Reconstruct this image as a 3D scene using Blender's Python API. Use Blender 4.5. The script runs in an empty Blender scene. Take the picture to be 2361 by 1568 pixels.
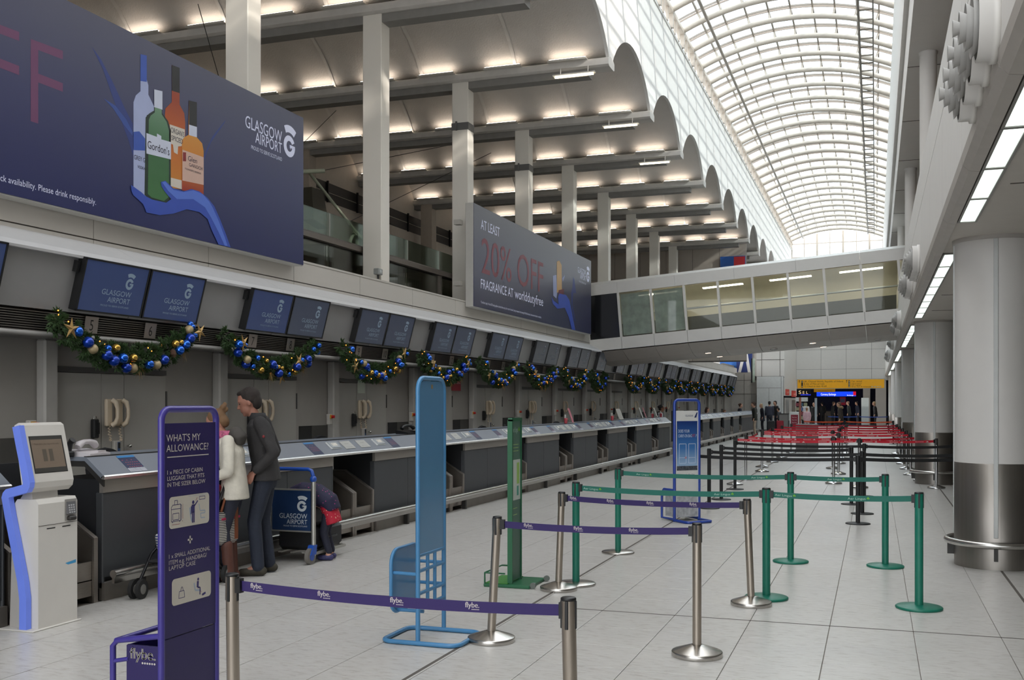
import bpy, math, random
from mathutils import Matrix, Vector
# ---------------------------------------------------------------- camera, sky, sun, exposure
SC = bpy.context.scene
COL = SC.collection
YAW = math.radians(19.237)
cam_d = bpy.data.cameras.new('camera'); CAM = bpy.data.objects.new('camera', cam_d); COL.objects.link(CAM)
cam_d.sensor_fit = 'HORIZONTAL'; cam_d.sensor_width = 36.0; cam_d.lens = 36.0*2400/2361
cam_d.shift_y = 144.0/2361; cam_d.clip_start = 0.05; cam_d.clip_end = 500
CAM.location = (0, 0, 1.72); CAM.rotation_euler = (math.pi/2, 0, YAW)
SC.camera = CAM
W = bpy.data.worlds.new('sky'); SC.world = W; W.use_nodes = True
bg = W.node_tree.nodes['Background']; bg.inputs[0].default_value = (0.93, 0.965, 1.0, 1); bg.inputs[1].default_value = 3.7
sun_d = bpy.data.lights.new('sun', 'SUN'); SUN = bpy.data.objects.new('sun', sun_d); COL.objects.link(SUN)
sun_d.energy = 3.6; sun_d.angle = math.radians(1.0); sun_d.color = (1.0, 0.94, 0.86)
SUN.rotation_euler = Vector((-1.0, 0.30, -0.60)).to_track_quat('-Z', 'Y').to_euler()
SUN.location = (20, 0, 30)
SC.view_settings.view_transform = 'Standard'; SC.view_settings.look = 'None'
SC.view_settings.gamma = 1.0; SC.view_settings.use_curve_mapping = False
SC.view_settings.exposure = 0.0
SC.cycles.max_bounces = 5; SC.cycles.diffuse_bounces = 4; SC.cycles.glossy_bounces = 3; SC.cycles.transmission_bounces = 3; SC.cycles.transparent_max_bounces = 14
SC.cycles.use_adaptive_sampling = True; SC.cycles.adaptive_threshold = 0.1
SC.cycles.use_denoising = True
SC.cycles.sample_clamp_indirect = 8.0
SC.cycles.caustics_reflective = False; SC.cycles.caustics_refractive = False
# ---------------------------------------------------------------- materials
MATS = {}
def rgb(c):
    "sRGB 0-255 triple to linear"
    out = []
    for q in c:
        q = q/255.0
        out.append(q/12.92 if q <= .04045 else ((q+.055)/1.055)**2.4)
    return tuple(out)
def mat(name, col, rough=.5, metal=0.0, var=0.04, scale=6.0, bump=0.0, bscale=60.0, emit=0.0, ecol=None, spec=.5, coat=0.0, alpha=1.0, stretch=None, var2=None):
    if name in MATS: return MATS[name]
    m = bpy.data.materials.new(name); m.use_nodes = True; MATS[name] = m
    nt = m.node_tree; N = nt.nodes; L = nt.links
    b = N['Principled BSDF']; c = rgb(col)
    b.inputs['Roughness'].default_value = rough; b.inputs['Metallic'].default_value = metal
    b.inputs['Specular IOR Level'].default_value = spec
    b.inputs['Coat Weight'].default_value = coat
    b.inputs['Alpha'].default_value = alpha
    tc = N.new('ShaderNodeTexCoord'); src = tc.outputs['Object']
    if stretch:
        mp = N.new('ShaderNodeMapping'); mp.inputs['Scale'].default_value = stretch; L.new(src, mp.inputs[0]); src = mp.outputs[0]
    n = N.new('ShaderNodeTexNoise'); n.inputs['Scale'].default_value = scale; n.inputs['Detail'].default_value = 4
    L.new(src, n.inputs['Vector'])
    r = N.new('ShaderNodeMapRange'); r.inputs[1].default_value = .3; r.inputs[2].default_value = .7
    r.inputs[3].default_value = 1-var; r.inputs[4].default_value = 1+var
    L.new(n.outputs['Fac'], r.inputs[0])
    mx = N.new('ShaderNodeVectorMath'); mx.operation = 'SCALE'; mx.inputs[0].default_value = c
    L.new(r.outputs[0], mx.inputs['Scale']); L.new(mx.outputs[0], b.inputs['Base Color'])
    if bump:
        n2 = N.new('ShaderNodeTexNoise'); n2.inputs['Scale'].default_value = bscale; n2.inputs['Detail'].default_value = 3
        L.new(src, n2.inputs['Vector'])
        bp = N.new('ShaderNodeBump'); bp.inputs['Strength'].default_value = bump; bp.inputs['Distance'].default_value = .02
        L.new(n2.outputs['Fac'], bp.inputs['Height']); L.new(bp.outputs[0], b.inputs['Normal'])
    if emit:
        b.inputs['Emission Color'].default_value = (*(rgb(ecol) if ecol else c), 1); b.inputs['Emission Strength'].default_value = emit
    return m
def glass(name, tint=(235, 245, 240), gloss=.12, rough=.02, haze=0.0):
    if name in MATS: return MATS[name]
    m = bpy.data.materials.new(name); m.use_nodes = True; MATS[name] = m
    nt = m.node_tree; N = nt.nodes; L = nt.links; N.remove(N['Principled BSDF'])
    t = N.new('ShaderNodeBsdfTransparent'); t.inputs[0].default_value = (*rgb(tint), 1)
    g = N.new('ShaderNodeBsdfGlossy'); g.inputs['Roughness'].default_value = rough
    f = N.new('ShaderNodeFresnel'); f.inputs[0].default_value = 1.45
    mu = N.new('ShaderNodeMath'); mu.operation = 'MULTIPLY'; mu.inputs[1].default_value = gloss/.04*.5
    L.new(f.outputs[0], mu.inputs[0]); mu.use_clamp = True
    mix = N.new('ShaderNodeMixShader'); L.new(mu.outputs[0], mix.inputs[0]); L.new(t.outputs[0], mix.inputs[1]); L.new(g.outputs[0], mix.inputs[2])
    last = mix
    if haze:
        d = N.new('ShaderNodeBsdfDiffuse'); d.inputs[0].default_value = (.75, .8, .78, 1)
        mh = N.new('ShaderNodeMixShader'); mh.inputs[0].default_value = haze
        L.new(mix.outputs[0], mh.inputs[1]); L.new(d.outputs[0], mh.inputs[2]); last = mh
    L.new(last.outputs[0], N['Material Output'].inputs[0])
    return m
def floor_mat():
    m = mat('floor_tile', (205, 201, 196), rough=.3, var=.03, scale=1.6)
    nt = m.node_tree; N = nt.nodes; L = nt.links; b = N['Principled BSDF']
    b.inputs['Specular IOR Level'].default_value = .45
    tc = N.new('ShaderNodeTexCoord'); g = N.new('ShaderNodeNewGeometry')
    mp = N.new('ShaderNodeMapping'); mp.inputs['Scale'].default_value = (1.0, 3.2, 1); mp.inputs['Rotation'].default_value = (0, 0, .9)
    L.new(g.outputs['Position'], mp.inputs[0])
    n = N.new('ShaderNodeTexNoise'); n.inputs['Scale'].default_value = 9; n.inputs['Detail'].default_value = 6; n.inputs['Roughness'].default_value = .65
    L.new(mp.outputs[0], n.inputs['Vector'])
    cr = N.new('ShaderNodeValToRGB'); e = cr.color_ramp.elements
    e[0].position = .28; e[0].color = (*rgb((164, 157, 150)), 1); e[1].position = .46; e[1].color = (*rgb((195, 192, 187)), 1)
    e2 = cr.color_ramp.elements.new(.72); e2.color = (*rgb((205, 203, 199)), 1)
    L.new(n.outputs['Fac'], cr.inputs[0])
    n3 = N.new('ShaderNodeTexNoise'); n3.inputs['Scale'].default_value = .55; n3.inputs['Detail'].default_value = 3; L.new(g.outputs['Position'], n3.inputs['Vector'])
    r3 = N.new('ShaderNodeMapRange'); r3.inputs[1].default_value = .3; r3.inputs[2].default_value = .7; r3.inputs[3].default_value = .93; r3.inputs[4].default_value = 1.04
    L.new(n3.outputs['Fac'], r3.inputs[0])
    v = N.new('ShaderNodeVectorMath'); v.operation = 'SCALE'; L.new(cr.outputs[0], v.inputs[0]); L.new(r3.outputs[0], v.inputs['Scale'])
    L.new(v.outputs[0], b.inputs['Base Color'])
    return m
def grad_mat(name, stops, axis=2, lo=0.0, hi=1.0, rough=.35, emit=0.0):
    "printed graphic whose ink changes along one object axis"
    if name in MATS: return MATS[name]
    m = bpy.data.materials.new(name); m.use_nodes = True; MATS[name] = m
    nt = m.node_tree; N = nt.nodes; L = nt.links; b = N['Principled BSDF']
    tc = N.new('ShaderNodeTexCoord'); s = N.new('ShaderNodeSeparateXYZ'); L.new(tc.outputs['Object'], s.inputs[0])
    r = N.new('ShaderNodeMapRange'); r.inputs[1].default_value = lo; r.inputs[2].default_value = hi; L.new(s.outputs[axis], r.inputs[0])
    cr = N.new('ShaderNodeValToRGB'); els = cr.color_ramp.elements
    while len(els) < len(stops): els.new(.5)
    for el, (p, c) in zip(els, stops): el.position = p; el.color = (*rgb(c), 1)
    L.new(r.outputs[0], cr.inputs[0]); L.new(cr.outputs[0], b.inputs['Base Color']); b.inputs['Roughness'].default_value = rough
    if emit: L.new(cr.outputs[0], b.inputs['Emission Color']); b.inputs['Emission Strength'].default_value = emit
    return m
ORD = ['nearest', 'second', 'third', 'fourth', 'fifth', 'sixth', 'seventh', 'eighth', 'ninth', 'tenth', 'eleventh', 'twelfth', 'thirteenth', 'fourteenth', 'fifteenth', 'sixteenth', 'seventeenth', 'eighteenth', 'nineteenth', 'twentieth']
def numw(n):
    u = 'zero one two three four five six seven eight nine ten eleven twelve thirteen fourteen fifteen sixteen seventeen eighteen nineteen'.split()
    return u[n] if n < 20 else ['twenty', 'thirty', 'forty'][n//10-2]+('-'+u[n % 10] if n % 10 else '')
# ---------------------------------------------------------------- mesh building
class MB:
    def __init__(s): s.v = []; s.f = []; s.sm = []; s.M = None
    def add(s, vs, fs, smooth=False, M=None):
        o = len(s.v)
        for p in vs:
            p = Vector(p)
            if M is not None: p = M @ p
            if s.M is not None: p = s.M @ p
            s.v.append(p)
        for f in fs: s.f.append([i+o for i in f]); s.sm.append(smooth)
        return s
    def box(s, x0, x1, y0, y1, z0, z1, M=None):
        vs = [(x0,y0,z0),(x1,y0,z0),(x1,y1,z0),(x0,y1,z0),(x0,y0,z1),(x1,y0,z1),(x1,y1,z1),(x0,y1,z1)]
        return s.add(vs, [(0,3,2,1),(4,5,6,7),(0,1,5,4),(1,2,6,5),(2,3,7,6),(3,0,4,7)], False, M)
    def rbox(s, x0, x1, y0, y1, z0, z1, b=.01, M=None):
        "box with chamfered edges"
        vs = []; fs = []
        xs = (x0, x1); ys = (y0, y1); zs = (z0, z1); idx = {}
        sg = lambda k: 1 if k == 0 else -1
        for i in range(2):
            for j in range(2):
                for k in range(2):
                    for a in range(3):
                        p = [xs[i], ys[j], zs[k]]
                        off = [sg(i)*b, sg(j)*b, sg(k)*b]
                        for q in range(3):
                            if q != a: p[q] += off[q]
                        idx[i,j,k,a] = len(vs); vs.append(p)
        I = lambda i,j,k,a: idx[i,j,k,a]
        for k in range(2): 
            f = [I(0,0,k,2), I(1,0,k,2), I(1,1,k,2), I(0,1,k,2)]; fs.append(f if k else f[::-1])
            f = [I(0,k,0,1), I(1,k,0,1), I(1,k,1,1), I(0,k,1,1)]; fs.append(f if not k else f[::-1])
            f = [I(k,0,0,0), I(k,1,0,0), I(k,1,1,0), I(k,0,1,0)]; fs.append(f if k else f[::-1])
        for a, b2, c in ((0,1,2),(1,2,0),(2,0,1)):
            for j in range(2):
                for k in range(2):
                    def key(i, m):
                        q = [0,0,0]; q[a] = i; q[b2] = j; q[c] = k; return I(*q, m)
                    f = [key(0,b2), key(1,b2), key(1,c), key(0,c)]
                    fs.append(f)
        for i in range(2):
            for j in range(2):
                for k in range(2): fs.append([I(i,j,k,0), I(i,j,k,1), I(i,j,k,2)])
        return s.add(vs, fs, False, M)
    def quad(s, a, b, c, d, M=None): return s.add([a,b,c,d], [(0,1,2,3)], False, M)
    def poly(s, pts, M=None): return s.add(pts, [tuple(range(len(pts)))], False, M)
    def prism(s, prof, axis, a0, a1, M=None, smooth=False, caps=True):
        "closed 2D profile swept along axis: 0 x:(y,z) 1 y:(x,z) 2 z:(x,y)"
        n = len(prof); vs = []
        for a in (a0, a1):
            for (p, q) in prof:
                vs.append((a,p,q) if axis == 0 else (p,a,q) if axis == 1 else (p,q,a))
        o = len(s.f)
        s.add(vs, [(i, (i+1) % n, n+(i+1) % n, n+i) for i in range(n)], smooth, M)
        if caps: s.add(vs, [tuple(range(n-1,-1,-1)), tuple(range(n, 2*n))], False, M)
        return s
    def strip(s, prof, axis, a0, a1, M=None, smooth=False):
        n = len(prof); vs = []
        for a in (a0, a1):
            for (p, q) in prof:
                vs.append((a,p,q) if axis == 0 else (p,a,q) if axis == 1 else (p,q,a))
        return s.add(vs, [(i, i+1, n+i+1, n+i) for i in range(n-1)], smooth, M)
    def tube(s, path, r, n=8, closed=False, caps=True, M=None):
        path = [Vector(p) for p in path]; k = len(path)
        rs = r if isinstance(r, (list, tuple)) else [r]*k
        vs = []; fs = []; up = None
        for i, p in enumerate(path):
            if closed: t = path[(i+1) % k]-path[i-1]
            else: t = path[min(i+1,k-1)]-path[max(i-1,0)]
            t.normalize()
            if up is None:
                up = Vector((0,0,1)) if abs(t.z) < .9 else Vector((1,0,0))
            side = t.cross(up); 
            if side.length < 1e-6: side = t.orthogonal()
            side.normalize(); up = side.cross(t).normalized()
            for j in range(n):
                a = 2*math.pi*j/n
                vs.append(p+(side*math.cos(a)+up*math.sin(a))*rs[i])
        m = k if closed else k-1
        for i in range(m):
            for j in range(n):
                fs.append((i*n+j, i*n+(j+1) % n, ((i+1) % k)*n+(j+1) % n, ((i+1) % k)*n+j))
        s.add(vs, fs, True, M)
        if caps and not closed:
            s.add(vs[:n], [tuple(range(n-1,-1,-1))], False, M); s.add(vs[-n:], [tuple(range(n))], False, M)
        return s
    def cyl(s, p0, p1, r0, r1=None, n=16, caps=True, M=None):
        return s.tube([p0, p1], [r0, r0 if r1 is None else r1], n, False, caps, M)
    def lathe(s, prof, n=24, c=(0,0,0), M=None, a0=0.0, a1=2*math.pi, smooth=True):
        "profile of (r,z) about the z axis through c"
        full = abs(a1-a0-2*math.pi) < 1e-6; k = len(prof); vs = []; fs = []
        cnt = n if full else n+1
        for i in range(cnt):
            a = a0+(a1-a0)*i/n
            for (r, z) in prof: vs.append((c[0]+r*math.cos(a), c[1]+r*math.sin(a), c[2]+z))
        for i in range(n):
            i2 = (i+1) % cnt
            for j in range(k-1): fs.append((i*k+j, i2*k+j, i2*k+j+1, i*k+j+1))
        return s.add(vs, fs, smooth, M)
    def ball(s, c, r, n=12, m=8, M=None, sc=(1,1,1)):
        prof = [(max(1e-4, r*math.sin(math.pi*j/m)), -r*math.cos(math.pi*j/m)) for j in range(m+1)]
        T = Matrix.Translation(c) @ Matrix.Diagonal((*sc, 1))
        return s.lathe(prof, n, (0,0,0), T if M is None else M @ T)
    def mesh(s, name, m=None):
        me = bpy.data.meshes.new(name); me.from_pydata([tuple(p) for p in s.v], [], s.f); me.update()
        if any(s.sm): me.polygons.foreach_set('use_smooth', s.sm)
        if m: me.materials.append(m)
        return me
    def build(s, name, m, parent=None, loc=None, rz=None):
        o = bpy.data.objects.new(name, s.mesh(name, m)); COL.objects.link(o)
        if parent is not None: o.parent = parent
        if loc is not None: o.location = loc
        if rz is not None: o.rotation_euler[2] = rz
        return o
def inst(me, name, parent=None, loc=(0,0,0), rz=0.0):
    o = bpy.data.objects.new(name, me); COL.objects.link(o); o.parent = parent; o.location = loc; o.rotation_euler[2] = rz
    return o
def tag(o, label, cat, group=None, kind=None):
    o['label'] = label; o['category'] = cat
    if group: o['group'] = group
    if kind: o['kind'] = kind
    return o
def struct(o, label, cat): return tag(o, label, cat, kind='structure')
def thing(name, label, cat, loc=(0,0,0), rz=0.0, group=None):
    o = bpy.data.objects.new(name, None); COL.objects.link(o); o.empty_display_size = .1
    o.location = loc; o.rotation_euler = (0,0,rz)
    return tag(o, label, cat, group)
def copy_tree(o, loc=None, rz=None, label=None, parent=None):
    c = o.copy(); COL.objects.link(c); c.parent = parent
    if loc is not None: c.location = loc
    if rz is not None: c.rotation_euler[2] = rz
    if label: c['label'] = label
    for ch in list(o.children): copy_tree(ch, parent=c)
    return c
# ---------------------------------------------------------------- lettering
_T = {}
def text_geo(t, ls=1.0):
    k = (t, ls)
    if k not in _T:
        cu = bpy.data.curves.new('t', 'FONT'); cu.body = t; cu.size = 1.0; cu.space_character = ls; cu.resolution_u = 3
        ob = bpy.data.objects.new('t', cu)
        me = ob.to_mesh(); vs = [(p.co.x, p.co.y) for p in me.vertices]; fs = [tuple(p.vertices) for p in me.polygons]
        ob.to_mesh_clear(); bpy.data.objects.remove(ob); bpy.data.curves.remove(cu)
        xs = [p[0] for p in vs] or [0]
        _T[k] = (vs, fs, min(xs), max(xs))
    return _T[k]
def put_text(mb, t, org, right, up, size=None, width=None, align='L', ls=1.0, hs=1.0):
    "flat lettering; org = baseline point, right/up = unit vectors; width squeezes it to a set width"
    vs, fs, x0, x1 = text_geo(t, ls)
    if not vs: return
    org = Vector(org); right = Vector(right); up = Vector(up)
    sx = size*hs if size else None
    if width: sx = width/(x1-x0)
    if size is None: size = sx
    w = (x1-x0)*sx; off = {'L': 0, 'C': -w/2, 'R': -w}[align]
    mb.add([org+right*((x-x0)*sx+off)+up*(y*size) for (x, y) in vs], fs)
def ring2(r0, r1, a0, a1, n=16):
    out = []
    for i in range(n):
        a = math.radians(a0+(a1-a0)*i/n); b = math.radians(a0+(a1-a0)*(i+1)/n)
        out.append([(r0*math.cos(a), r0*math.sin(a)), (r1*math.cos(a), r1*math.sin(a)), (r1*math.cos(b), r1*math.sin(b)), (r0*math.cos(b), r0*math.sin(b))])
    return out
def put_logo(mb, org, right, up, h, n=20):
    "ringed capital with an arc above it, h = full height, org = bottom centre"
    org = Vector(org); right = Vector(right); up = Vector(up); r = h/2.95
    polys = ring2(.5, 1.0, 28, 355, n) + [[(.05,-.12),(1.0,-.12),(.98,.16),(.05,.16)], [(.05,-.12),(.05,.16),(.3,-.3)]]
    polys += ring2(1.28, 1.95, 52, 118, 8)
    for p in polys: mb.poly([org+up*r+right*(x*r)+up*(y*r) for (x, y) in p])
# ================================================================ THE SETTING
M_white = mat('white_paint', (214, 211, 206), .55, var=.015)
M_arc = mat('white_render', (214, 213, 210), .8, var=.02, bump=.25, bscale=90)
M_vault = mat('vault_plaster', (206, 202, 197), .8, var=.03, scale=3, bump=.35, bscale=30)
M_panel = mat('wall_panel', (190, 185, 177), .5, var=.02, scale=1.5)
M_colw = mat('column_paint', (226, 221, 211), .45, var=.02, scale=2)
M_beam = mat('beam_grey', (200, 196, 190), .6, var=.05)
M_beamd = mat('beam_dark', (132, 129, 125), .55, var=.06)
M_steel = mat('brushed_steel', (186, 183, 178), .32, .95, var=.06, scale=3, stretch=(40, 40, .4))
M_steelh = mat('steel_rail', (196, 194, 190), .24, .95, var=.04)
M_black = mat('black_plastic', (22, 22, 23), .45, var=.1)
M_dark = mat('dark_metal', (54, 52, 50), .5, .3, var=.08)
M_joint = mat('joint_dark', (92, 86, 80), .8, var=.1)
M_rib = mat('skylight_paint', (194, 184, 172), .4, var=.03)
M_grey = mat('soffit_grey', (168, 163, 157), .6, var=.02)
M_floor = floor_mat()
M_grout = mat('grout', (118, 111, 104), .9, var=.1)
G_sky = glass('skylight_glass', (226, 236, 240), .02)
G_bal = glass('balustrade_glass', (230, 242, 235), .06)
G_dark = glass('shopfront_glass', (232, 236, 229), .07)
G_bridge = glass('bridge_glass', (238, 241, 237), .05)
# ---- floor: slab, tiles, joint strips
def proj(X, Y, Z):
    d = -X*math.sin(YAW)+Y*math.cos(YAW)
    if d < .1: return None
    return (1180.5+2400*(X*math.cos(YAW)+Y*math.sin(YAW))/d, 928-(Z-1.72)/d*2400, d)
fb = MB().box(-8.6, 7.2, -9, 95, -.2, -.006); FLOOR = struct(fb.build('floor', M_grout), 'pale stone tile floor of the check-in hall', 'floor')
tm = MB(); h = .2975
tm.add([(-h,-h,-.006),(h,-h,-.006),(h,h,-.006),(-h,h,-.006),(-h,-h,-.001),(h,-h,-.001),(h,h,-.001),(-h,h,-.001),(-h+.003,-h+.003,0),(h-.003,-h+.003,0),(h-.003,h-.003,0),(-h+.003,h-.003,0)],
       [(0,1,5,4),(1,2,6,5),(2,3,7,6),(3,0,4,7),(4,5,9,8),(5,6,10,9),(6,7,11,10),(7,4,8,11),(8,9,10,11)])
TILE = tm.mesh('tile', M_floor)
cells = []
for i in range(-11, 11):
    for j in range(-10, 138):
        X = .27+.6*i+.3; Y = 8.37+.6*j+.3; p = proj(X, Y, 0)
        vis = p is not None and -60 < p[0] < 2420 and p[1] < 1620
        cells.append((p[2] if vis else 1e3+abs(Y), X, Y))
cells.sort()
for c in cells[:300]: inst(TILE, 'tile', FLOOR, (c[1], c[2], 0))
tf = MB()
for c in cells[300:]:
    X, Y = c[1], c[2]
    tf.add([(X-h,Y-h,-.006),(X+h,Y-h,-.006),(X+h,Y+h,-.006),(X-h,Y+h,-.006),(X-h,Y-h,0),(X+h,Y-h,0),(X+h,Y+h,0),(X-h,Y+h,0)], [(0,1,5,4),(1,2,6,5),(2,3,7,6),(3,0,4,7),(4,5,6,7)])
o = tf.build('tile_field', M_floor, FLOOR); o['kind'] = 'stuff'
for X in (1.216, -2.76):
    MB().box(X-.012, X+.012, -5, 90, -.004, .0015).build('joint_strip', M_joint, FLOOR)
MB().box(-6.2, 1.2, 8.36, 8.38, -.004, .001).build('joint_strip', M_joint, FLOOR)
# ---- back wall behind the desks
wb = MB().box(-8.75, -8.49, -9, 66, 0, 2.45); WL = struct(wb.build('wall_left', mat('desk_back_wall', (150, 146, 140), .5, var=.02)), 'grey panelled wall of doors behind the check-in desks', 'wall')
# ---- upper wall and parapet above the canopy, with separate cladding panels
wu = MB().box(-8.72, -8.27, -9, 66, 2.45, 3.84); WU = struct(wu.build('wall_left_upper', M_joint), 'pale clad parapet wall above the check-in canopy', 'wall')
ys = [-3.3+2.124*k for k in range(0, 34)]
for k in range(len(ys)-1):
    a, b = ys[k]+.006, ys[k+1]-.006
    MB().box(-8.27, -8.25, a, b, 3.40, 3.535).build('cladding_panel', M_panel, WU)
    MB().box(-8.27, -8.25, a, b, 3.55, 3.87).build('cladding_panel', M_panel, WU)
MB().box(-8.75, -8.24, -9, 66, 3.855, 3.885).build('capping', M_panel, WU)
# ---- upper hall: floor, back wall, end wall
uf = MB().box(-15.9, -8.75, -9, 66, 3.3, 3.6); struct(uf.build('floor_upper', mat('upper_floor', (166, 160, 152), .6)), 'upper concourse floor behind the glass balustrade', 'floor')
bw = MB().box(-15.9, -15.6, -9, 52, 3.6, 10.6); BW = struct(bw.build('wall_back', mat('upper_wall', (200, 190, 178), .6, var=.03)), 'beige wall at the back of the upper concourse', 'wall')
for k in range(26):
    y = 3+1.9*k
    MB().box(-15.6, -15.56, y+.03, y+1.87, 7.78, 8.04).build('grille_panel', M_dark, BW)
    MB().box(-15.6, -15.56, y+.03, y+1.87, 8.08, 8.34).build('grille_panel', M_dark, BW)
    MB().box(-15.56, -15.5, y-.02, y+.03, 7.74, 8.38).build('grille_post', M_black, BW)
M_curt = mat('pleated_green', (148, 152, 128), .8, var=.08)
for k in range(22):
    y = 24+.95*k; m = MB()
    for q in range(5): m.prism([(-15.59, y+.18*q+.01), (-15.50, y+.18*q+.05), (-15.50, y+.18*q+.13), (-15.59, y+.18*q+.17)], 2, 4.6, 6.1)
    m.build('ribbed_panel', M_curt, BW)
we = MB().box(-15.6, -5.6, 48.7, 48.95, 3.6, 9.3); WE = struct(we.build('wall_end_upper', M_joint), 'panelled end wall of the upper concourse behind the bridge', 'wall')
for k in range(8):
    for zz in ((3.65, 6.0), (6.02, 7.6), (7.62, 9.3)):
        x = -15.5+1.24*k; MB().box(x+.008, x+1.232, 48.68, 48.7, zz[0], zz[1]-.0).build('cladding_panel', mat('upper_panel', (178, 168, 157), .55, var=.03), WE)
# ---- barrel vaulted concourse ceiling
BY = [21.45+4.25*k for k in range(-7, 13)]
XA, XB = -5.27, -15.6
ceil = MB().box(-15.9, XA-.2, -9.5, 73, 10.55, 10.7)
CE = struct(ceil.build('ceiling', M_vault), 'row of shallow plaster vaults over the upper concourse', 'ceiling')
def arc(y0, y1, z0, rise, n=14):
    hw = (y1-y0)/2; R = (hw*hw+rise*rise)/(2*rise); cz = z0+rise-R; a = math.asin(hw/R); c = (y0+y1)/2
    return [(c+R*math.sin(-a+2*a*i/n), cz+R*math.cos(-a+2*a*i/n)) for i in range(n+1)]
ZS, RISE = 8.95, 1.02
pr = arc(BY[0]+.12, BY[1]-.12, ZS, RISE); pr = [(p-BY[0], q) for p, q in pr]
VS = MB().strip(pr+[(p, q+.08) for p, q in pr[::-1]]+[pr[0]], 0, XB, XA-.02, smooth=True).mesh('vault_shell', M_vault)
pr2 = arc(.125, 4.125, ZS-.006, RISE); pr3 = [(p, q-.022) for p, q in pr2]
SR = MB().strip(pr3+pr2[::-1]+[pr3[0]], 0, -.035, .035).mesh('seam_rib', M_white)
pr4 = arc(.125, 4.125, ZS-.004, RISE)[2:6]; pr5 = [(p, q-.012) for p, q in pr4]
SL = MB().prism(pr5+pr4[::-1], 0, -.03, .03).mesh('air_slot', M_black)
bm = MB().prism([(-.26, 8.93), (-.26, 8.80), (-.19, 8.77), (.19, 8.77), (.26, 8.80), (.26, 8.93), (.1, 9.0), (-.1, 9.0)], 0, XB, XA+.01)
BEAM = bm.mesh('beam_flange', M_beam)
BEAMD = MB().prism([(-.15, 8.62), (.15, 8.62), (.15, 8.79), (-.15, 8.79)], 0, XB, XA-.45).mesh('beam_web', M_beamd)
for k in range(len(BY)-1):
    y = BY[k]; s = inst(VS, 'vault_shell', CE, (0, y, 0))
    if k >= 3:
        for q, x in enumerate((-7.35, -9.55, -11.75, -13.95)): inst(SR, 'seam_rib', CE, (x, y, 0))
        inst(SL, 'air_slot', CE, (-8.95 if k % 2 == 0 else -13.1, y, 0))
for k, y in enumerate(BY):
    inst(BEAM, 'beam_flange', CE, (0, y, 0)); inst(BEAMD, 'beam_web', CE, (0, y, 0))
# uplights along every visible beam
M_tube = mat('warm_tube', (255, 232, 205), .4, emit=7.5, ecol=(255, 240, 224))
M_tubec = mat('light_housing', (200, 196, 188), .5)
tu = MB().box(-.40, .40, -.335, -.285, 8.945, 8.985).mesh('lamp_tube', M_tube)
th = MB().prism([(-.36, 8.93), (-.255, 8.93), (-.255, 8.945), (-.345, 8.945), (-.345, 8.97), (-.36, 8.97)], 0, -.43, .43).mesh('housing', M_tubec)
for k, y in enumerate(BY[4:14]):
    for q, x in enumerate((-6.14, -7.6, -9.15, -10.6, -12.1, -13.6, -15.0)):
        t = thing('uplight', f'warm linear uplight, {ORD[q]} from the arches on the {ORD[k]} vault beam in view', 'light', (x, y, 0), group=f'uplights of the {ORD[k]} vault beam')
        inst(tu, 'lamp_tube', t); inst(th, 'housing', t)
# pairs of bare tubes hung under the beam ends
M_tubew = mat('white_tube', (255, 248, 225), .4, emit=9.0, ecol=(255, 240, 205))
tb = MB().box(-.42, .42, -.30, -.26, 8.60, 8.63).mesh('lamp_tube', M_tubew); tb2 = MB().box(-.46, .46, -.34, -.22, 8.635, 8.66).mesh('batten', M_tubec)
tr = MB().cyl((-.3, -.28, 8.66), (-.3, -.28, 8.80), .012, n=6).mesh('hanger', M_beam)
for k in (7, 8, 9):
    t = thing('batten_light', f'white tube batten hung at the arch end of the {ORD[k-4]} vault beam', 'light', (-6.0, BY[k], 0))
    inst(tb, 'lamp_tube', t); inst(tb2, 'batten', t); inst(tr, 'hanger', t); inst(tr, 'hanger', t, (.6, 0, 0))
# ---- white arcade wall with scalloped lower edge
aw = MB(); prof = []
for k in range(len(BY)-1):
    a = arc(BY[k]+.09, BY[k+1]-.09, ZS-.06, RISE-.02, 16); prof += a
for face, X in ((1, XA), (-1, XA-.07)):
    for i in range(len(prof)-1):
        (y0, z0), (y1, z1) = prof[i], prof[i+1]
        q = [(X,y0,z0), (X,y1,z1), (X,y1,11.85), (X,y0,11.85)]
        aw.poly(q if face > 0 else q[::-1])
for i in range(len(prof)-1):
    (y0, z0), (y1, z1) = prof[i], prof[i+1]; aw.poly([(XA-.07,y0,z0), (XA-.07,y1,z1), (XA,y1,z1), (XA,y0,z0)])
aw.box(XA-.27, XA+.03, BY[0], BY[-1], 11.85, 11.93)
struct(aw.build('wall_arcade', M_arc), 'bright white rendered wall with scalloped arches below the skylight', 'wall')
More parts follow.
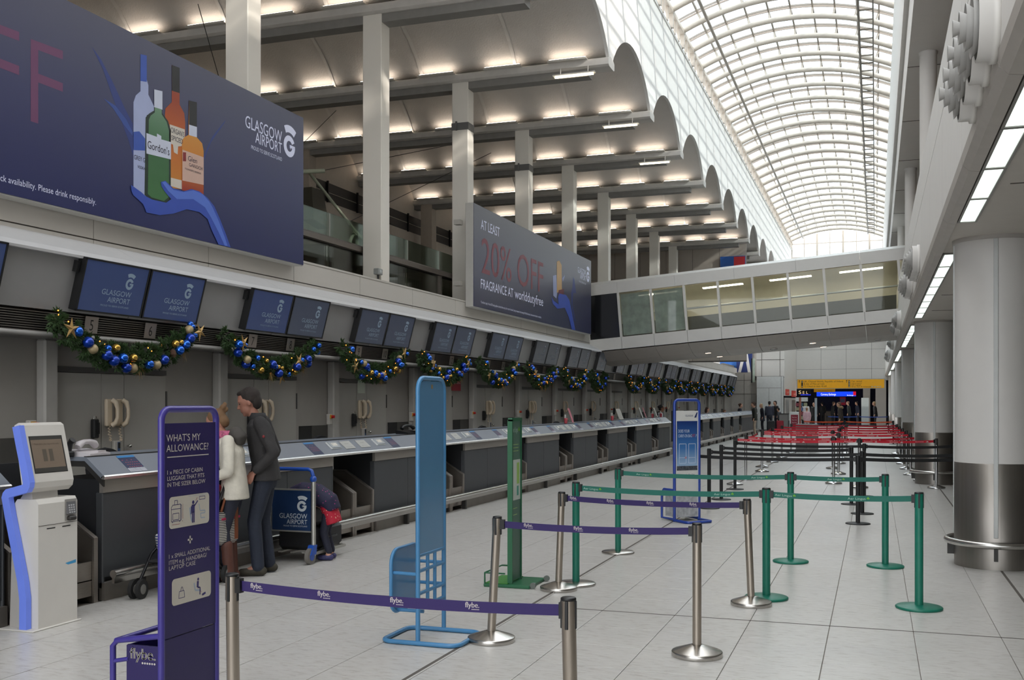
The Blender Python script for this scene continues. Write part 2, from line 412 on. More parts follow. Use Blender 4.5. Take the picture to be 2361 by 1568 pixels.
# ---- glazed barrel roof
XC, ZF, HC, RS = -2.35, 12.38, 2.9, .65
R = (HC*HC+RS*RS)/(2*RS); CZ = ZF+RS-R; AM = math.asin(HC/R)
def onarc(t, r): return (XC+r*math.sin(t), CZ+r*math.cos(t))
sk = MB().box(XA-.1, XA+.1, -9, 71.8, 12.28, 12.40).box(XC+HC-.02, XC+HC+.2, -9, 71.8, 12.2, 12.45)
SKY = struct(sk.build('window_1', M_rib), 'glazed barrel skylight on curved tubular ribs', 'skylight')
NR = 46; RY = [70.9-1.71*k for k in range(NR)]
path = [(onarc(-AM+2*AM*i/18, R)[0], 0, onarc(-AM+2*AM*i/18, R)[1]) for i in range(19)]
RIB = MB().tube(path, .085, 8).mesh('rib', M_rib)
RG = R+.34; AG = AM*1.0; NP = 10
bar = MB()
for dy in (-.0, .16):
    for i in range(NP*2):
        t0 = -AG+2*AG*i/(NP*2); t1 = -AG+2*AG*(i+1)/(NP*2)
        p, q = onarc(t0, RG), onarc(t1, RG); p2, q2 = onarc(t0, RG-.05), onarc(t1, RG-.05)
        for (A, B, C2, D) in ((p2,q2,q,p),):
            bar.add([(A[0],dy-.014,A[1]),(B[0],dy-.014,B[1]),(C2[0],dy-.014,C2[1]),(D[0],dy-.014,D[1]),(A[0],dy+.014,A[1]),(B[0],dy+.014,B[1]),(C2[0],dy+.014,C2[1]),(D[0],dy+.014,D[1])],[(0,1,2,3),(4,7,6,5),(0,4,5,1),(3,2,6,7)])
M_bar = mat('glazing_bar_paint', (146, 137, 127), .45)
GBAR = bar.mesh('glazing_bar', M_bar)
panes = []
for i in range(NP):
    t0 = -AG+2*AG*(i+.02)/NP; t1 = -AG+2*AG*(i+.98)/NP; p, q = onarc(t0, RG-.02), onarc(t1, RG-.02)
    panes.append(MB().quad((p[0],.18,p[1]), (q[0],.18,q[1]), (q[0],1.69,q[1]), (p[0],1.69,p[1])).mesh('pane', G_sky))
post = MB().box(XA-.02, XA+.1, -.06, .06, 11.9, 12.3).box(XA+.0, XA+.06, .5, .56, 11.9, 12.3).box(XA+.0, XA+.06, 1.1, 1.16, 11.9, 12.3).mesh('clerestory_post', M_rib)
cpane = MB().quad((XA+.02,.06,11.93),(XA+.02,1.65,11.93),(XA+.02,1.65,12.28),(XA+.02,.06,12.28)).mesh('pane', G_sky)
stub = MB()
for i in range(1, NP):
    t = -AG+2*AG*i/NP; p, q = onarc(t, R+.05), onarc(t, RG-.05); stub.cyl((p[0],0,p[1]), (q[0],0,q[1]), .03, n=6)
STUB = stub.mesh('spacer_row', M_rib)
for k, y in enumerate(RY):
    inst(RIB, 'rib', SKY, (0, y, 0)); inst(GBAR, 'glazing_bar', SKY, (0, y-.08, 0)); inst(STUB, 'spacer_row', SKY, (0, y, 0))
    if k < 28: inst(post, 'clerestory_post', SKY, (0, y, 0))
    if k < 29 and k > 0:
        for i in range(NP): inst(panes[i], 'pane', SKY, (0, y-.08, 0))
for i in range(NP+1):
    t = -AG+2*AG*i/NP; p = onarc(t, RG-.05)
    MB().box(p[0]-.024, p[0]+.024, -8, 71, p[1]-.04, p[1]+.03).build('purlin', M_bar, SKY)
p = onarc(-AM*.74, R-.14); MB().tube([(p[0],-8,p[1]), (p[0],71,p[1])], .05, 8).build('longitudinal_pipe', mat('pipe_grey', (150, 142, 132), .5), SKY)
# cable ladder track under the right side of the roof
for t, rr in ((.66, .035), (.80, .022)):
    p = onarc(AM*t, R-.16); MB().tube([(p[0],-8,p[1]), (p[0],71,p[1])], rr, 6).build('track_rail', mat('track_dark', (98, 90, 78), .5), SKY)
m = MB(); p = onarc(AM*.66, R-.16); q = onarc(AM*.80, R-.16)
for k in range(64): y = 20+.8*k; m.box(p[0], q[0], y-.015, y+.015, p[1]-.03, p[1]+.01)
m.build('track_rungs', mat('track_dark', (98, 90, 78), .5), SKY)
# glazed end of the roof
eg = MB().box(-5.3, .6, 71.55, 71.75, 8.3, 8.5); EG = struct(eg.build('window_2', M_rib), 'gridded glass gable closing the far end of the skylight', 'window')
ex = [-5.27+.82*k for k in range(8)]; ez = [8.5, 9.45, 10.4, 11.35, 12.25]
for k, x in enumerate(ex): 
    zt = onarc(math.asin(max(-1, min(1, (x-XC)/R))), R)[1]
    MB().box(x-.06 if k % 2 == 0 else x-.03, x+.06 if k % 2 == 0 else x+.03, 71.6, 71.72, 8.5, zt).build('mullion', M_rib, EG)
for z in ez[1:]: MB().box(-5.27, .5, 71.62, 71.7, z-.03, z+.03).build('transom', M_rib, EG)
for k in range(7):
    for j in range(4): MB().quad((ex[k]+.05,71.66,ez[j]+.03),(ex[k+1]-.05,71.66,ez[j]+.03),(ex[k+1]-.05,71.66,ez[j+1]-.03),(ex[k]+.05,71.66,ez[j+1]-.03)).build('pane', G_sky, EG)
ta = [(x, 70.3, 10.1+.75*math.cos((x-XC)/HC*1.35)) for x in [-5.25+.58*k for k in range(11)]]
MB().tube(ta, .12, 8).build('tie_arch', M_rib, EG)
# ---- right side: soffit fascia, upper windows, bulkhead, low ceiling
rf = MB().box(.47, .62, -9, 72, 6.9, 12.3).box(.47, .62, 72, 78.3, 6.9, 8.4).box(1.2, 1.6, 72, 78.3, 3.4, 8.4).box(.40, .47, -9, 72, 7.6, 8.0).box(.62, 1.6, -9, 72, 6.9, 7.1)
RF = struct(rf.build('trim_1', M_white), 'tall white fascia and soffit along the right edge of the skylight', 'trim')
for k in range(20):
    y = 4+3.3*k; MB().box(.47, 1.02, y-.006, y+.006, 6.893, 6.9).build('soffit_joint', M_joint, RF)
uw = MB().box(1.02, 1.2, -9, 72, 4.9, 6.9)
UW = struct(uw.build('wall_right_upper', mat('bronze_glazing', (128, 112, 98), .3, var=.08, scale=2)), 'bronze glazed strip above the right bulkhead', 'wall')
for k in range(40):
    y = 2+1.75*k; MB().box(.97, 1.03, y-.05, y+.05, 4.98, 6.9).build('mullion', mat('bronze_frame', (160, 138, 118), .4), UW)
bh = MB().prism([(.63, 5.0), (.63, 3.52), (.66, 3.44), (.72, 3.42), (.735, 3.44), (.735, 3.6), (1.1, 4.9), (1.1, 5.0)], 1, -9, 72)
WR = struct(bh.build('wall_right', M_joint), 'white panelled bulkhead above the right-hand columns', 'wall')
for k in range(34):
    y = -3.6+2.38*k
    MB().box(.60, .63, y+.006, y+2.374, 3.53, 4.46).build('cladding_panel', M_white, WR)
    MB().box(.60, .63, y+.006, y+2.374, 4.475, 5.0).build('cladding_panel', M_white, WR)
    MB().prism([(.595, 3.525), (.605, 3.46), (.65, 3.415), (.72, 3.405), (.72, 3.44), (.66, 3.45), (.635, 3.525)], 1, y+.005, y+2.375).build('bullnose', mat('bullnose_grey', (176, 170, 163), .5), WR)
rc = MB().box(.72, 7.2, -9, 78, 3.44, 3.6)
RC = struct(rc.build('ceiling_right', mat('low_ceiling', (196, 190, 182), .6, var=.02)), 'low white panelled ceiling over the right-hand aisle', 'ceiling')
for k in range(16):
    y = 3+3.0*k; MB().box(1.0, 7.0, y-.006, y+.006, 3.434, 3.44).build('ceiling_joint', M_joint, RC)
rw = MB().box(7.0, 7.2, -9, 78, 0, 3.44); struct(rw.build('wall_right_far', mat('aisle_wall', (132, 128, 122), .6, var=.06, scale=.6)), 'dim grey wall behind the right-hand columns', 'wall')
# linear troffers
M_trof = mat('troffer_lens', (236, 246, 238), .4, emit=1.7, ecol=(226, 242, 232), var=.12, scale=3, stretch=(1, 14, 1))
M_trf = mat('troffer_frame', (140, 138, 134), .5)
trm = MB().box(.755, .885, .02, 1.17, 3.428, 3.436).mesh('lens', M_trof)
trf = MB().box(.735, .755, 0, 1.19, 3.418, 3.44).box(.885, .905, 0, 1.19, 3.418, 3.44).box(.735, .905, 0, .02, 3.42, 3.44).box(.735, .905, 1.17, 1.19, 3.42, 3.44).mesh('frame', M_trf)
y0s = [1.12, 12.95, 24.7, 36.4, 48.1, 59.8]
for g, y0 in enumerate(y0s):
    for q in range(8):
        t = thing('linear_light', f'white linear ceiling light, {ORD[q]} in the {ORD[g]} run under the bulkhead', 'light', (0, y0+1.2*q, 0), group=f'linear lights of the {ORD[g]} run')
        inst(trm, 'lens', t); inst(trf, 'frame', t)
# ---- far end
fw = MB().box(-5.5, 7.2, 78, 78.3, 3.28, 9.2)
FW = struct(fw.build('wall_far', M_joint), 'white panelled header wall over the far hall opening', 'wall'); FS = .9128; FW.scale = (FS, FS, FS); FW.location = (0, 0, 1.72*(1-FS))
for k in range(4):
    for z0, z1 in ((3.3, 4.1), (4.115, 5.5), (5.515, 8.9)): MB().box(-5.4+1.72*k+.008, -5.4+1.72*k+1.712, 77.97, 78, z0, z1).build('cladding_panel', M_white, FW)
cw = MB().add([(-7.6,72,2.2),(-5.757,72,2.2),(-5.4,78,2.2),(-5.4,78.3,2.2),(-7.6,78.3,2.2)]+[(-7.6,72,9),(-5.757,72,9),(-5.4,78,9),(-5.4,78.3,9),(-7.6,78.3,9)], [(0,1,6,5),(1,2,7,6),(2,3,8,7),(3,4,9,8),(4,0,5,9),(0,4,3,2,1),(5,6,7,8,9)])
CW = struct(cw.build('wall_far_left', M_white), 'white panelled wall returning to the far hall opening', 'wall'); CW.scale = (FS, FS, FS); CW.location = (0, 0, 1.72*(1-FS))
for z in (3.42, 4.6, 5.9): MB().box(-7.6, -5.76, 71.985, 72.0, z-.015, z+.015).build('panel_joint', M_joint, CW)
for x in (-7.25, -6.05): MB().box(x-.012, x+.012, 71.985, 72.0, 3.4, 9).build('panel_joint', M_joint, CW)
gw = MB().box(-8.75, -7.30, 66.0, 66.4, 0, 3.56).box(-7.32, -6.96, 66.2, 66.5, 0, 3.1).box(-11, -7.3, 71.5, 71.8, 3.5, 9)
GW = struct(gw.build('wall_desk_end', mat('end_wall_grey', (176, 171, 164), .5)), 'grey wall closing off the end of the desk row', 'wall')
for z in (2.25, 3.1): MB().box(-8.7, -6.97, 65.985, 66.0, z-.012, z+.012).build('panel_joint', M_joint, GW)
MB().box(-7.73, -7.71, 65.985, 66, .1, 3.5).build('panel_joint', M_joint, GW)
# side walls and rear of the far hall
bk = MB().box(-9, 8, 93, 93.3, 0, 4.2); struct(bk.build('wall_shop', mat('shop_dark', (40, 38, 40), .6)), 'dark shop fronts beyond the far hall opening', 'wall')
fc = MB().box(-9, 8, 78.3, 93.3, 4.0, 4.2); struct(fc.build('ceiling_far', mat('far_ceiling', (150, 146, 140), .6)), 'dim ceiling of the hall beyond the yellow sign', 'ceiling')
# ================================================================ CANOPY OVER THE DESKS
M_band = mat('canopy_band', (205, 205, 206), .4, var=.015)
M_face = mat('canopy_face', (152, 151, 150), .35, .25, var=.02)
M_louv = mat('louvre_slat', (112, 107, 101), .4, .4, var=.05)
M_lip = mat('canopy_lip', (160, 158, 154), .4, var=.03)
CA = thing('check_in_canopy', 'long pale canopy with louvres carrying the screens above the check-in desks', 'canopy', (0, 0, 0))
for k in range(23):
    a, b = -5.2+3.0*k, -5.2+3.0*k+2.996
    MB().prism([(-8.26, 3.50), (-7.90, 3.31), (-7.86, 3.26), (-7.87, 3.235), (-7.95, 3.235), (-8.26, 3.40)], 1, a, b).build('fascia_band', M_band, CA)
    MB().prism([(-7.93, 3.24), (-8.075, 2.68), (-8.12, 2.68), (-7.98, 3.24)], 1, a+.004, b-.002).build('face_panel', M_face, CA)
MB().box(-8.49, -8.16, -6, 64, 2.44, 3.42).build('carcass', M_dark, CA)
for q in range(9):
    z = 2.655-.024*q; x = -8.085-.004*q
    MB().prism([(x, z), (x-.004, z-.011), (x-.05, z-.007), (x-.05, z+.002)], 1, -6, 64).build('louvre_slat', M_louv, CA)
MB().tube([(-8.10, -6, 2.425), (-8.10, 64, 2.425)], .028, 8).build('bottom_lip', M_lip, CA)
MB().box(-8.49, -8.10, -6, 64, 2.40, 2.42).build('soffit', M_face, CA)
MB().prism([(-8.26, 3.50), (-7.90, 3.31), (-7.86, 3.26), (-8.12, 2.40), (-8.49, 2.40), (-8.49, 3.42)], 1, 64.0, 64.03).build('end_cap', M_face, CA)
# ---- screens
UPM = Vector((.15, 0, .56)).normalized(); NM = Vector((UPM.z, 0, -UPM.x)); RM = Vector((0, 1, 0)); O0 = Vector((-7.97, 0, 2.689)); HM = .577; WM = 1.03
def on_screen(y, u, d=0.0): return O0+RM*y+UPM*u+NM*d
def slab(y0, y1, u0, u1, d0, d1):
    m = MB(); c = [on_screen(y, u, d) for d in (d0, d1) for (y, u) in ((y0,u0),(y1,u0),(y1,u1),(y0,u1))]
    return m.add(c, [(0,3,2,1),(4,5,6,7),(0,1,5,4),(1,2,6,5),(2,3,7,6),(3,0,4,7)])
M_scr = mat('screen_blue', (56, 70, 110), .25, emit=.10, ecol=(62, 84, 140), var=.02)
M_scr2 = mat('screen_slate', (66, 73, 92), .25, emit=.08, ecol=(88, 100, 122), var=.02)
M_scr3 = mat('screen_grey', (64, 68, 76), .22, emit=.05, ecol=(110, 118, 132), var=.02)
M_st = mat('screen_text', (128, 146, 164), .4, emit=.12, ecol=(130, 150, 168))
M_st3 = mat('screen_text_dim', (92, 98, 108), .4, emit=.15, ecol=(120, 126, 136))
fr = slab(0, WM, 0, HM, -.10, -.012)
for a in ((0, .022, 0, HM), (WM-.022, WM, 0, HM), (0, WM, 0, .018), (0, WM, HM-.018, HM)): b = slab(*a, -.013, .0); fr.add(b.v, b.f)
FRM = fr.mesh('frame', M_black)
SCRS = [slab(.02, WM-.02, .016, HM-.016, -.012, -.006).mesh('screen', m) for m in (M_scr, M_scr2, M_scr3)]
lt = MB()
put_text(lt, 'GLASGOW', on_screen(.80, .215, -.004), RM, UPM, size=.085, width=.47, align='R')
put_text(lt, 'AIRPORT', on_screen(.80, .135, -.004), RM, UPM, size=.085, width=.36, align='R')
put_text(lt, 'PROUD TO SERVE SCOTLAND', on_screen(.80, .085, -.004), RM, UPM, size=.028, width=.45, align='R')
put_logo(lt, on_screen(.735, .30, -.004), RM, UPM, .185)
LTS = [lt.mesh('lettering', M_st), lt.mesh('lettering', M_st3)]
BRK = slab(-.055, -.01, .40, .52, -.16, -.05).mesh('bracket', M_black)
singles = [30.53, 33.06]; bays = [5.737, 8.855, 11.973, 15.08, 18.106, 21.2, 24.33, 27.41, 30.53, 33.06, 35.12, 38.23, 41.5, 44.58, 47.6, 50.67, 53.9, 57.0, 60.1, 62.3]
desk_no = 3; MON = []
for y in bays:
    for q in range(1 if y in singles or y == 62.3 else 2):
        yy = y+q*1.05; g = 0 if desk_no < 8 else 1 if desk_no < 15 else 2
        t = thing('monitor', f'flat screen with a pale airport logo hung above check-in desk {numw(desk_no)}', 'monitor', (0, yy, 0), group='screens along the canopy')
        inst(FRM, 'frame', t); s = inst(SCRS[g], 'screen', t)
        inst(LTS[0 if g < 2 else 1], 'lettering', s); inst(BRK, 'bracket', t)
        MON.append((yy, desk_no)); desk_no += 1
M_plate = mat('number_plate', (176, 168, 160), .3, .6, var=.05); M_ink = mat('ink_dark', (38, 36, 35), .6)
for yy, n in MON:
    if n > 26: break
    yc = yy+(.36 if n % 2 else .29)
    p = MB().prism([(-8.062, 2.655), (-8.09, 2.475), (-8.096, 2.475), (-8.068, 2.655)], 1, yc-.10, yc+.10).build('number_plate', M_plate, CA)
    m = MB(); put_text(m, str(n), (-8.0845, yc, 2.505), (0, 1, 0), Vector((.028, 0, .18)).normalized(), size=.17, align='C', hs=.8); m.build('lettering', M_ink, p)
# ================================================================ GARLANDS
M_fir = mat('fir_green', (50, 74, 36), .7, var=.35, scale=25); M_bb = mat('bauble_blue', (12, 60, 170), .25, .55, coat=.5); M_bbs = mat('bauble_blue_gloss', (20, 100, 215), .12, .75, coat=.6)
M_bg = mat('bauble_gold', (205, 165, 80), .18, .85); M_bc = mat('bauble_champagne', (176, 158, 122), .5, .4)
M_star = mat('star_gold', (168, 136, 84), .4, .5); M_straw = mat('straw', (150, 122, 70), .7); M_cone = mat('pine_cone', (74, 48, 32), .8, var=.3, scale=60)
M_led = mat('fairy_bulb', (255, 190, 110), .4, emit=5.0, ecol=(255, 138, 48))
BALL = {n: MB().ball((0,0,0), r, 12, 8).mesh('bauble', m) for n, r, m in (('b', .062, M_bb), ('s', .058, M_bbs), ('g', .048, M_bg), ('c', .055, M_bc), ('m', .04, M_bbs), ('t', .034, M_bg))}
sm = MB(); pts = []
for i in range(10):
    a = math.pi/2+i*math.pi/5; r = .125 if i % 2 == 0 else .04; pts.append((0, r*math.cos(a), r*math.sin(a)))
sm.add([(.022,0,0),(-.015,0,0)]+pts, [(0,2+i,2+(i+1) % 10) for i in range(10)]+[(1,2+(i+1) % 10,2+i) for i in range(10)]); STAR = sm.mesh('star', M_star)
cm = MB(); cm.lathe([(.001,-.06),(.03,-.045),(.042,-.01),(.034,.03),(.012,.055),(.001,.06)], 9, smooth=False); CONE = cm.mesh('pine_cone', M_cone)
def gcurve(t, L, sag): return (L*t, -sag*(1-(2*t-1)**2)-.03*math.sin(t*9)*(.4))
def make_foliage(L, sag, seed):
    rnd = random.Random(seed); m = MB(); n = 330
    for i in range(n):
        t = (i+rnd.random())/n; y, z = gcurve(t, L, sag); a = rnd.uniform(0, 2*math.pi); rr = rnd.uniform(.03, .135)*(1.0 if .06 < t < .94 else .75)
        c = Vector((rr*math.cos(a)*.85+.02, y, z+rr*math.sin(a)))
        d = Vector((math.cos(a)*.8+.25, rnd.uniform(-.8, .8), math.sin(a)*.8-.15)).normalized()
        for q in range(17):
            dd = (d+Vector((rnd.uniform(-.8,.8), rnd.uniform(-.8,.8), rnd.uniform(-.8,.8)))).normalized()
            ln = rnd.uniform(.05, .09); s1 = dd.orthogonal().normalized()*.010; s2 = dd.cross(s1).normalized()*.010
            b = c+dd*.01; e = c+dd*ln; mid = c+dd*(ln*.45)
            m.add([b, mid+s1, mid-s1*.5+s2, mid-s1*.5-s2, e], [(0,1,2),(0,2,3),(0,3,1),(4,2,1),(4,3,2),(4,1,3)])
    return m.mesh('foliage', M_fir)
def make_bulbs(L, sag, seed):
    rnd = random.Random(seed); m = MB()
    for i in range(22):
        t = rnd.random(); y, z = gcurve(t, L, sag); a = rnd.uniform(-1.2, 1.4)
        m.ball((.135*math.cos(a), y+rnd.uniform(-.05,.05), z+.12*math.sin(a)), .0075, 5, 4)
    return m.mesh('fairy_lights', M_led)
def make_straw(seed):
    rnd = random.Random(seed); m = MB()
    for i in range(26):
        d = Vector((rnd.uniform(-.2,.5), rnd.uniform(-.7,.7), -1)).normalized(); m.cyl((0,0,0), d*rnd.uniform(.1,.2), .0022, .0008, n=3, caps=False)
    return m.mesh('straw_spray', M_straw)
FOL = [make_foliage(2.3, .40, s) for s in (1, 2, 3)]; BUL = [make_bulbs(2.3, .40, s) for s in (5, 6, 7)]; STRW = make_straw(9)
# baubles of the nearest three garlands follow the photograph: (t along, angle round the rope, kind)
G1 = [(.10,.1,'s'),(.165,-.1,'b'),(.20,-.35,'c'),(.29,-.25,'b'),(.30,.35,'m'),(.37,.75,'g'),(.345,-.5,'b'),(.40,-.1,'s'),(.475,.05,'g'),(.45,-.95,'b'),(.50,-.95,'c'),(.60,-.55,'s'),(.665,-.75,'c'),(.71,-.4,'b'),(.81,.6,'g'),(.85,.45,'t'),(.83,-.15,'s'),(.88,.0,'s'),(.92,.2,'b'),(.955,.1,'m'),(.94,.95,'c'),(.965,.9,'m'),(.975,1.3,'m')]
G2 = [(.06,-.2,'s'),(.08,-.9,'b'),(.13,.5,'m'),(.13,.9,'t'),(.16,-.7,'c'),(.18,-1.2,'b'),(.25,.2,'m'),(.23,-.9,'m'),(.31,-.8,'g'),(.35,.4,'t'),(.41,.2,'b'),(.44,.0,'m'),(.47,.0,'t'),(.50,-.7,'b'),(.51,-.1,'t'),(.64,-1.1,'m'),(.69,-.2,'b'),(.70,-.9,'g'),(.75,.3,'m'),(.82,.0,'b'),(.84,-.7,'b'),(.90,.5,'m'),(.96,.3,'m'),(.95,-.4,'m')]
G3 = [(.09,.9,'s'),(.20,.3,'m'),(.25,.5,'c'),(.28,.3,'b'),(.30,.0,'m'),(.35,-.2,'g'),(.41,-.1,'s'),(.46,-.3,'g'),(.50,-.3,'b'),(.53,-.2,'c'),(.27,-1.2,'b'),(.60,-.8,'s'),(.63,-1.1,'c'),(.65,.1,'m'),(.74,.1,'g'),(.82,.7,'b'),(.83,.1,'s'),(.86,.9,'c'),(.87,-.2,'m'),(.84,-.9,'g'),(.96,.4,'m')]
GST = [[(.05,-.3,-1.3),(.985,.1,.5)], [(.09,.3,.4),(.56,-1.3,.3),(.70,.4,.8)], [(.13,-.9,.3),(.93,.9,.7)], [(.12,.2,.2),(.60,-1.3,.4),(.90,.5,.6)]]
gy = [y for y in bays if y not in (5.737, 33.06, 62.3)]
for k, y in enumerate(gy):
    L = 2.3 if y != 30.53 else 1.5
    word = ['over desks five and six', 'over desks seven and eight', 'over desks nine and ten', 'over desks eleven and twelve'][k] if k < 4 else f'with gold stars, {ORD[k]} along the canopy'
    t = thing('garland', f'fir garland with blue and gold baubles {word}', 'garland', (-7.98, y-.47+.12*(k == 0), 2.60), group='Christmas garlands along the canopy')
    if L != 2.3: t.scale = (1, .66, 1.05)
    f = inst(FOL[k % 3], 'foliage', t); f['kind'] = 'stuff'
    b = inst(BUL[k % 3], 'fairy_lights', t); b['kind'] = 'stuff'
    lst = [G1, G2, G3][k] if k < 3 else [(t0, a0*(-1)**k+.1, kk) for (t0, a0, kk) in (G2 if k % 2 else G3)][::1 if k < 7 else 2]
    for (tt, a, kk) in lst:
        yy, zz = gcurve(tt, 2.3, .40); inst(BALL[kk], 'bauble', t, (.02+.13*math.cos(a), yy, zz+.13*math.sin(a)))
    for (tt, a, rx) in (GST[k] if k < 4 else GST[2+k % 2])[:3 if k < 7 else 1]:
        yy, zz = gcurve(tt, 2.3, .40); s = inst(STAR, 'star', t, (.03+.15*math.cos(a), yy, zz+.14*math.sin(a))); s.rotation_euler[0] = rx
    if k < 7:
        for tt in ((.43, .8) if k % 2 else (.55, .9)):
            yy, zz = gcurve(tt, 2.3, .40); inst(STRW, 'straw_spray', t, (.09, yy, zz-.07))
        yy, zz = gcurve(.78, 2.3, .40); inst(CONE, 'pine_cone', t, (.14, yy, zz-.02))
# ================================================================ DOORS IN THE BACK WALL
M_door = mat('door_grey', (160, 157, 150), .45, var=.012); M_hdr = mat('door_header', (74, 72, 70), .5); M_pil = mat('pilaster_grey', (166, 163, 157), .5)
M_cream = mat('handset_cream', (206, 190, 166), .4, var=.03); M_lock = mat('lock_black', (30, 30, 31), .4)
M_yel = mat('box_yellow', (196, 150, 40), .5); M_red = mat('button_red', (170, 26, 30), .4); M_boxg = mat('box_grey', (176, 172, 164), .5)
DW = MB().box(-8.49, -8.46, 0, .757, 0, 2.05).mesh('door_leaf', M_door); DM = MB().box(-8.49, -8.455, .767, 1.14, 0, 2.05).mesh('service_panel', M_door); DR = MB().box(-8.49, -8.46, 1.155, 1.92, 0, 2.05).mesh('door_leaf', M_door)
DH = MB().box(-8.49, -8.45, 0, 1.925, 2.06, 2.12).mesh('door_header', M_hdr)
HT = MB().prism([(2.03, -8.49), (2.03, -8.33), (2.82, -8.33), (2.92, -8.49)], 2, 1.35, 2.40)
HT = HT.mesh('hatch_housing', M_door); HO = MB().box(-8.49, -8.478, 2.05, 2.9, 0, 1.35).mesh('hatch_shade_sheet', mat('hatch_shade', (30, 29, 28), .8)); HO2 = MB().box(-8.478, -8.47, 2.42, 2.9, 0, 1.35).mesh('hatch_back_sheet', mat('hatch_back_sheet', (72, 70, 66), .7))  # dark and paler sheets paint the shade inside the opening; no recess is cut
PL = MB().rbox(-8.49, -8.36, 2.93, 3.13, 0, 2.40, .02).mesh('pilaster', M_pil); HG = MB().box(-8.46, -8.445, 1.915, 1.935, 1.62, 1.86).mesh('hinge', M_hdr)
KN = MB().ball((-8.42, 1.21, 1.20), .022, 8, 6).cyl((-8.46, 1.21, 1.20), (-8.42, 1.21, 1.20), .01, n=6).mesh('knob', M_steelh)
hb = MB().rbox(-8.455, -8.41, -.05, .05, -.16, .16, .012)
HB = hb.mesh('cradle', M_cream)
HSET = MB().tube([(-8.40,.02,.15),(-8.365,.045,.12),(-8.345,.055,.04),(-8.345,.055,-.05),(-8.365,.045,-.12),(-8.40,.02,-.15)], [.028,.03,.022,.022,.03,.03], 8).mesh('handset', M_cream)
cord = []
for i in range(40): a = i*.9; cord.append((-8.42+.012*math.cos(a), .012*math.sin(a)+(.02 if i > 20 else 0), -.16-.005*i if i < 34 else -.33+.005*(i-34)))
HC_ = MB().tube(cord, .006, 5).mesh('coiled_cord', M_cream)
LK = MB().rbox(-8.46, -8.40, -.05, .04, -.11, .11, .012).box(-8.40, -8.39, .0, .03, -.06, .07).mesh('lock_body', M_lock); LKH = MB().tube([(-8.43,-.02,.11),(-8.43,-.02,.14),(-8.43,.02,.14),(-8.43,.02,.11)], .005, 5).mesh('hook', M_steelh)
KP = MB().rbox(-8.455, -8.41, -.06, .04, -.10, .10, .008).mesh('body', M_boxg); KPK = MB().box(-8.41, -8.405, -.01, .032, -.085, .085).mesh('keypad', mat('keypad_blue', (60, 84, 118), .4)); KPS = MB().box(-8.405, -8.403, -.008, .03, .01, .075).mesh('display', M_lock)
ES = MB().rbox(-8.33, -8.27, -.055, .045, -.085, .085, .008).mesh('box', M_boxg); ESY = MB().box(-8.27, -8.265, -.04, .03, .01, .07).mesh('yellow_plate', M_yel); ESB = MB().cyl((-8.27,.02,.04), (-8.225,.02,.04), .026, n=10).mesh('mushroom_button', M_red)
dys = [5.91+3.137*k for k in range(18)]; nd = 3
for k, y in enumerate(dys):
    for me, n in ((DW, 'door_leaf'), (DM, 'service_panel'), (DR, 'door_leaf'), (DH, 'door_header'), (HT, 'hatch_housing'), (HO, 'hatch_shade_sheet'), (HO2, 'hatch_back_sheet'), (PL, 'pilaster'), (HG, 'hinge'), (KN, 'knob')):
        inst(me, n, WL, (0, y, 0))
    if k > 12: continue
    pos = f'desks {numw(3+2*k)} and {numw(4+2*k)}'
    for q in range(2 if k < 7 else 1):
        t = thing('intercom_handset', f'{"left" if q == 0 else "right"} cream intercom handset on the wall behind {pos}', 'handset', (0, y+.85+.18*q, 1.60), group='wall handsets')
        inst(HB, 'cradle', t); inst(HSET, 'handset', t); inst(HC_, 'coiled_cord', t)
    t = thing('padlock_box', f'black key lock box on the wall behind {pos}', 'lock', (0, y+.63, 1.42), group='wall lock boxes'); inst(LK, 'lock_body', t); inst(LKH, 'hook', t)
    t = thing('keypad', f'grey keypad with blue keys behind {pos}', 'keypad', (0, y+.99, 1.17), group='wall keypads'); inst(KP, 'body', t); inst(KPK, 'keypad', t); inst(KPS, 'display', t)
    t = thing('emergency_stop', f'yellow and red emergency stop box on the hatch behind {pos}', 'switch', (0, y+2.68, 1.45), group='emergency stops')
    inst(ES, 'box', t); inst(ESY, 'yellow_plate', t); inst(ESB, 'mushroom_button', t)
def wall_sign(name, label, y, z, w, hh, colr, txt, tcol):
    s = MB().box(-8.455, -8.447, y-w/2, y+w/2, z-hh/2, z+hh/2).build(name, mat('sign_'+name+str(int(y)), colr, .4)); tag(s, label, 'sign')
    m = MB()
    for i, tx in enumerate(txt): put_text(m, tx, (-8.445, y-w/2+.02, z+hh/2-.06-.055*i), (0,1,0), (0,0,1), size=.05, width=min(w-.04, .022*len(tx)))
    m.build('lettering', mat('sign_text_'+name, tcol, .5), s); return s
wall_sign('fire_notice', 'green fire exit notice under the garland behind desk 9', 16.25, 2.0, .26, .24, (188, 196, 180), ['FIRE'], (60, 140, 90))
wall_sign('red_notice', 'red security notice under the garland behind desk 11', 20.6, 2.13, .5, .32, (166, 34, 52), ['Security', 'Please keep your bags', 'with you at all times'], (235, 225, 225))
wall_sign('red_notice', 'small red notice near the narrow garland', 31.1, 2.13, .4, .32, (176, 40, 44), ['Notice'], (235, 225, 225))
wall_sign('fire_notice', 'green fire exit notice near the narrow garland', 34.2, 2.05, .26, .24, (188, 196, 180), ['FIRE'], (60, 140, 90))
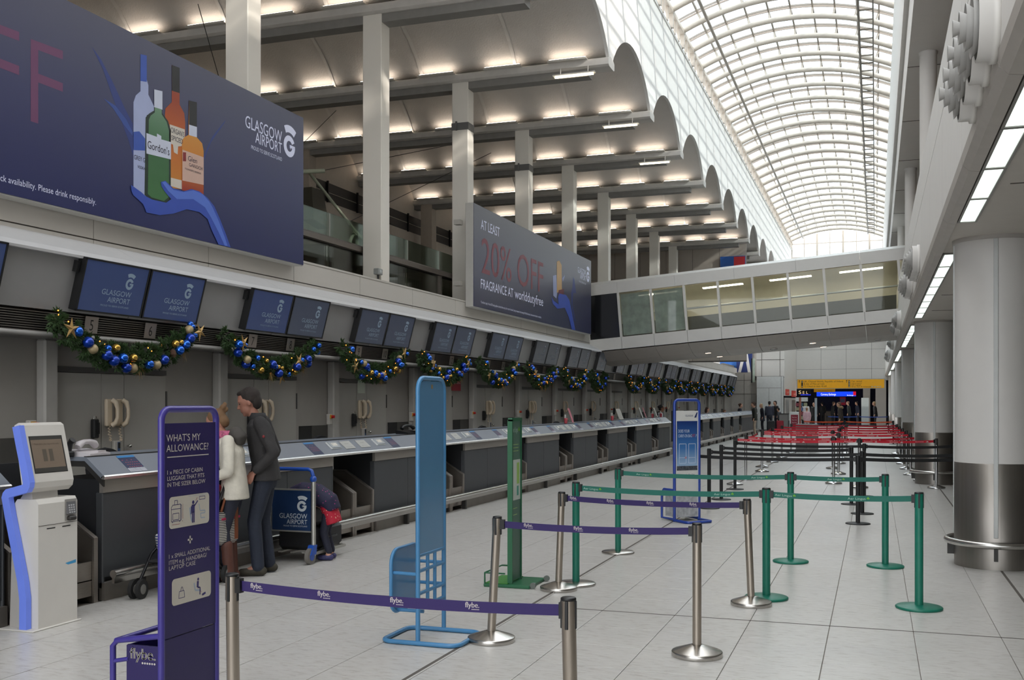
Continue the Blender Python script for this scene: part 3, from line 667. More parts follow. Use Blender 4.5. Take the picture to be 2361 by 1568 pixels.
# ================================================================ DESKS
M_top = mat('desk_laminate', (122, 128, 138), .35, var=.02); M_pan = mat('desk_panel', (66, 68, 71), .5, var=.03); M_edge = mat('desk_edge', (205, 203, 200), .25, .8)
M_skirt = mat('desk_skirt', (150, 144, 137), .4, .4, stretch=(4, .5, 40)); M_side = mat('desk_side', (32, 33, 36), .55)
def desk_run(y0, y1, label, plab):
    t = thing('worktop', label, 'worktop', (0, 0, 0))
    MB().prism([(-6.29, 1.09), (-6.475, 1.245), (-6.95, 1.245), (-6.95, 1.21), (-6.49, 1.21), (-6.31, 1.06)], 1, y0, y1).build('top', M_top, t)
    MB().prism([(-6.285, 1.09), (-6.275, 1.078), (-6.285, 1.055), (-6.31, 1.055), (-6.315, 1.075)], 1, y0, y1).build('front_edge', M_edge, t)
    MB().box(-6.497, -6.470, y0, y1, 1.245, 1.252).build('rear_rail', M_dark, t)
    y = y0+.05
    return t
desk_run(7.32, 33.75, 'long sloping grey desk top of the near check-in row', '')
desk_run(39.0, 60.5, 'pale sloping desk top of the far check-in row', '')
desk_run(1.0, 6.30, 'grey sloping desk top behind the self-service kiosk', '')
def desk_unit(y0, y1, label, endcap=0):
    t = thing('desk_unit', label, 'desk', (0, y0, 0), group='check-in desk units'); L = y1-y0
    MB().box(-6.95, -6.36, .01, L-.01, .0, 1.05).build('carcass', M_side, t)
    n = max(1, round(L/1.1)); w = L/n
    for q in range(n): MB().box(-6.36, -6.33, w*q+.004, w*(q+1)-.004, .20, .93).build('front_panel', M_pan, t)
    MB().box(-6.36, -6.32, .002, L-.002, .935, 1.05).build('skirt', M_skirt, t)
    MB().rbox(-6.40, -6.325, -.0, .03, .10, .935, .008).build('end_post', M_pan, t); MB().rbox(-6.40, -6.325, L-.03, L, .10, .935, .008).build('end_post', M_pan, t)
    MB().box(-6.36, -6.30, 0, L, 0, .155).build('plinth', mat('plinth_steel', (128, 122, 115), .45, .5, var=.06), t)
    if endcap: 
        MB().prism([(-6.30, 1.05), (-6.30, .99), (-6.50, 1.16), (-6.95, 1.16), (-6.95, 1.21), (-6.49, 1.21)], 1, -.02, .0).build('end_trim', M_dark, t)
    return t
g0 = [8.19, 11.42, 14.66, 17.907, 21.159, 24.378, 27.585, 30.85]; g1 = [9.3, 12.546, 15.787, 19.014, 22.277, 25.479, 28.72, 31.875]
cuts = [7.35]+[v for p in zip(g0, g1) for v in p]+[33.7]
names = ['beside the kiosk', 'beside the luggage trolley', 'behind the blue stand', 'behind the green stand', 'third after the blue stand', 'fourth after the blue stand', 'fifth after the blue stand', 'sixth after the blue stand', 'at the end of the near row']
for q in range(0, len(cuts)-1, 2): desk_unit(cuts[q], cuts[q+1], f'dark grey check-in desk front {names[q//2]}', q == 0)
g0b = [39.72, 42.36, 45.59, 48.79, 52.05]; g1b = [40.7, 43.39, 46.69, 49.86, 53.16]
cb = [39.05]+[v for p in zip(g0b, g1b) for v in p]+[60.4]
for q in range(0, len(cb)-1, 2): desk_unit(cb[q], cb[q+1], f'dark grey desk front in the far row, {ORD[q//2]} from its near end')
desk_unit(3.4, 6.28, 'dark grey desk front behind the self-service kiosk'); 
# conveyors between the desk fronts
M_belt = mat('belt_rubber', (42, 41, 40), .7, var=.15, scale=40); M_chut = mat('chute_steel', (158, 150, 142), .38, .8, var=.06, stretch=(3, 3, 30)); M_chin = mat('chute_inner', (92, 84, 78), .45, .6)
prof = [(-6.34, .0), (-6.34, .55), (-6.74, .80), (-6.97, .80), (-6.97, .0)]
CHK = MB().prism(prof, 1, -.02, .02).mesh('cheek', mat('cheek_steel_shaded', (104, 97, 90), .45, .5, var=.06))  # steel darkened to paint in the shade on the inner cheek faces
tp = [(-6.325, .0), (-6.325, .557), (-6.735, .815), (-6.97, .815), (-6.97, .80), (-6.742, .80), (-6.345, .548), (-6.345, .0)]
CTR = MB().prism(tp, 1, -.024, .024).mesh('edge_trim', M_chut)
def conveyor(y0, y1, label, group='baggage conveyors'):
    t = thing('baggage_conveyor', label, 'conveyor', (0, y0, 0), group=group); L = y1-y0
    for y in (.03, L*.5-.028, L*.5+.028, L-.03): inst(CHK, 'cheek', t, (0, y, 0)); inst(CTR, 'edge_trim', t, (0, y, 0))
    for q in range(2):
        a = .05+q*(L*.5); b = a+L*.5-.10
        MB().box(-6.37, -6.35, a, b, .20, .355).build('front_plate', M_chut, t)
        MB().box(-6.37, -6.35, a, b, .06, .19).build('front_plate', M_chut, t)
        MB().prism([(-6.37, .33), (-6.94, .40), (-6.94, .34), (-6.37, .27)], 1, a+.01, b-.01).build('belt', M_belt, t)
        MB().box(-6.96, -6.94, a, b, .36, .8).build('back_plate', M_chin, t)
    MB().box(-7.02, -6.98, -.0, L, 0, 1.2).build('rear_panel', M_side, t)
    return t
lab = ['hidden behind the purple sign', 'beside the bending child', 'behind the blue stand', 'behind the green stand', 'second past the green stand', 'third past the green stand', 'fourth past the green stand', 'last in the near desk row']
dlab = ['just past the kiosk', 'by the trolley', 'behind the blue stand', 'behind the green stand', 'two past the green stand', 'three past the green stand', 'four past the green stand', 'ending the near row']
for q in range(8): conveyor(g0[q]+.01, g1[q]-.01, f'steel twin-chute baggage conveyor {lab[q]}')
for q in range(5): conveyor(g0b[q]+.01, g1b[q]-.01, f'steel baggage conveyor in the far desk row, {ORD[q]} from its near end')
conveyor(6.32, 7.3, 'steel baggage conveyor in the gap beside the kiosk')
# bumper rails
def bumper(y0, y1, label):
    t = thing('bumper_rail', label, 'rail', (0, y0, 0)); L = y1-y0
    MB().tube([(-6.22, 0, .235), (-6.22, L, .235)], .036, 10).build('tube', M_steelh, t); MB().box(-6.25, -6.225, .02, L-.02, .15, .205).build('backing_strip', M_steel, t)
    n = int(L/2.2)+1
    for q in range(n): MB().box(-6.30, -6.235, .4+2.2*q, .45+2.2*q, 0, .2).build('bracket', M_dark, t)
bumper(7.36, 8.1, 'short steel bumper rail end beside the kiosk'); bumper(8.6, 33.4, 'long steel bumper rail along the near desk row'); bumper(39.2, 60.2, 'steel bumper rail along the far desk row')
# sloping desk dressing: leaflets, framed cards, plates
SU = Vector((-6.475+6.29, 0, 1.245-1.09)).normalized(); SN = Vector((-SU.z, 0, SU.x))*-1; LY = Vector((0,1,0))
if SN.z < 0: SN = -SN
def on_desk(y, u, d): return Vector((-6.29, y, 1.09))+SU*u+SN*d
def deskbox(y0, y1, u0, u1, d0, d1):
    c = [on_desk(y, u, d) for d in (d0, d1) for (y, u) in ((y0,u0),(y1,u0),(y1,u1),(y0,u1))]
    return MB().add(c, [(0,3,2,1),(4,5,6,7),(0,1,5,4),(1,2,6,5),(2,3,7,6),(3,0,4,7)])
LFB = deskbox(-.115, .115, .01, .225, .0005, .002).mesh('sheet', mat('leaflet_navy', (36, 52, 88), .3)); LFT = deskbox(-.115, .115, .20, .225, .002, .0025).mesh('header_strip', mat('leaflet_cyan', (44, 128, 190), .3))
LFW = deskbox(-.115, .115, .01, .06, .002, .0025).mesh('footer_picture', mat('leaflet_white', (170, 172, 182), .3, var=.2, scale=30))
lm = MB()
for i in range(4):
    for j in range(3 if i < 1 else 6): 
        c = on_desk(-.085+.06*(j if i < 1 else j*.5)+(.02 if i else 0), .165-.03*i, .0026); lm.quad(c-LY*.008-SU*.004, c+LY*.008-SU*.004, c+LY*.008+SU*.004, c-LY*.008+SU*.004)
LFL = lm.mesh('print_marks', mat('leaflet_red', (170, 70, 84), .4))
CDB = deskbox(-.13, .13, .075, .20, .0005, .008).mesh('card', mat('card_white', (196, 198, 198), .4)); CDF = deskbox(-.09, .125, .085, .19, .008, .02).mesh('frame', mat('frame_clear', (176, 182, 186), .2)); CDP = deskbox(-.05, .08, .115, .165, .02, .021).mesh('picture', mat('card_photo', (214, 210, 200), .3, var=.25, scale=50))
PLT = deskbox(-.13, .13, .06, .20, .0005, .006).mesh('plate', mat('desk_plate', (184, 184, 180), .35, .2)); ptm = MB()
put_text(ptm, 'Place bag here', on_desk(-.05, .145, .007), LY, SU, size=.018, width=.1); put_text(ptm, 'One bag at a time please', on_desk(-.09, .085, .007), LY, SU, size=.016, width=.18); PTT = ptm.mesh('lettering', mat('plate_text', (110, 108, 106), .5))
def dress(yc, tagw, only=None):
    for dy, kind in ((-.95, 'l'), (-.44, 'c'), (.0+-.08, 'p'), (.34, 'p'), (.80, 'c'), (1.20, 'l')):
        if only and dy not in only: continue
        y = yc+dy; side = 'left' if dy < .1 else 'right'
        if kind == 'l':
            t = thing('desk_leaflet', f'navy baggage leaflet, {side} side of the desk top {tagw}', 'leaflet', (0, y, 0), group='leaflets on the desk tops'); inst(LFB, 'sheet', t); inst(LFT, 'header_strip', t); inst(LFL, 'print_marks', t)
            if int(yc*10) % 3 != 2: inst(LFW, 'footer_picture', t)
        elif kind == 'c':
            t = thing('framed_card', f'small framed card, {side} side of the desk top {tagw}', 'card', (0, y, 0), group='framed cards on the desk tops'); inst(CDB, 'card', t); inst(CDF, 'frame', t); inst(CDP, 'picture', t)
        else:
            t = thing('notice_plate', f'{side} pale notice plate on the desk top {tagw}', 'sign', (0, y, 0), group='notice plates on the desk tops'); q = inst(PLT, 'plate', t); inst(PTT, 'lettering', q)
for q in range(8): dress((g0[q]+g1[q])/2, dlab[q], (-.95, -.08, .34, .80, 1.20) if q == 0 else None)
for q in range(5): dress((g0b[q]+g1b[q])/2, f'at the {ORD[q]} far-row conveyor')
dress(6.45, 'behind the kiosk', (-.95, -.44))
# office chairs behind the desks
M_seat = mat('chair_black', (26, 26, 28), .7, var=.1)
chb = MB().tube([(0,-.2,.98),(0,0,.98),(0,.2,.98)], [.03,.03,.03], 6)
bk_ = MB(); n = 9
for i in range(n):
    a = i/(n-1)*2-1; 
ring_o = [(.0, .23*math.sin(2*math.pi*i/20), 1.03+.23*math.cos(2*math.pi*i/20)*(.95)) for i in range(20)]
ring_i = [(.05+.0, p[1]*.96, 1.03+(p[2]-1.03)*.96) for p in ring_o]
bk_.add(ring_o+ring_i, [(i, (i+1) % 20, 20+(i+1) % 20, 20+i) for i in range(20)]+[tuple(range(20)), tuple(range(39, 19, -1))]); CHB = bk_.mesh('backrest', M_seat)
CHS = MB().rbox(-.05, .42, -.23, .23, .55, .63, .03).mesh('seat', M_seat); CHP = MB().cyl((.2,0,.1), (.2,0,.56), .03, n=8).mesh('gas_post', M_dark)
fb_ = MB()
for i in range(5): a = 2*math.pi*i/5; fb_.tube([(.2,0,.11), (.2+.28*math.cos(a), .28*math.sin(a), .06)], [.025, .018], 6); fb_.ball((.2+.28*math.cos(a), .28*math.sin(a), .035), .034, 6, 5)
CHF = fb_.mesh('star_base', M_dark); CHA = MB().tube([(.0,0,.85),(-.03,0,.7),(.1,0,.6)], .02, 6).mesh('back_stem', M_dark)
for q, y in enumerate((8.89, 11.92, 13.35, 17.1, 19.95, 21.3, 25.2, 29.6)):
    t = thing('office_chair', f'black office chair behind the near desk row, {ORD[q]} from the kiosk', 'chair', (-7.62, y, 0), .3 if q % 2 else -.25, group='office chairs behind the desks')
    for me, n_ in ((CHB, 'backrest'), (CHS, 'seat'), (CHP, 'gas_post'), (CHF, 'star_base'), (CHA, 'back_stem')): inst(me, n_, t)
# desk telephones and papers
def telephone(label, loc, rz, m1, m2):
    t = thing('desk_phone', label, 'telephone', loc, rz)
    MB().prism([(-.12, 0), (-.12, .06), (.11, .025), (.11, 0)], 1, -.17, .17).build('base', m1, t)
    MB().tube([(-.02,-.15,.08),(-.02,-.12,.105),(-.02,-.05,.125),(-.02,.05,.125),(-.02,.12,.105),(-.02,.15,.08)], [.03,.034,.022,.022,.034,.03], 8).build('handset', m2, t)
    MB().box(.02, .09, .0, .13, .03, .045).build('key_block', m2, t)
telephone('white desk telephone on the counter beside the kiosk', (-6.62, 7.52, 1.245), .2, mat('phone_white', (206, 200, 202), .4), mat('phone_white2', (200, 194, 196), .4))
telephone('black desk telephone on the counter left of the blue stand', (-6.66, 14.35, 1.245), -.2, M_lock, M_black)
t = thing('barcode_scanner', 'small black scanner on the counter beside the white telephone', 'scanner', (-6.62, 7.28, 1.245)); MB().rbox(-.03, .03, -.04, .04, 0, .05, .01).build('foot', M_black, t); MB().tube([(0,0,.05),(.01,0,.12),(.04,0,.15)], [.02,.025,.03], 8).build('head', M_black, t)
M_paper = mat('paper_white', (214, 212, 208), .6); M_pink = mat('paper_pink', (196, 120, 132), .6); M_cup = mat('cup_red', (170, 60, 70), .5, var=.5, scale=40)
def card_stand(label, y, hh, m, w=.14, x=-6.62, tilt=.3):
    t = thing('counter_sign', label, 'sign', (x, y, 1.245), group='upright cards on the desks')
    MB().add([(0,-w/2,0),(0,w/2,0),(-.10*tilt/.3-.02,w/2,hh),(-.10*tilt/.3-.02,-w/2,hh),(-.006,-w/2,0),(-.006,w/2,0),(-.126,w/2,hh),(-.126,-w/2,hh)], [(0,1,2,3),(7,6,5,4),(0,3,7,4),(1,5,6,2),(3,2,6,7),(0,4,5,1)]).build('panel', m, t)
    MB().box(-.08, .02, -w/2, w/2, 0, .01).build('foot', M_boxg, t)
card_stand('pink striped price card on the desk past the green stand', 23.3, .34, M_pink); card_stand('pale grey notice board standing on the desk below the narrow garland', 28.2, .30, M_boxg, .5)
card_stand('white upright card left of a pink one on the far desks', 31.0, .32, M_paper); card_stand('pink and white upright card on the far desks', 31.5, .32, M_pink); card_stand('tall white upright card left of the desk attendant', 33.2, .30, M_paper)
CUPM = MB().lathe([(.035,0),(.045,.12),(.042,.12),(.034,.01)], 12).mesh('cup_body', M_cup); CUPC = MB().box(-.02,.0,-.03,.03,.06,.2).mesh('tags', M_paper)
for q, (y, l) in enumerate(((22.6, 'before the pink price card'), (27.0, 'left of the grey notice board'), (32.3, 'right of the pink and white card'), (33.65, 'in front of the desk attendant'))):
    t = thing('pen_cup', f'red patterned cup of luggage tags {l}', 'cup', (-6.6, y, 1.245), group='cups on the desks'); inst(CUPM, 'cup_body', t); inst(CUPC, 'tags', t)
# ================================================================ COLUMNS ON THE LEFT
for k in range(5, 14):
    y = BY[k]; t = thing('square_column', f'tall square cream column, {ORD[k-5]} behind the desks counting from the camera', 'column', (-8.64, y, 3.885), group='square columns above the canopy')
    MB().rbox(-.19, .19, -.17, .17, 0, 4.90, .012).build('shaft', M_colw, t)
    if k in (7, 8):
        MB().box(-.20, .20, -.18, .18, 3.84, 4.0).build('band_clamp', mat('clamp_grey', (98, 97, 95), .5), t); MB().box(-.10, -.06, -.21, -.18, 3.83, 4.03).build('clamp_bolt', mat('clamp_grey', (98, 97, 95), .5), t)
for k in range(5, 13):
    y = BY[k]; t = thing('square_column', f'square cream column of the back row, {ORD[k-5]} from the camera', 'column', (-15.1, y, 3.6), group='square columns of the back row'); MB().rbox(-.22, .22, -.2, .2, 0, 5.2, .015).build('shaft', mat('column_back', (176, 164, 150), .5), t)
t = thing('small_camera', 'small grey camera on a black spike at the foot of the second column', 'camera', (-8.44, 16.88, 3.885)); MB().cyl((0,0,0), (0,0,.13), .008, .022, n=8).build('spike', M_black, t); MB().rbox(-.05, .05, -.09, .09, .13, .24, .01).build('housing', mat('cam_grey', (140, 142, 140), .4), t); MB().cyl((.05,0,.19), (.056,0,.19), .03, n=10).build('lens', mat('cam_lens', (196, 200, 200), .2), t)
# ---- glass balustrade of the upper concourse
BL = thing('glass_balustrade', 'green-tinted glass balustrade with a wide metal rail above the parapet', 'balustrade', (-8.95, 8, 3.885))
M_rail = mat('balustrade_rail', (112, 104, 97), .4, .4)
for q in range(14):
    y = q*1.6
    MB().box(-.012, .012, y+.01, y+1.59, .62, 1.12).build('upper_pane', G_bal, BL); MB().box(-.012, .012, y+.01, y+1.59, 0, .58).build('lower_pane', G_dark, BL)
    if q % 2 == 0: MB().box(-.05, .05, y-.06, y+.06, 0, .6).build('post', M_rail, BL)
    MB().box(-.014, .02, y-.012, y+.012, .7, 1.12).build('pane_clip', M_steel, BL)
MB().prism([(-.09, .58), (.10, .58), (.10, .67), (.04, .71), (-.06, .71), (-.09, .68)], 1, 0, 22.4).build('handrail', M_rail, BL)
# ---- old aircraft frame hung in the upper concourse
M_glid = mat('glider_frame', (172, 178, 158), .5, var=.05); M_fab = mat('glider_fabric', (120, 122, 108), .7, var=.1)
t = thing('hanging_aircraft', 'pale green aircraft frame hung on wires behind the balustrade', 'aircraft', (-11.6, 19.6, 0))
MB().tube([(-1.4,-2.2,5.9),(-.4,-.6,6.55),(.3,.4,6.75)], .05, 6).build('spar', M_glid, t); MB().tube([(.0,.3,6.7),(.1,2.2,5.75),(.15,3.2,5.3)], .035, 6).build('boom', M_glid, t)
MB().ball((.15,3.25,5.28), .09, 8, 6).build('boom_ball', mat('ball_grey', (120, 118, 112), .4), t)
for i, (yy, zz) in enumerate(((-.55, 5.75), (2.35, 4.75))):
    MB().tube([(0,yy,zz),(0,yy+.18,zz+.28),(0,yy+.15,zz+.8),(0,yy,zz+1.0),(0,yy-.2,zz+.75),(0,yy-.2,zz+.25)], .045, 6, closed=True).build('ring_frame', M_glid, t)
MB().add([(-.2,.3,5.7),(.1,.3,5.7),(.1,1.0,5.6),(-.2,1.0,5.6),(-.15,.3,6.4),(.05,.3,6.4),(.05,.8,6.4),(-.15,.8,6.4)], [(0,1,5,4),(1,2,6,5),(2,3,7,6),(3,0,4,7),(4,5,6,7),(0,3,2,1)]).build('cabin', mat('cabin_dark', (60, 56, 46), .7), t)
MB().box(-1.5, 1.2, -1.2, 3.4, 4.86, 4.90).build('lower_wing', M_fab, t)
for a, b in (((0,2.0,5.9),(1.6,7.3,8.6)), ((0,.3,6.7),(1.2,6.0,8.6)), ((-.4,-.6,6.5),(-.4,2.2,8.6)), ((0,-2,6),(.4,-4.2,8.7))): MB().cyl(a, b, .008, n=4).build('wire', M_dark, t)
# ================================================================ BILLBOARDS
XBF = -8.05
NAVY = grad_mat('poster_navy', [(0, (36, 42, 88)), (.5, (54, 58, 96)), (1, (76, 77, 98))], 2, 3.77, 5.96)
NAVY2 = grad_mat('poster_slate', [(0, (32, 36, 74)), (.5, (58, 59, 84)), (1, (92, 92, 102))], 2, 3.77, 5.96)
def board(y0, y1, label, m):
    t = thing('billboard', label, 'billboard', (0, 0, 0))
    MB().rbox(-8.238, XBF-.012, y0, y1, 3.755, 5.97, .008).build('casing', mat('board_casing', (190, 188, 182), .4), t)
    f = MB().box(XBF-.012, XBF, y0+.012, y1-.012, 3.768, 5.962).build('poster_face', m, t)
    return t, f
PC = {}
def ink(name, c, em=0): return mat('ink_'+name, c, .45, var=.03, emit=em)
def flat(parent, name, pts, m, layer=1):
    x = XBF+.0012*layer; mb = MB(); vs = [(x, p[0], p[1]) for p in pts]
    from mathutils.geometry import tessellate_polygon
    tri = tessellate_polygon([[Vector(v) for v in vs]])
    mb.add(vs, [tuple(tq) for tq in tri]); return mb.build(name, m, parent)
B1, F1 = board(2.4, 13.64, 'huge navy drinks billboard with bottles held in a blue hand', NAVY)
RR, UU = (0,1,0), (0,0,1)
flat(F1, 'letter_f', [(8.32,5.39),(8.76,5.41),(8.76,5.32),(8.42,5.31),(8.42,5.07),(8.76,5.07),(8.76,4.98),(8.42,4.98),(8.42,4.56),(8.32,4.56)], ink('plum', (108, 62, 98)))
flat(F1, 'letter_f', [(7.73,5.39),(8.17,5.41),(8.17,5.32),(7.83,5.31),(7.83,5.07),(8.17,5.07),(8.17,4.98),(7.83,4.98),(7.83,4.56),(7.73,4.56)], ink('plum', (108, 62, 98)))
I_sp = ink('splash', (44, 60, 124))
flat(F1, 'splash', [(9.19,5.59),(9.33,5.50),(9.52,5.3),(9.7,5.08),(9.85,4.92),(9.86,4.54),(9.78,4.71),(9.63,4.95),(9.50,5.16),(9.36,5.40)], I_sp, 1); flat(F1, 'splash', [(9.37,5.08),(9.56,5.05),(9.74,4.94),(9.85,4.82),(9.85,4.78),(9.7,4.87),(9.52,5.01)], ink('splash2', (52, 78, 150)), 1.5)
flat(F1, 'splash', [(11.18,4.84),(11.37,5.14),(11.66,5.43),(11.63,5.38),(11.34,5.06),(11.2,4.81)], I_sp)
vodka = [(9.98,5.76),(10.09,5.78),(10.09,5.5),(10.12,5.44),(10.12,5.33),(10.22,5.22),(10.22,5.16),(10.09,5.08),(10.07,4.13),(9.86,4.15),(9.86,5.17),(9.9,5.26),(9.98,5.33),(9.98,5.47)]
b = flat(F1, 'bottle_print', vodka, ink('frost', (164, 174, 210)), 2); b['label'] = 'frosted white vodka bottle'
flat(F1, 'bottle_cap_print', [(9.98,5.76),(10.09,5.78),(10.09,5.47),(9.98,5.45)], ink('capblue', (52, 84, 170)), 3); flat(F1, 'label_print', [(9.86,4.83),(9.96,4.86),(10.06,4.80),(10.06,4.66),(9.86,4.62)], ink('capblue', (52, 84, 170)), 3)
gin = [(10.22,5.42),(10.37,5.44),(10.37,5.18),(10.48,5.11),(10.53,5.01),(10.53,4.18),(10.42,4.11),(10.15,4.11),(10.07,4.14),(10.09,5.05),(10.13,5.11),(10.22,5.17)]
rum = [(10.55,5.81),(10.7,5.82),(10.7,5.37),(10.79,5.29),(10.81,5.18),(10.81,4.35),(10.50,4.31),(10.50,5.01),(10.42,5.16),(10.43,5.25),(10.55,5.36)]
flat(F1, 'bottle_print', rum, grad_mat('rum', [(0, (196, 130, 44)), (.55, (190, 96, 30)), (1, (150, 56, 20))], 2, 4.3, 5.4), 2)
flat(F1, 'bottle_cap_print', [(10.55,5.81),(10.7,5.82),(10.7,5.51),(10.55,5.5)], ink('black', (28, 28, 30)), 3); flat(F1, 'label_print', [(10.51,5.08),(10.8,5.09),(10.8,4.89),(10.67,4.85),(10.66,4.75),(10.59,4.76),(10.57,4.85),(10.51,4.85)], ink('cream', (206, 198, 186)), 3)
flat(F1, 'label_print', [(10.53,4.44),(10.75,4.45),(10.75,4.34),(10.53,4.34)], ink('cream', (206, 198, 186)), 3)
flat(F1, 'bottle_print', [(p[0]-.02 if p[0] < 10.1 else p[0], p[1]) for p in gin], ink('ginedge', (24, 44, 34)), 3)
flat(F1, 'bottle_print', [(10.30+(p[0]-10.30)*.84, 4.7+(p[1]-4.7)*.96) for p in gin], grad_mat('gin', [(0, (64, 112, 66)), (.6, (52, 100, 60)), (1, (104, 142, 112))], 2, 4.1, 5.2), 4)
flat(F1, 'bottle_cap_print', [(10.22,5.42),(10.37,5.44),(10.37,5.22),(10.22,5.21)], ink('white', (200, 206, 224)), 5); flat(F1, 'label_print', [(10.08,4.87),(10.27,4.87),(10.27,4.91),(10.35,4.9),(10.35,4.86),(10.53,4.87),(10.53,4.66),(10.08,4.63)], ink('white', (200, 206, 224)), 5)
wh = [(10.88,5.47),(11.04,5.49),(11.04,5.05),(11.15,5.0),(11.18,4.91),(11.18,4.34),(10.74,4.33),(10.74,4.94),(10.79,4.99),(10.87,5.04)]
flat(F1, 'bottle_print', wh, grad_mat('whisky', [(0, (150, 40, 30)), (.5, (196, 120, 40)), (1, (206, 140, 52))], 2, 4.33, 5.05), 4); flat(F1, 'bottle_cap_print', [(10.88,5.47),(11.04,5.49),(11.04,5.18),(10.88,5.17)], ink('black', (28, 28, 30)), 5); flat(F1, 'label_print', [(10.88,5.17),(11.04,5.18),(11.04,5.05),(10.88,5.04)], ink('white', (200, 206, 224)), 5)
flat(F1, 'label_print', [(10.75,4.83),(11.18,4.83),(11.18,4.48),(10.75,4.45)], ink('blush', (206, 172, 156)), 5); flat(F1, 'label_print', [(10.76,4.80),(10.82,4.81),(10.82,4.70),(10.76,4.69)], ink('wine', (130, 34, 36)), 6)
hand = [(9.81,4.21),(9.85,4.2),(9.99,4.16),(10.06,4.13),(10.18,4.11),(10.44,4.12),(10.53,4.18),(10.41,4.25),(10.35,4.3),(10.34,4.35),(10.42,4.38),(10.57,4.32),(10.77,4.32),(10.93,4.38),(11.09,4.38),(11.26,4.33),(11.4,4.25),(11.52,4.11),(11.66,3.92),(11.76,3.77),(11.63,3.77),(11.49,3.77),(11.34,3.94),(11.26,4.06),(11.09,4.12),(10.83,4.11),(10.57,4.01),(10.32,3.95),(10.08,3.94),(10.02,4.03),(9.85,4.1),(9.82,4.14)]
flat(F1, 'hand_print', hand, ink('handblue', (50, 78, 172)), 7); flat(F1, 'hand_print', [(10.36,4.35),(10.42,4.37),(10.57,4.3),(10.77,4.31),(10.96,4.37),(11.15,4.36),(11.29,4.29),(11.37,4.22),(11.49,4.08),(11.63,3.88),(11.69,3.78),(11.63,3.77),(11.49,3.93),(11.34,4.08),(11.2,4.2),(10.96,4.26),(10.64,4.2),(10.47,4.27)], ink('handlight', (84, 116, 206)), 8)
m = MB(); put_text(m, "Gordon's", (XBF+.008, 10.10, 4.70), RR, UU, size=.13, width=.40); put_text(m, 'GREY G', (XBF+.004, 9.87, 4.52), RR, UU, size=.075, width=.19); put_text(m, 'VODKA', (XBF+.004, 9.93, 4.43), RR, UU, size=.05, width=.13)
put_text(m, "ORGAN'S", (XBF+.005, 10.53, 4.99), RR, UU, size=.09, width=.26); put_text(m, 'SPICED', (XBF+.005, 10.54, 4.90), RR, UU, size=.085, width=.22); put_text(m, 'Glen', (XBF+.008, 10.86, 4.72), RR, UU, size=.09, width=.18); put_text(m, 'GARIOCH', (XBF+.008, 10.88, 4.655), RR, UU, size=.06, width=.27); put_text(m, "FOUNDER'S RESERVE", (XBF+.008, 10.80, 4.60), RR, UU, size=.03, width=.32)
m.build('bottle_lettering', ink('type', (48, 46, 66)), F1)
M_wt = ink('posterwhite', (206, 210, 232), .12)
m = MB(); put_text(m, 'GLASGOW', (XBF+.003, 13.03, 5.45), RR, UU, size=.235, width=.92, align='R'); put_text(m, 'AIRPORT', (XBF+.003, 13.03, 5.295), RR, UU, size=.215, width=.68, align='R'); put_text(m, 'PROUD TO SERVE SCOTLAND', (XBF+.003, 13.03, 5.185), RR, UU, size=.075, width=.78, align='R')
put_logo(m, (XBF+.003, 13.23, 5.29), RR, UU, .46); put_text(m, 'Brands pictured subject to stock availability. Please drink responsibly.', (XBF+.003, 9.25, 3.88), RR, UU, size=.092, width=2.35, align='R'); m.build('lettering', M_wt, F1)
B2, F2 = board(20.595, 30.28, 'slate fragrance billboard offering at least 20% off', NAVY2)
m = MB(); put_text(m, 'AT LEAST', (XBF+.003, 21.02, 5.475), RR, UU, size=.30, width=1.19); put_text(m, 'FRAGRANCE AT', (XBF+.003, 21.02, 4.19), RR, UU, size=.30, width=2.12); put_text(m, 'worlddutyfree', (XBF+.003, 23.26, 4.19), RR, UU, size=.33, width=2.22)
put_text(m, '*Conditions apply. At least 20% saving applies to selected lines only, ask in store for details. Savings compared to the average UK High Street price. Items pictured subject to availability.', (XBF+.003, 21.01, 3.87), RR, UU, size=.07, width=4.32)
put_text(m, 'GLASGOW', (XBF+.003, 29.68, 5.45), RR, UU, size=.235, width=.90, align='R'); put_text(m, 'AIRPORT', (XBF+.003, 29.68, 5.295), RR, UU, size=.215, width=.66, align='R'); put_text(m, 'PROUD TO SERVE SCOTLAND', (XBF+.003, 29.68, 5.185), RR, UU, size=.07, width=.76, align='R'); put_logo(m, (XBF+.003, 29.90, 5.29), RR, UU, .46); m.build('lettering', M_wt, F2)
m = MB(); put_text(m, '20% OFF', (XBF+.003, 21.06, 4.53), RR, UU, size=1.12, width=4.44); m.build('offer_lettering', ink('rust', (120, 52, 66)), F2)
flat(F2, 'perfume_print', [(26.34,5.07),(26.66,5.13),(26.74,4.66),(26.66,4.5),(26.38,4.55)], ink('glassy', (150, 158, 196)), 2); flat(F2, 'perfume_print', [(26.7,5.49),(26.93,5.55),(27.15,5.45),(27.18,4.77),(26.7,4.65)], ink('honey', (196, 158, 108)), 3); flat(F2, 'perfume_print', [(26.86,4.74),(27.37,4.83),(27.37,4.60),(26.86,4.58)], ink('berry', (98, 34, 50)), 4); flat(F2, 'brush_print', [(27.2,5.1),(27.46,5.22),(27.44,5.16),(27.26,5.01)], ink('glassy', (150, 158, 196)), 4)
flat(F2, 'hand_print', [(26.2,4.5),(26.44,4.41),(26.86,4.36),(26.8,4.55),(26.93,4.66),(27.57,4.68),(27.89,4.58),(28.16,4.24),(28.51,3.77),(28.16,3.77),(27.83,4.1),(27.44,4.32),(26.74,4.23),(26.32,4.33)], ink('handblue', (50, 78, 172)), 5); flat(F2, 'splash', [(28.3,5.26),(28.44,5.2),(28.51,5.02),(28.62,4.84),(28.3,4.81),(28.23,4.43),(28.53,4.04),(28.44,4.03),(28.12,4.42),(28.1,4.79),(28.23,4.99)], I_sp, 2)
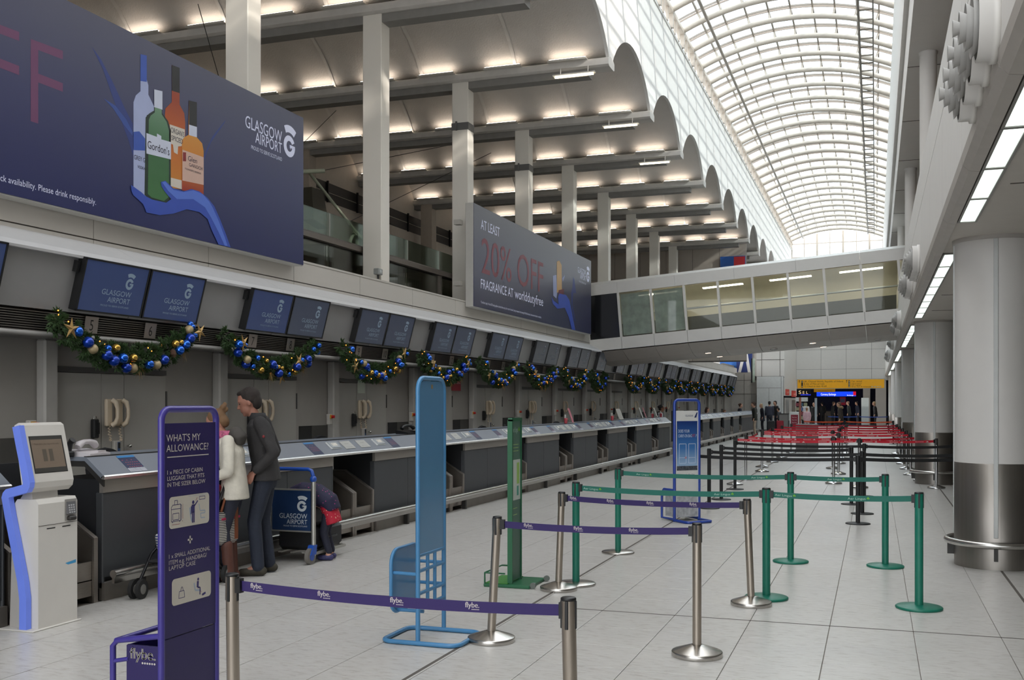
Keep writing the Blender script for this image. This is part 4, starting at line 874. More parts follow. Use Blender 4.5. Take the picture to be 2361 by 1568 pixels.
for zz in (4.25, 5.55): MB().box(-8.45, -8.31, 20.45, 20.62, zz-.05, zz+.05).build('bracket', M_boxg, B2)
# ================================================================ FOOTBRIDGE
BRD = thing('footbridge', 'enclosed white footbridge with glass sides sloping up across the hall', 'bridge', (-7.265, 30.9, 3.705)); BRD.rotation_euler = (0, -math.radians(4.55), 0)
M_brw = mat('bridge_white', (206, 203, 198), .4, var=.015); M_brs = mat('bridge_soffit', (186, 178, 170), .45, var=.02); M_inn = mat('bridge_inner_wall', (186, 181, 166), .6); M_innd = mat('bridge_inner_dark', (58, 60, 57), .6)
GH = 1.345; nb = 10
for q in range(-1, 10):
    x = q*1.0
    MB().box(x+.03, x+.985, -.012, .0, .03, GH-.02).build('pane', G_bridge, BRD) if q >= 0 else MB().box(x+.0, x+.98, -.03, .0, .0, GH).build('black_panel', mat('bridge_black', (20, 22, 26), .15), BRD)
    MB().box(x-.035, x+.035, -.05, .06, 0, GH).build('mullion', M_brw, BRD)
    MB().box(x+.004, x+.996, -.04, .02, -.385, .0).build('fascia_panel', M_brw, BRD)
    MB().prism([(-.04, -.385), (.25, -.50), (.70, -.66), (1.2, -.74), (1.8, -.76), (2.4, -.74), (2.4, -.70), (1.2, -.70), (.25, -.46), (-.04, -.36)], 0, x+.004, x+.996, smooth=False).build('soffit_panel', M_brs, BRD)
for q in range(-1, 6):
    x = q*1.75
    MB().box(x, x+1.745, -.06, .06, GH, GH+.33).build('roof_fascia', M_brw, BRD)
    MB().prism([(-.06, GH+.33), (.5, GH+.47), (1.9, GH+.47), (2.4, GH+.33)], 0, x, x+1.745).build('roof_panel', M_brw, BRD)
MB().box(-1.7, 10.5, -.0, 2.4, -.08, 0).build('deck', M_innd, BRD)
MB().box(-1.7, 10.5, 2.36, 2.4, 0, .62).build('rear_wall_lower', M_innd, BRD)
MB().box(-1.7, 10.5, 2.36, 2.4, .62, GH+.36).build('rear_wall_upper', M_inn, BRD)
for q in range(5): MB().box(.4+2*q, 1.6+2*q, 1.0, 1.25, GH-.03, GH-.01).build('ceiling_light', mat('bridge_light', (255, 246, 230), .4, emit=14.0, ecol=(255, 244, 222)), BRD)
MB().tube([(.0, .18, .66), (10.3, .18, .66)], .03, 8).build('handrail', M_steel, BRD)
for x in (): MB().box(x-.0, x+.0+.8, .10, .13, .05, GH-.05).build('plastic_sheet', mat('plastic_sheet', (150, 160, 156), .25, var=.25, scale=5, alpha=.75), BRD) if x < 2 else MB().box(.06, .92, .10, .13, .05, GH-.05).build('plastic_sheet', mat('plastic_sheet', (150, 160, 156), .25, var=.25, scale=5, alpha=.75), BRD)
for x in (.06, 1.06): MB().box(x, x+.88, .04, .06, .04, GH-.05).build('plastic_sheet', mat('plastic_sheet', (196, 204, 200), .3, var=.2, scale=5, alpha=.9), BRD)
M_spot = mat('spot_lens', (255, 240, 225), .4, emit=3.5, ecol=(255, 222, 196))
for (x, y, z, on) in ((2.45, .75, -.68, 1), (2.65, 1.75, -.765, 1), (5.5, .75, -.68, 1), (5.75, 1.7, -.765, 1), (4.35, 1.15, -.745, 0), (7.3, 1.2, -.745, 0)):
    s = MB().cyl((x,y,z-.012), (x,y,z+.03), .11, n=16).build('downlight', M_brw, BRD); MB().cyl((x,y,z-.016), (x,y,z-.011), .085, n=16).build('lens', M_spot if on else M_dark, s)
# ================================================================ RIGHT-HAND COLUMNS
cyy = [12.07, 23.8, 35.6, 47.3, 59.1, 70.6]
for k, y in enumerate(cyy):
    t = thing('round_column', f'large round white column with a steel lower half, {ORD[k]} on the right', 'column', (1.2, y, 0), group='round columns on the right')
    aj = [math.radians(a) for a in (-95, -5, 85, 175)]
    MB().lathe([(.40, 1.09), (.40, 3.40)], 40).build('shaft', mat('column_white', (206, 203, 199), .4, var=.012), t)
    MB().lathe([(.405, 0), (.405, 1.085), (.40, 1.09)], 40).build('steel_cladding', mat('column_steel', (142, 137, 131), .36, .9, var=.05, scale=2, stretch=(20, 20, .3)), t)
    MB().lathe([(.40, 3.40), (.425, 3.405), (.425, 3.44)], 40).build('collar', M_grey, t)
    for a in aj:
        Mx = Matrix.Rotation(a, 4, 'Z'); m = MB(); m.M = Mx; m.rbox(.395, .412, -.022, .022, .33, 3.40, .004); m.build('joint_strip', mat('joint_pale', (188, 190, 188), .4), t)
        m = MB(); m.M = Mx; m.box(.395, .47, -.02, .02, .10, .27); m.build('ring_bracket', M_dark, t)
    MB().tube([(.475*math.cos(i*math.pi/24), .475*math.sin(i*math.pi/24), .26) for i in range(48)], .035, 8, closed=True).build('bumper_ring', M_steelh, t)
for k in range(8):
    y = 16.57+8.1*k; t = thing('slim_column', f'slim round white column above the right bulkhead, {ORD[k]} from the camera', 'column', (.74, y, 5.0), group='slim columns above the bulkhead'); MB().lathe([(.12, 0), (.12, 1.86), (.13, 1.87), (.13, 1.9)], 20).build('shaft', M_white, t)
# ---- jet diffusers on the bulkhead
M_noz = mat('nozzle_grey', (168, 166, 162), .5); M_noz2 = mat('nozzle_dark', (120, 118, 115), .5)
drum = MB(); drum.M = Matrix.Rotation(-math.pi/2, 4, 'Y'); drum.lathe([(.001, 0), (.20, 0), (.20, .035), (.185, .035), (.185, .10), (.17, .10)], 28); DRUM = drum.mesh('drum', M_white)
CONES = []
for r0, r1, x0, x1 in ((.165, .11, .08, .125), (.125, .08, .095, .155), (.085, .05, .11, .185), (.045, .004, .12, .215)):
    cn = MB(); cn.M = Matrix.Rotation(-math.pi/2, 4, 'Y'); cn.lathe([(r1, x0), (r0, x1), (r0-.006, x1), (r1-.004, x0)], 24); CONES.append(cn.mesh('cone_ring', M_noz))
NJ = [(5.95+.41*i, 3.69) for i in range(4)]
cl = [('nearest', NJ)]
for n, y0 in (('second', 16.0), ('third', 18.9), ('fourth', 27.2), ('fifth', 29.9), ('sixth', 38.0), ('seventh', 46.5), ('eighth', 50.0)): cl.append((n, [(y0+.40*i, 3.78) for i in range(4)]))
for n, lst in cl:
    for i, (y, z) in enumerate(lst):
        t = thing('air_nozzle', f'round grey air nozzle, {ORD[i]} in the {n} cluster on the right bulkhead', 'vent', (.60, y, z), group='air nozzles on the bulkhead'); inst(DRUM, 'drum', t)
        for c in CONES: inst(c, 'cone_ring', t)
# ================================================================ QUEUE BARRIERS
M_post = mat('post_steel', (168, 158, 146), .33, .9, var=.08, scale=2, stretch=(60, 60, .5)); M_gpost = mat('post_green', (18, 112, 92), .4, var=.05); M_bpost = mat('post_black', (24, 24, 25), .5, var=.1)
M_chr = mat('post_chrome', (200, 200, 200), .16, 1.0, var=.02); M_wash = mat('base_steel', (190, 186, 180), .24, .95, var=.05, scale=8)
M_purp = mat('belt_purple', (42, 25, 88), .65, var=.04, scale=200); M_gbelt = mat('belt_green', (28, 106, 92), .65, var=.04, scale=200); M_bbelt = mat('belt_black', (24, 24, 25), .7); M_rbelt = mat('belt_red', (196, 20, 44), .6, var=.06)
M_ftxt = mat('belt_text_pale', (206, 198, 196), .6); M_gtxt = mat('belt_text_green', (176, 206, 190), .6); M_clov = mat('clover_green', (112, 178, 44), .6)
def flybe_word(mb, org, right, up, sz):
    org, right, up = Vector(org), Vector(right), Vector(up)
    put_text(mb, 'flybe.', org, right, up, size=sz, width=sz*1.95); put_text(mb, 'flybe.', org+right*(sz*.035), right, up, size=sz, width=sz*1.95)
    for i in range(6):
        c = org+right*(sz*(.98+.185*i))-up*(sz*.24); r = sz*.07; mb.poly([c+right*(r*math.cos(a))+up*(r*math.sin(a)) for a in [k*math.pi/4 for k in range(8)]])
def clover(mb, c, right, up, s):
    c, right, up = Vector(c), Vector(right), Vector(up)
    for dx, dy in ((-.45, 0), (.45, 0), (0, .55)): mb.poly([c+right*(s*(dx+.38*math.cos(a)))+up*(s*(dy+.38*math.sin(a))) for a in [k*math.pi/4 for k in range(8)]])
    mb.poly([c-right*(s*.08), c+right*(s*.08), c-up*(s*.6)+right*(s*.3), c-up*(s*.6)+right*(s*.15)])
STY = {'steel': (M_post, .0305, .90), 'green': (M_gpost, .034, .97), 'greensteel': (M_gpost, .034, .97), 'black': (M_bpost, .03, .97), 'chrome': (M_chr, .029, 1.0)}
def stanchion(label, x, y, kind, to=(), tilt=(0, 0), word=None, hh=None, group=None, second=False):
    pm, r, H = STY[kind]; H = hh or H
    t = thing('barrier_post', label, 'barrier', (x, y, 0), group=group or {'steel': 'steel queue barriers', 'green': 'green queue barriers', 'greensteel': 'green queue barriers', 'black': 'black queue barriers', 'chrome': 'chrome queue barriers'}[kind])
    tx, ty = tilt
    if kind in ('steel', 'chrome'): pf = [(.001, 0), (.17, 0), (.171, .001), (.172, .004), (.172, .029), (.171, .031), (.168, .034), (.165, .0355), (.16, .038), (.055, .073), (.05, .0745), (.034, .078)]
    elif kind == 'black': pf = [(.001, 0), (.17, 0), (.172, .008), (.165, .014), (.05, .022), (.03, .024)]
    else: pf = [(.001, 0), (.185, 0), (.188, .008), (.188, .016), (.18, .022), (.05, .032), (.034, .034)]
    MB().lathe(pf, 32).build('base', {'steel': M_wash, 'chrome': M_chr, 'greensteel': M_wash}.get(kind, pm), t)
    zb = pf[-1][1]
    MB().tube([(0,0,zb-.01), (tx,ty,H-.012)], r, 20).build('pole', pm, t)
    MB().lathe([(r*.99, -.012), (r*1.08, -.012), (r*1.08, -.002), (r*.9, .002), (.001, .002)], 20, (tx,ty,H)).build('cap', M_black, t)
    for a in (0, math.pi/2, math.pi, -math.pi/2):
        m = MB(); m.M = Matrix.Translation((tx*.96, ty*.96, 0)) @ Matrix.Rotation(a+.0, 4, 'Z'); m.rbox(r-.004, r+.004, -.0075, .0075, H-.13, H-.012, .002); m.build('belt_slot', M_black, t)
    for (X2, Y2, bm, wd, Z2) in to:
        d = Vector((X2-x-tx, Y2-y-ty, 0)); L = d.length; u = d/L; z0 = H-.055; z1 = Z2 if Z2 else H-.055
        s = Vector((tx, ty, z0))+u*(r+.002); e = Vector((X2-x, Y2-y, z1))-u*(r+.01)
        cs = MB(); nrm = Vector((-u.y, u.x, 0)); up = Vector((0,0,1))
        for c, w_ in ((s+u*.006, .018), (e-u*.002, .014)): 
            q = [c+nrm*a_*.016+up*b_*.034+u*g_*w_ for g_ in (-1, 1) for (a_, b_) in ((-1,-1),(1,-1),(1,1),(-1,1))]
            MB().add(q, [(0,3,2,1),(4,5,6,7),(0,1,5,4),(1,2,6,5),(2,3,7,6),(3,0,4,7)]).build('belt_clip', M_black, t)
        n = 14; b = MB(); vs = []; sag = .012*L
        def pt(f, o): return s+(e-s)*f-up*(sag*4*f*(1-f))+up*o
        for i in range(n+1):
            for o in (-.024, .024): vs.append(pt(i/n, o))
        k = len(vs); vs2 = [v+nrm*.002 for v in vs]
        b.add(vs+vs2, [(2*i, 2*i+2, 2*i+3, 2*i+1) for i in range(n)]+[(k+2*i, k+2*i+1, k+2*i+3, k+2*i+2) for i in range(n)]+[(2*i+1, 2*i+3, k+2*i+3, k+2*i+1) for i in range(n)]+[(2*i, k+2*i, k+2*i+2, 2*i+2) for i in range(n)])
        bo = b.build('belt', bm, t)
        if wd:
            m = MB(); m2 = MB(); fs = wd[1]; off = -nrm*.0012 if nrm.y > 0 else nrm*.0032
            if (-nrm if nrm.y > 0 else nrm).y > 0: off = -off
            rt = u if u.x > 0 else -u
            for f in fs:
                c = pt(f, 0)+off; c2 = pt(f+.02, 0)+off; slope = ((c2-c) if u.x > 0 else (c-c2)).normalized(); upv = up
                if wd[0] == 'flybe': flybe_word(m, c-slope*.05-up*.003, slope, upv, .034)
                elif wd[0] == 'aer': put_text(m, 'Aer Lingus', c-slope*.08-up*.009, slope, upv, size=.026, width=.145); clover(m2, c+slope*.085+up*.001, slope, upv, .015)
                elif wd[0] == 'emi': put_text(m, 'Emirates', c-slope*.08-up*.01, slope, upv, size=.032, width=.16); m.poly([c+slope*.12-up*.012, c+slope*.18-up*.012, c+slope*.155+up*.012])
            m.build('lettering', {'flybe': M_ftxt, 'aer': M_gtxt, 'emi': M_ftxt}[wd[0]], bo)
            if m2.v: m2.build('clover_mark', M_clov, bo)
    return t
W4 = ('flybe', (.08, .32, .55, .78)); 
stanchion('steel post beside the purple allowance sign, cropped at the bottom edge', -2.90, 4.27, 'steel', [(-1.20, 4.21, M_purp, ('flybe', (.075, .30, .53, .755)), None)], (-.012, 0))
stanchion('leaning steel post cropped at the bottom edge, holding the front purple belt', -1.20, 4.21, 'steel', tilt=(-.018, 0))
stanchion('steel post just right of the blue stand base', -2.613, 7.037, 'steel', [(-1.143, 7.088, M_purp, ('flybe', (.16, .43, .72)), None)], (.045, 0))
stanchion('upright steel post at the right end of the middle purple belt', -1.143, 7.088, 'steel')
stanchion('steel post in front of the left green post', -2.744, 9.163, 'steel', [(-1.035, 9.015, M_purp, ('flybe', (.06, .28, .51, .75)), None)], (.03, 0))
stanchion('leaning steel post touching the middle green base', -.995, 9.015, 'steel', tilt=(-.035, 0))
stanchion('green post on a steel base, left end of the nearer green belt', -2.668, 9.479, 'greensteel', [(-.902, 9.358, M_gbelt, ('aer', (.07, .80)), None)])
stanchion('green post on a steel base, left end of the farther green belt', -2.775, 11.631, 'greensteel', [(-.861, 11.58, M_gbelt, ('aer', (.14, .84)), None)])
stanchion('green post in the middle of the nearer green belt', -.902, 9.358, 'green', [(.345, 9.325, M_gbelt, ('aer', (.10, .62)), None)])
stanchion('green post in the middle of the farther green belt', -.861, 11.58, 'green', [(.099, 11.57, M_gbelt, ('aer', (.48,)), None)])
stanchion('green post at the right end of the farther green belt', .099, 11.57, 'green')
stanchion('green post at the right end of the nearer green belt', .345, 9.325, 'green')
stanchion('black post hidden behind the airline size gauge sign', -2.66, 15.75, 'black', [(-.232, 15.534, M_bbelt, None, None)])
stanchion('black post nearest the camera in the right black row', -.232, 15.534, 'black', [(1.35, 16.2, M_bbelt, None, None)])
stanchion('black post right of the airline size gauge sign', -2.549, 17.029, 'black', [(-.19, 16.955, M_bbelt, None, None)])
stanchion('black post just behind the nearest one of the right black row', -.19, 16.955, 'black', [(1.35, 17.3, M_bbelt, None, None)])
stanchion('black post on a domed base, second left of the black rows', -2.574, 18.62, 'black', [(-.38, 18.472, M_bbelt, None, None)])
stanchion('black post left of the others in the right black row', -.38, 18.472, 'black')
stanchion('farthest black post on the left of the black rows', -2.62, 20.9, 'black', [(-.19, 20.1, M_bbelt, None, None)])
stanchion('farthest black post on the right of the black rows', -.19, 20.1, 'black', [(1.35, 20.6, M_bbelt, None, None)])
# red rows
E5 = ('emi', (.06, .28, .50, .72, .93)); E3 = ('emi', (.1, .45, .8))
rows = [(-2.76, 22.0, -.30, 22.0, 1.15, 22.4), (-2.71, 23.5, -.83, 23.0, .95, 24.4), (-2.65, 26.4, -.83, 26.05, .79, 26.3), (-2.83, 28.2, -1.04, 28.2, .76, 28.6), (-2.79, 30.7, -.95, 30.6, .72, 31.0), (-2.75, 33.4, -.95, 33.2, .70, 33.6), (-2.7, 36.5, -.9, 36.4, .68, 36.8)]
for k, (x0, y0, x1, y1, x2, y2) in enumerate(rows):
    lk = [(x1, y1, M_rbelt, E5 if k < 4 else None, None)]
    if k in (1, 3): lk.append((x0-.05 if k == 1 else x0, rows[k+1][1], M_rbelt, None, None))
    stanchion(f'chrome post on the left of the {ORD[k]} red belt row', x0, y0, 'chrome', lk)
    stanchion(f'chrome post in the middle of the {ORD[k]} red belt row', x1, y1, 'chrome', [(x2, y2, M_rbelt, E3 if k < 4 else None, None)])
    stanchion(f'chrome post on the right of the {ORD[k]} red belt row', x2, y2, 'chrome')
M_orange = mat('belt_orange', (206, 74, 24), .6); M_blueb = mat('belt_blue', (38, 70, 150), .6)
for nm, yy, m_, xs in (('orange', 45.6, M_orange, (-2.9, -1.2, .70)), ('blue', 62.0, M_blueb, (-2.6, -.9, .7))):
    for i, x in enumerate(xs):
        nx = [(xs[i+1], yy, m_, None, None)] if i < 2 else []
        stanchion(f'{["left", "middle", "right"][i]} dark post of the far {nm} belt row', x, yy, 'black', nx, group=f'far {nm} queue barriers')
# ================================================================ PURPLE SIZE-GAUGE SIGN
M_pf = mat('purple_frame', (60, 50, 134), .35, coat=.3); M_pp = mat('purple_panel', (38, 28, 84), .4, var=.03); M_sgt = mat('sign_text', (196, 190, 184), .5); M_card = mat('sign_card', (198, 192, 180), .5); M_ice = mat('sign_paleblue', (160, 172, 186), .5); M_sred = mat('sign_red', (150, 40, 60), .5)
S1 = thing('bag_sizer_sign', 'tall purple baggage allowance sign with a bag gauge basket', 'sign', (-3.43, 4.413, 0)); WY = .465
def rect_tube(y0, y1, z1, rc, z0=0.0, n=6, x=0.0):
    p = [(x, y0, z0)]
    for i in range(n+1): a = math.pi-(math.pi/2)*i/n; p.append((x, y0+rc+rc*math.cos(a), z1-rc+rc*math.sin(a)))
    for i in range(n+1): a = math.pi/2-(math.pi/2)*i/n; p.append((x, y1-rc+rc*math.cos(a), z1-rc+rc*math.sin(a)))
    p.append((x, y1, z0)); return p
MB().tube(rect_tube(0, WY, 1.685, .06), .018, 10).build('frame', M_pf, S1)
PN = MB().box(-.012, .008, .016, WY-.016, .51, 1.612).build('panel', M_pp, S1); MB().box(-.010, .006, .016, WY-.016, .05, .503).build('lower_panel', M_pp, S1)
Y0 = 4.413; m = MB(); XS = .0092
def sy(v): return v-Y0
put_text(m, "WHAT'S MY", (XS, sy(4.441), 1.519), RR, UU, size=.052, width=.285); put_text(m, 'ALLOWANCE?', (XS, sy(4.441), 1.466), RR, UU, size=.052, width=.355); m.box(XS-.0005, XS, sy(4.448), sy(4.798), 1.436, 1.441)
for tx, w, z in (('1 x PIECE OF CABIN', .295, 1.350), ('LUGGAGE THAT FITS', .310, 1.318), ('IN THE SIZER BELOW', .320, 1.286)): put_text(m, tx, (XS, sy(4.449), z), RR, UU, size=.031, width=w)
for tx, w, z in (('1 x SMALL ADDITIONAL', .35, .917), ('ITEM e.g. HANDBAG/', .32, .885), ('LAPTOP CASE', .22, .856)): put_text(m, tx, (XS, sy(4.462), z), RR, UU, size=.031, width=w)
m.box(XS-.0005, XS, sy(4.637)-.005, sy(4.637)+.005, .975, 1.015); m.box(XS-.0005, XS, sy(4.637)-.02, sy(4.637)+.02, .990, 1.000); m.build('lettering', M_sgt, PN)
def rcard(mb, y0, y1, z0, z1, r, x):
    p = []
    for (cy, cz, a0) in ((y1-r, z1-r, 0), (y0+r, z1-r, 90), (y0+r, z0+r, 180), (y1-r, z0+r, 270)):
        for i in range(5): a = math.radians(a0+22.5*i); p.append((x, cy+r*math.cos(a), cz+r*math.sin(a)))
    mb.poly(p)
m = MB(); rcard(m, sy(4.463), sy(4.803), 1.068, 1.232, .022, XS); m.build('picture_card', M_card, PN); m = MB(); rcard(m, sy(4.485), sy(4.819), .668, .806, .022, XS); m.build('picture_card', M_card, PN)
def line(mb, pts, w, x=XS+.0008, closed=False):
    n = len(pts)
    for i in range(n if closed else n-1):
        a, b = Vector(pts[i]), Vector(pts[(i+1) % n]); d = (b-a).normalized(); q = Vector((-d.y, d.x))*w/2
        mb.poly([(x, *(a-q)), (x, *(b-q)), (x, *(b+q)), (x, *(a+q))])
m = MB(); sc_ = lambda y, z: (sy(y), z)
line(m, [sc_(4.480,1.105), sc_(4.480,1.178), sc_(4.492,1.190), sc_(4.556,1.190), sc_(4.556,1.105)], .003, closed=True); line(m, [sc_(4.48,1.168), sc_(4.556,1.168)], .003); line(m, [sc_(4.492,1.112), sc_(4.492,1.145), sc_(4.542,1.145), sc_(4.542,1.112)], .003, closed=True)
line(m, [sc_(4.506,1.190), sc_(4.506,1.212), sc_(4.530,1.212), sc_(4.530,1.190)], .003); line(m, [sc_(4.490,1.105), sc_(4.490,1.098)], .005); line(m, [sc_(4.548,1.105), sc_(4.548,1.098)], .005); line(m, [sc_(4.556,1.19), sc_(4.563,1.184), sc_(4.563,1.112), sc_(4.556,1.105)], .0025)
m.poly([(XS+.001, sy(4.662)+.010*math.cos(a), 1.190+.010*math.sin(a)) for a in [k*math.pi/6 for k in range(12)]]); line(m, [sc_(4.662,1.178), sc_(4.662,1.135)], .026); line(m, [sc_(4.656,1.14), sc_(4.656,1.082)], .010); line(m, [sc_(4.669,1.14), sc_(4.669,1.082)], .010); line(m, [sc_(4.672,1.17), sc_(4.702,1.196)], .008); line(m, [sc_(4.646,1.17), sc_(4.644,1.128)], .007)
line(m, [sc_(4.715,1.200), sc_(4.715,1.216), sc_(4.765,1.216), sc_(4.765,1.200)], .003, closed=True)
line(m, [sc_(4.54,.70), sc_(4.545,.735), sc_(4.585,.735), sc_(4.59,.70)], .003, closed=True); line(m, [sc_(4.555,.735), sc_(4.562,.755), sc_(4.572,.755), sc_(4.578,.735)], .003)
m.poly([(XS+.001, sy(4.705)+.008*math.cos(a), .775+.008*math.sin(a)) for a in [k*math.pi/6 for k in range(12)]]); line(m, [sc_(4.703,.765), sc_(4.700,.732)], .016); line(m, [sc_(4.700,.732), sc_(4.722,.728), sc_(4.720,.69)], .008); line(m, [sc_(4.74,.685), sc_(4.77,.692)], .012); m.build('pictogram', mat('sign_navy', (52, 46, 104), .5), PN)
m = MB(); line(m, [sc_(4.575,1.19), sc_(4.575,1.112)], .0018); line(m, [sc_(4.485,1.088), sc_(4.55,1.088)], .0018); line(m, [sc_(4.566,1.105), sc_(4.572,1.098)], .0018); line(m, [sc_(4.685,1.195), sc_(4.69,1.205), sc_(4.698,1.212)], .003); line(m, [sc_(4.725,.71), sc_(4.735,.70)], .002); m.build('arrows', M_sred, PN)
m = MB(); line(m, [sc_(4.712,1.178), sc_(4.722,1.14), sc_(4.765,1.138), sc_(4.765,1.125), sc_(4.725,1.125), sc_(4.73,1.10), sc_(4.765,1.10)], .006, x=XS+.0005); line(m, [sc_(4.632,1.165), sc_(4.640,1.12), sc_(4.65,1.09)], .010, x=XS+.0005); line(m, [sc_(4.62,1.225), sc_(4.78,1.225)], .002, x=XS+.0005); line(m, [sc_(4.67,.76), sc_(4.68,.72), sc_(4.73,.712)], .010, x=XS+.0005); m.build('seat_pictogram', M_ice, PN)
bx_ = thing_ = S1
MB().tube([(0,0,.53),(-.27,0,.49),(-.30,0,.46),(-.30,0,.0)], .016, 8).build('basket_frame', M_pf, S1); MB().tube([(0,WY,.53),(-.27,WY,.49),(-.30,WY,.46),(-.30,WY,.0)], .016, 8).build('basket_frame', M_pf, S1); MB().tube([(-.28,0,.487),(-.28,WY,.487)], .016, 8).build('basket_frame', M_pf, S1); MB().tube([(-.30,0,.38),(-.2,0,.40)], .012, 6).build('basket_frame', M_pf, S1)
SD = MB().box(-.205, -.012, -.006, .006, .05, .475).build('basket_side', M_pp, S1); MB().box(-.205, -.012, WY-.006, WY+.006, .05, .475).build('basket_side', M_pp, S1); MB().box(-.215, -.205, 0, WY, .05, .47).build('basket_back', M_pp, S1); MB().box(-.21, 0, 0, WY, .04, .05).build('basket_floor', M_pp, S1)
m = MB(); flybe_word(m, (-.188, -.0075, .405), (1,0,0), (0,0,1), .080); m.build('lettering', M_sgt, SD)
MB().tube([(.0,0,.015),(.30,0,.015),(.30,WY,.015),(0,WY,.015),(-.3,WY,.015),(-.3,0,.015)], .015, 8, closed=True).build('foot_frame', M_pf, S1)
# ================================================================ BLUE SIZE-GAUGE STAND
M_bl = mat('stand_blue', (70, 130, 176), .38, var=.03, coat=.2); M_blp = mat('stand_blue_panel', (84, 136, 176), .3, var=.06, scale=1.2, coat=.25)
S2 = thing('bag_sizer_stand', 'empty pale blue bag sizer stand with a tall blank panel', 'stand', (-3.06, 6.745, 0)); W2 = .47
MB().tube(rect_tube(0, W2, 1.895, .09, 0.015), .017, 10).build('frame', M_bl, S2)
pp = rect_tube(.02, W2-.02, 1.875, .075, .635); mb = MB(); n = len(pp); fr_ = [(.006, p[1], p[2]) for p in pp]; bk2 = [(-.006, p[1], p[2]) for p in pp]
mb.add(fr_+bk2, [tuple(range(n-1,-1,-1)), tuple(range(n, 2*n))]+[(i, i+1, n+i+1, n+i) for i in range(n-1)]+[(n-1, 0, n, 2*n-1)]); mb.build('panel', M_blp, S2)
MB().box(.0062, .0068, .22, .25, 1.82, 1.85).build('label', mat('brass_label', (150, 130, 90), .5), S2)
MB().tube([(0,0,.63),(0,W2,.63)], .014, 8).build('lower_bar', M_bl, S2)
for yy in (.17, .30): MB().tube([(0,yy,.27),(0,yy,.63)], .014, 8).build('upright_bar', M_bl, S2)
for zz in (.52, .36): MB().tube([(0,0,zz),(0,W2,zz)], .014, 8).build('cross_bar', M_bl, S2)
MB().tube([(0,0,.26),(0,W2,.26)], .014, 8).build('lower_bar', M_bl, S2)
pq = []
for (cy, cz, a0) in ((W2-.10, .56, 0), (.10, .56, 90), (.10, .31, 180), (W2-.10, .31, 270)):
    for i in range(6): a = math.radians(a0+18*i); pq.append((-.21, cy+.10*math.cos(a), cz+.10*math.sin(a)))
MB().tube(pq, .014, 8, closed=True).build('gauge_frame', M_bl, S2); mb = MB(); n = len(pq); mb.add([(-.206, p[1], p[2]) for p in pq]+[(-.214, p[1], p[2]) for p in pq], [tuple(range(n)), tuple(range(2*n-1, n-1, -1))]); mb.build('gauge_plate', M_blp, S2)
for yy, zz in ((0, .50), (0, .27), (W2, .52), (W2, .36), (.1, .22)): MB().tube([(0,yy,zz),(-.21,yy if yy > 0 else .02,zz)], .013, 8).build('spacer_bar', M_bl, S2)
bp_ = []
for (cx, cy, a0) in ((.23, .38, 0), (-.20, .38, 90), (-.20, .06, 180), (.23, .06, 270)):
    for i in range(6): a = math.radians(a0+18*i); bp_.append((cx+.08*math.cos(a), cy+.08*math.sin(a), .017))
MB().tube(bp_, .017, 8, closed=True).build('foot_loop', M_bl, S2)
# ================================================================ GREEN STAND
M_gs = mat('stand_green', (24, 92, 58), .4); M_gsp = mat('stand_green_panel', (78, 110, 96), .5, var=.03)
S3 = thing('info_stand', 'narrow dark green airline information stand on a wheeled base', 'stand', (-3.205, 9.17, 0)); W3 = .27
MB().box(-.035, .012, -.015, .012, 0, 1.56).build('frame', M_gs, S3); MB().box(-.03, .010, W3-.012, W3+.006, 0, 1.55).build('frame', M_gs, S3); MB().box(-.03, .012, -.015, W3+.006, 1.545, 1.575).build('frame', M_gs, S3)
P3 = MB().box(-.012, .0, .012, W3-.012, .05, 1.545).build('panel', M_gsp, S3)
MB().box(.0, .0012, .02, W3-.02, .80, 1.18).build('white_sheet', mat('sheet_white', (196, 204, 196), .5), P3); MB().box(.0012, .002, .15, W3-.05, .95, 1.15).build('lime_block', mat('lime', (150, 190, 90), .5), P3); MB().box(.0012, .002, .15, W3-.07, .84, .93).build('teal_block', mat('teal', (70, 150, 130), .5), P3)
m = MB(); put_text(m, 'Aer Lingus', (.001, .03, 1.44), RR, UU, size=.07, width=.15); m.build('lettering', M_gtxt, P3); m = MB(); clover(m, (.001, .215, 1.46), RR, UU, .03); m.build('clover_mark', M_clov, P3)
m = MB()
for z in (1.32, 1.29, 1.26, .72, .66, .58, .55): m.box(.0, .001, .03, .2 if z > 1 else .16, z, z+.006)
m.build('print_lines', mat('print_green', (150, 180, 110), .5), P3)
MB().rbox(-.25, .20, -.08, .42, .0, .03, .006).build('base_plate', M_gs, S3); MB().box(-.24, -.02, -.06, .40, .031, .036).build('base_mat', mat('mat_green', (62, 128, 52), .7), S3)
MB().tube([(-.24,-.07,.02),(-.24,-.07,.13),(-.24,.40,.13),(-.04,.40,.13)], .008, 6).build('rail', M_gs, S3); MB().tube([(-.24,-.07,.13),(-.04,-.07,.13)], .008, 6).build('rail', M_gs, S3)
for yy in (-.04, .38): MB().cyl((.225, yy-.012, .03), (.225, yy+.012, .03), .028, n=14).build('wheel', mat('wheel_grey', (98, 104, 98), .5), S3)
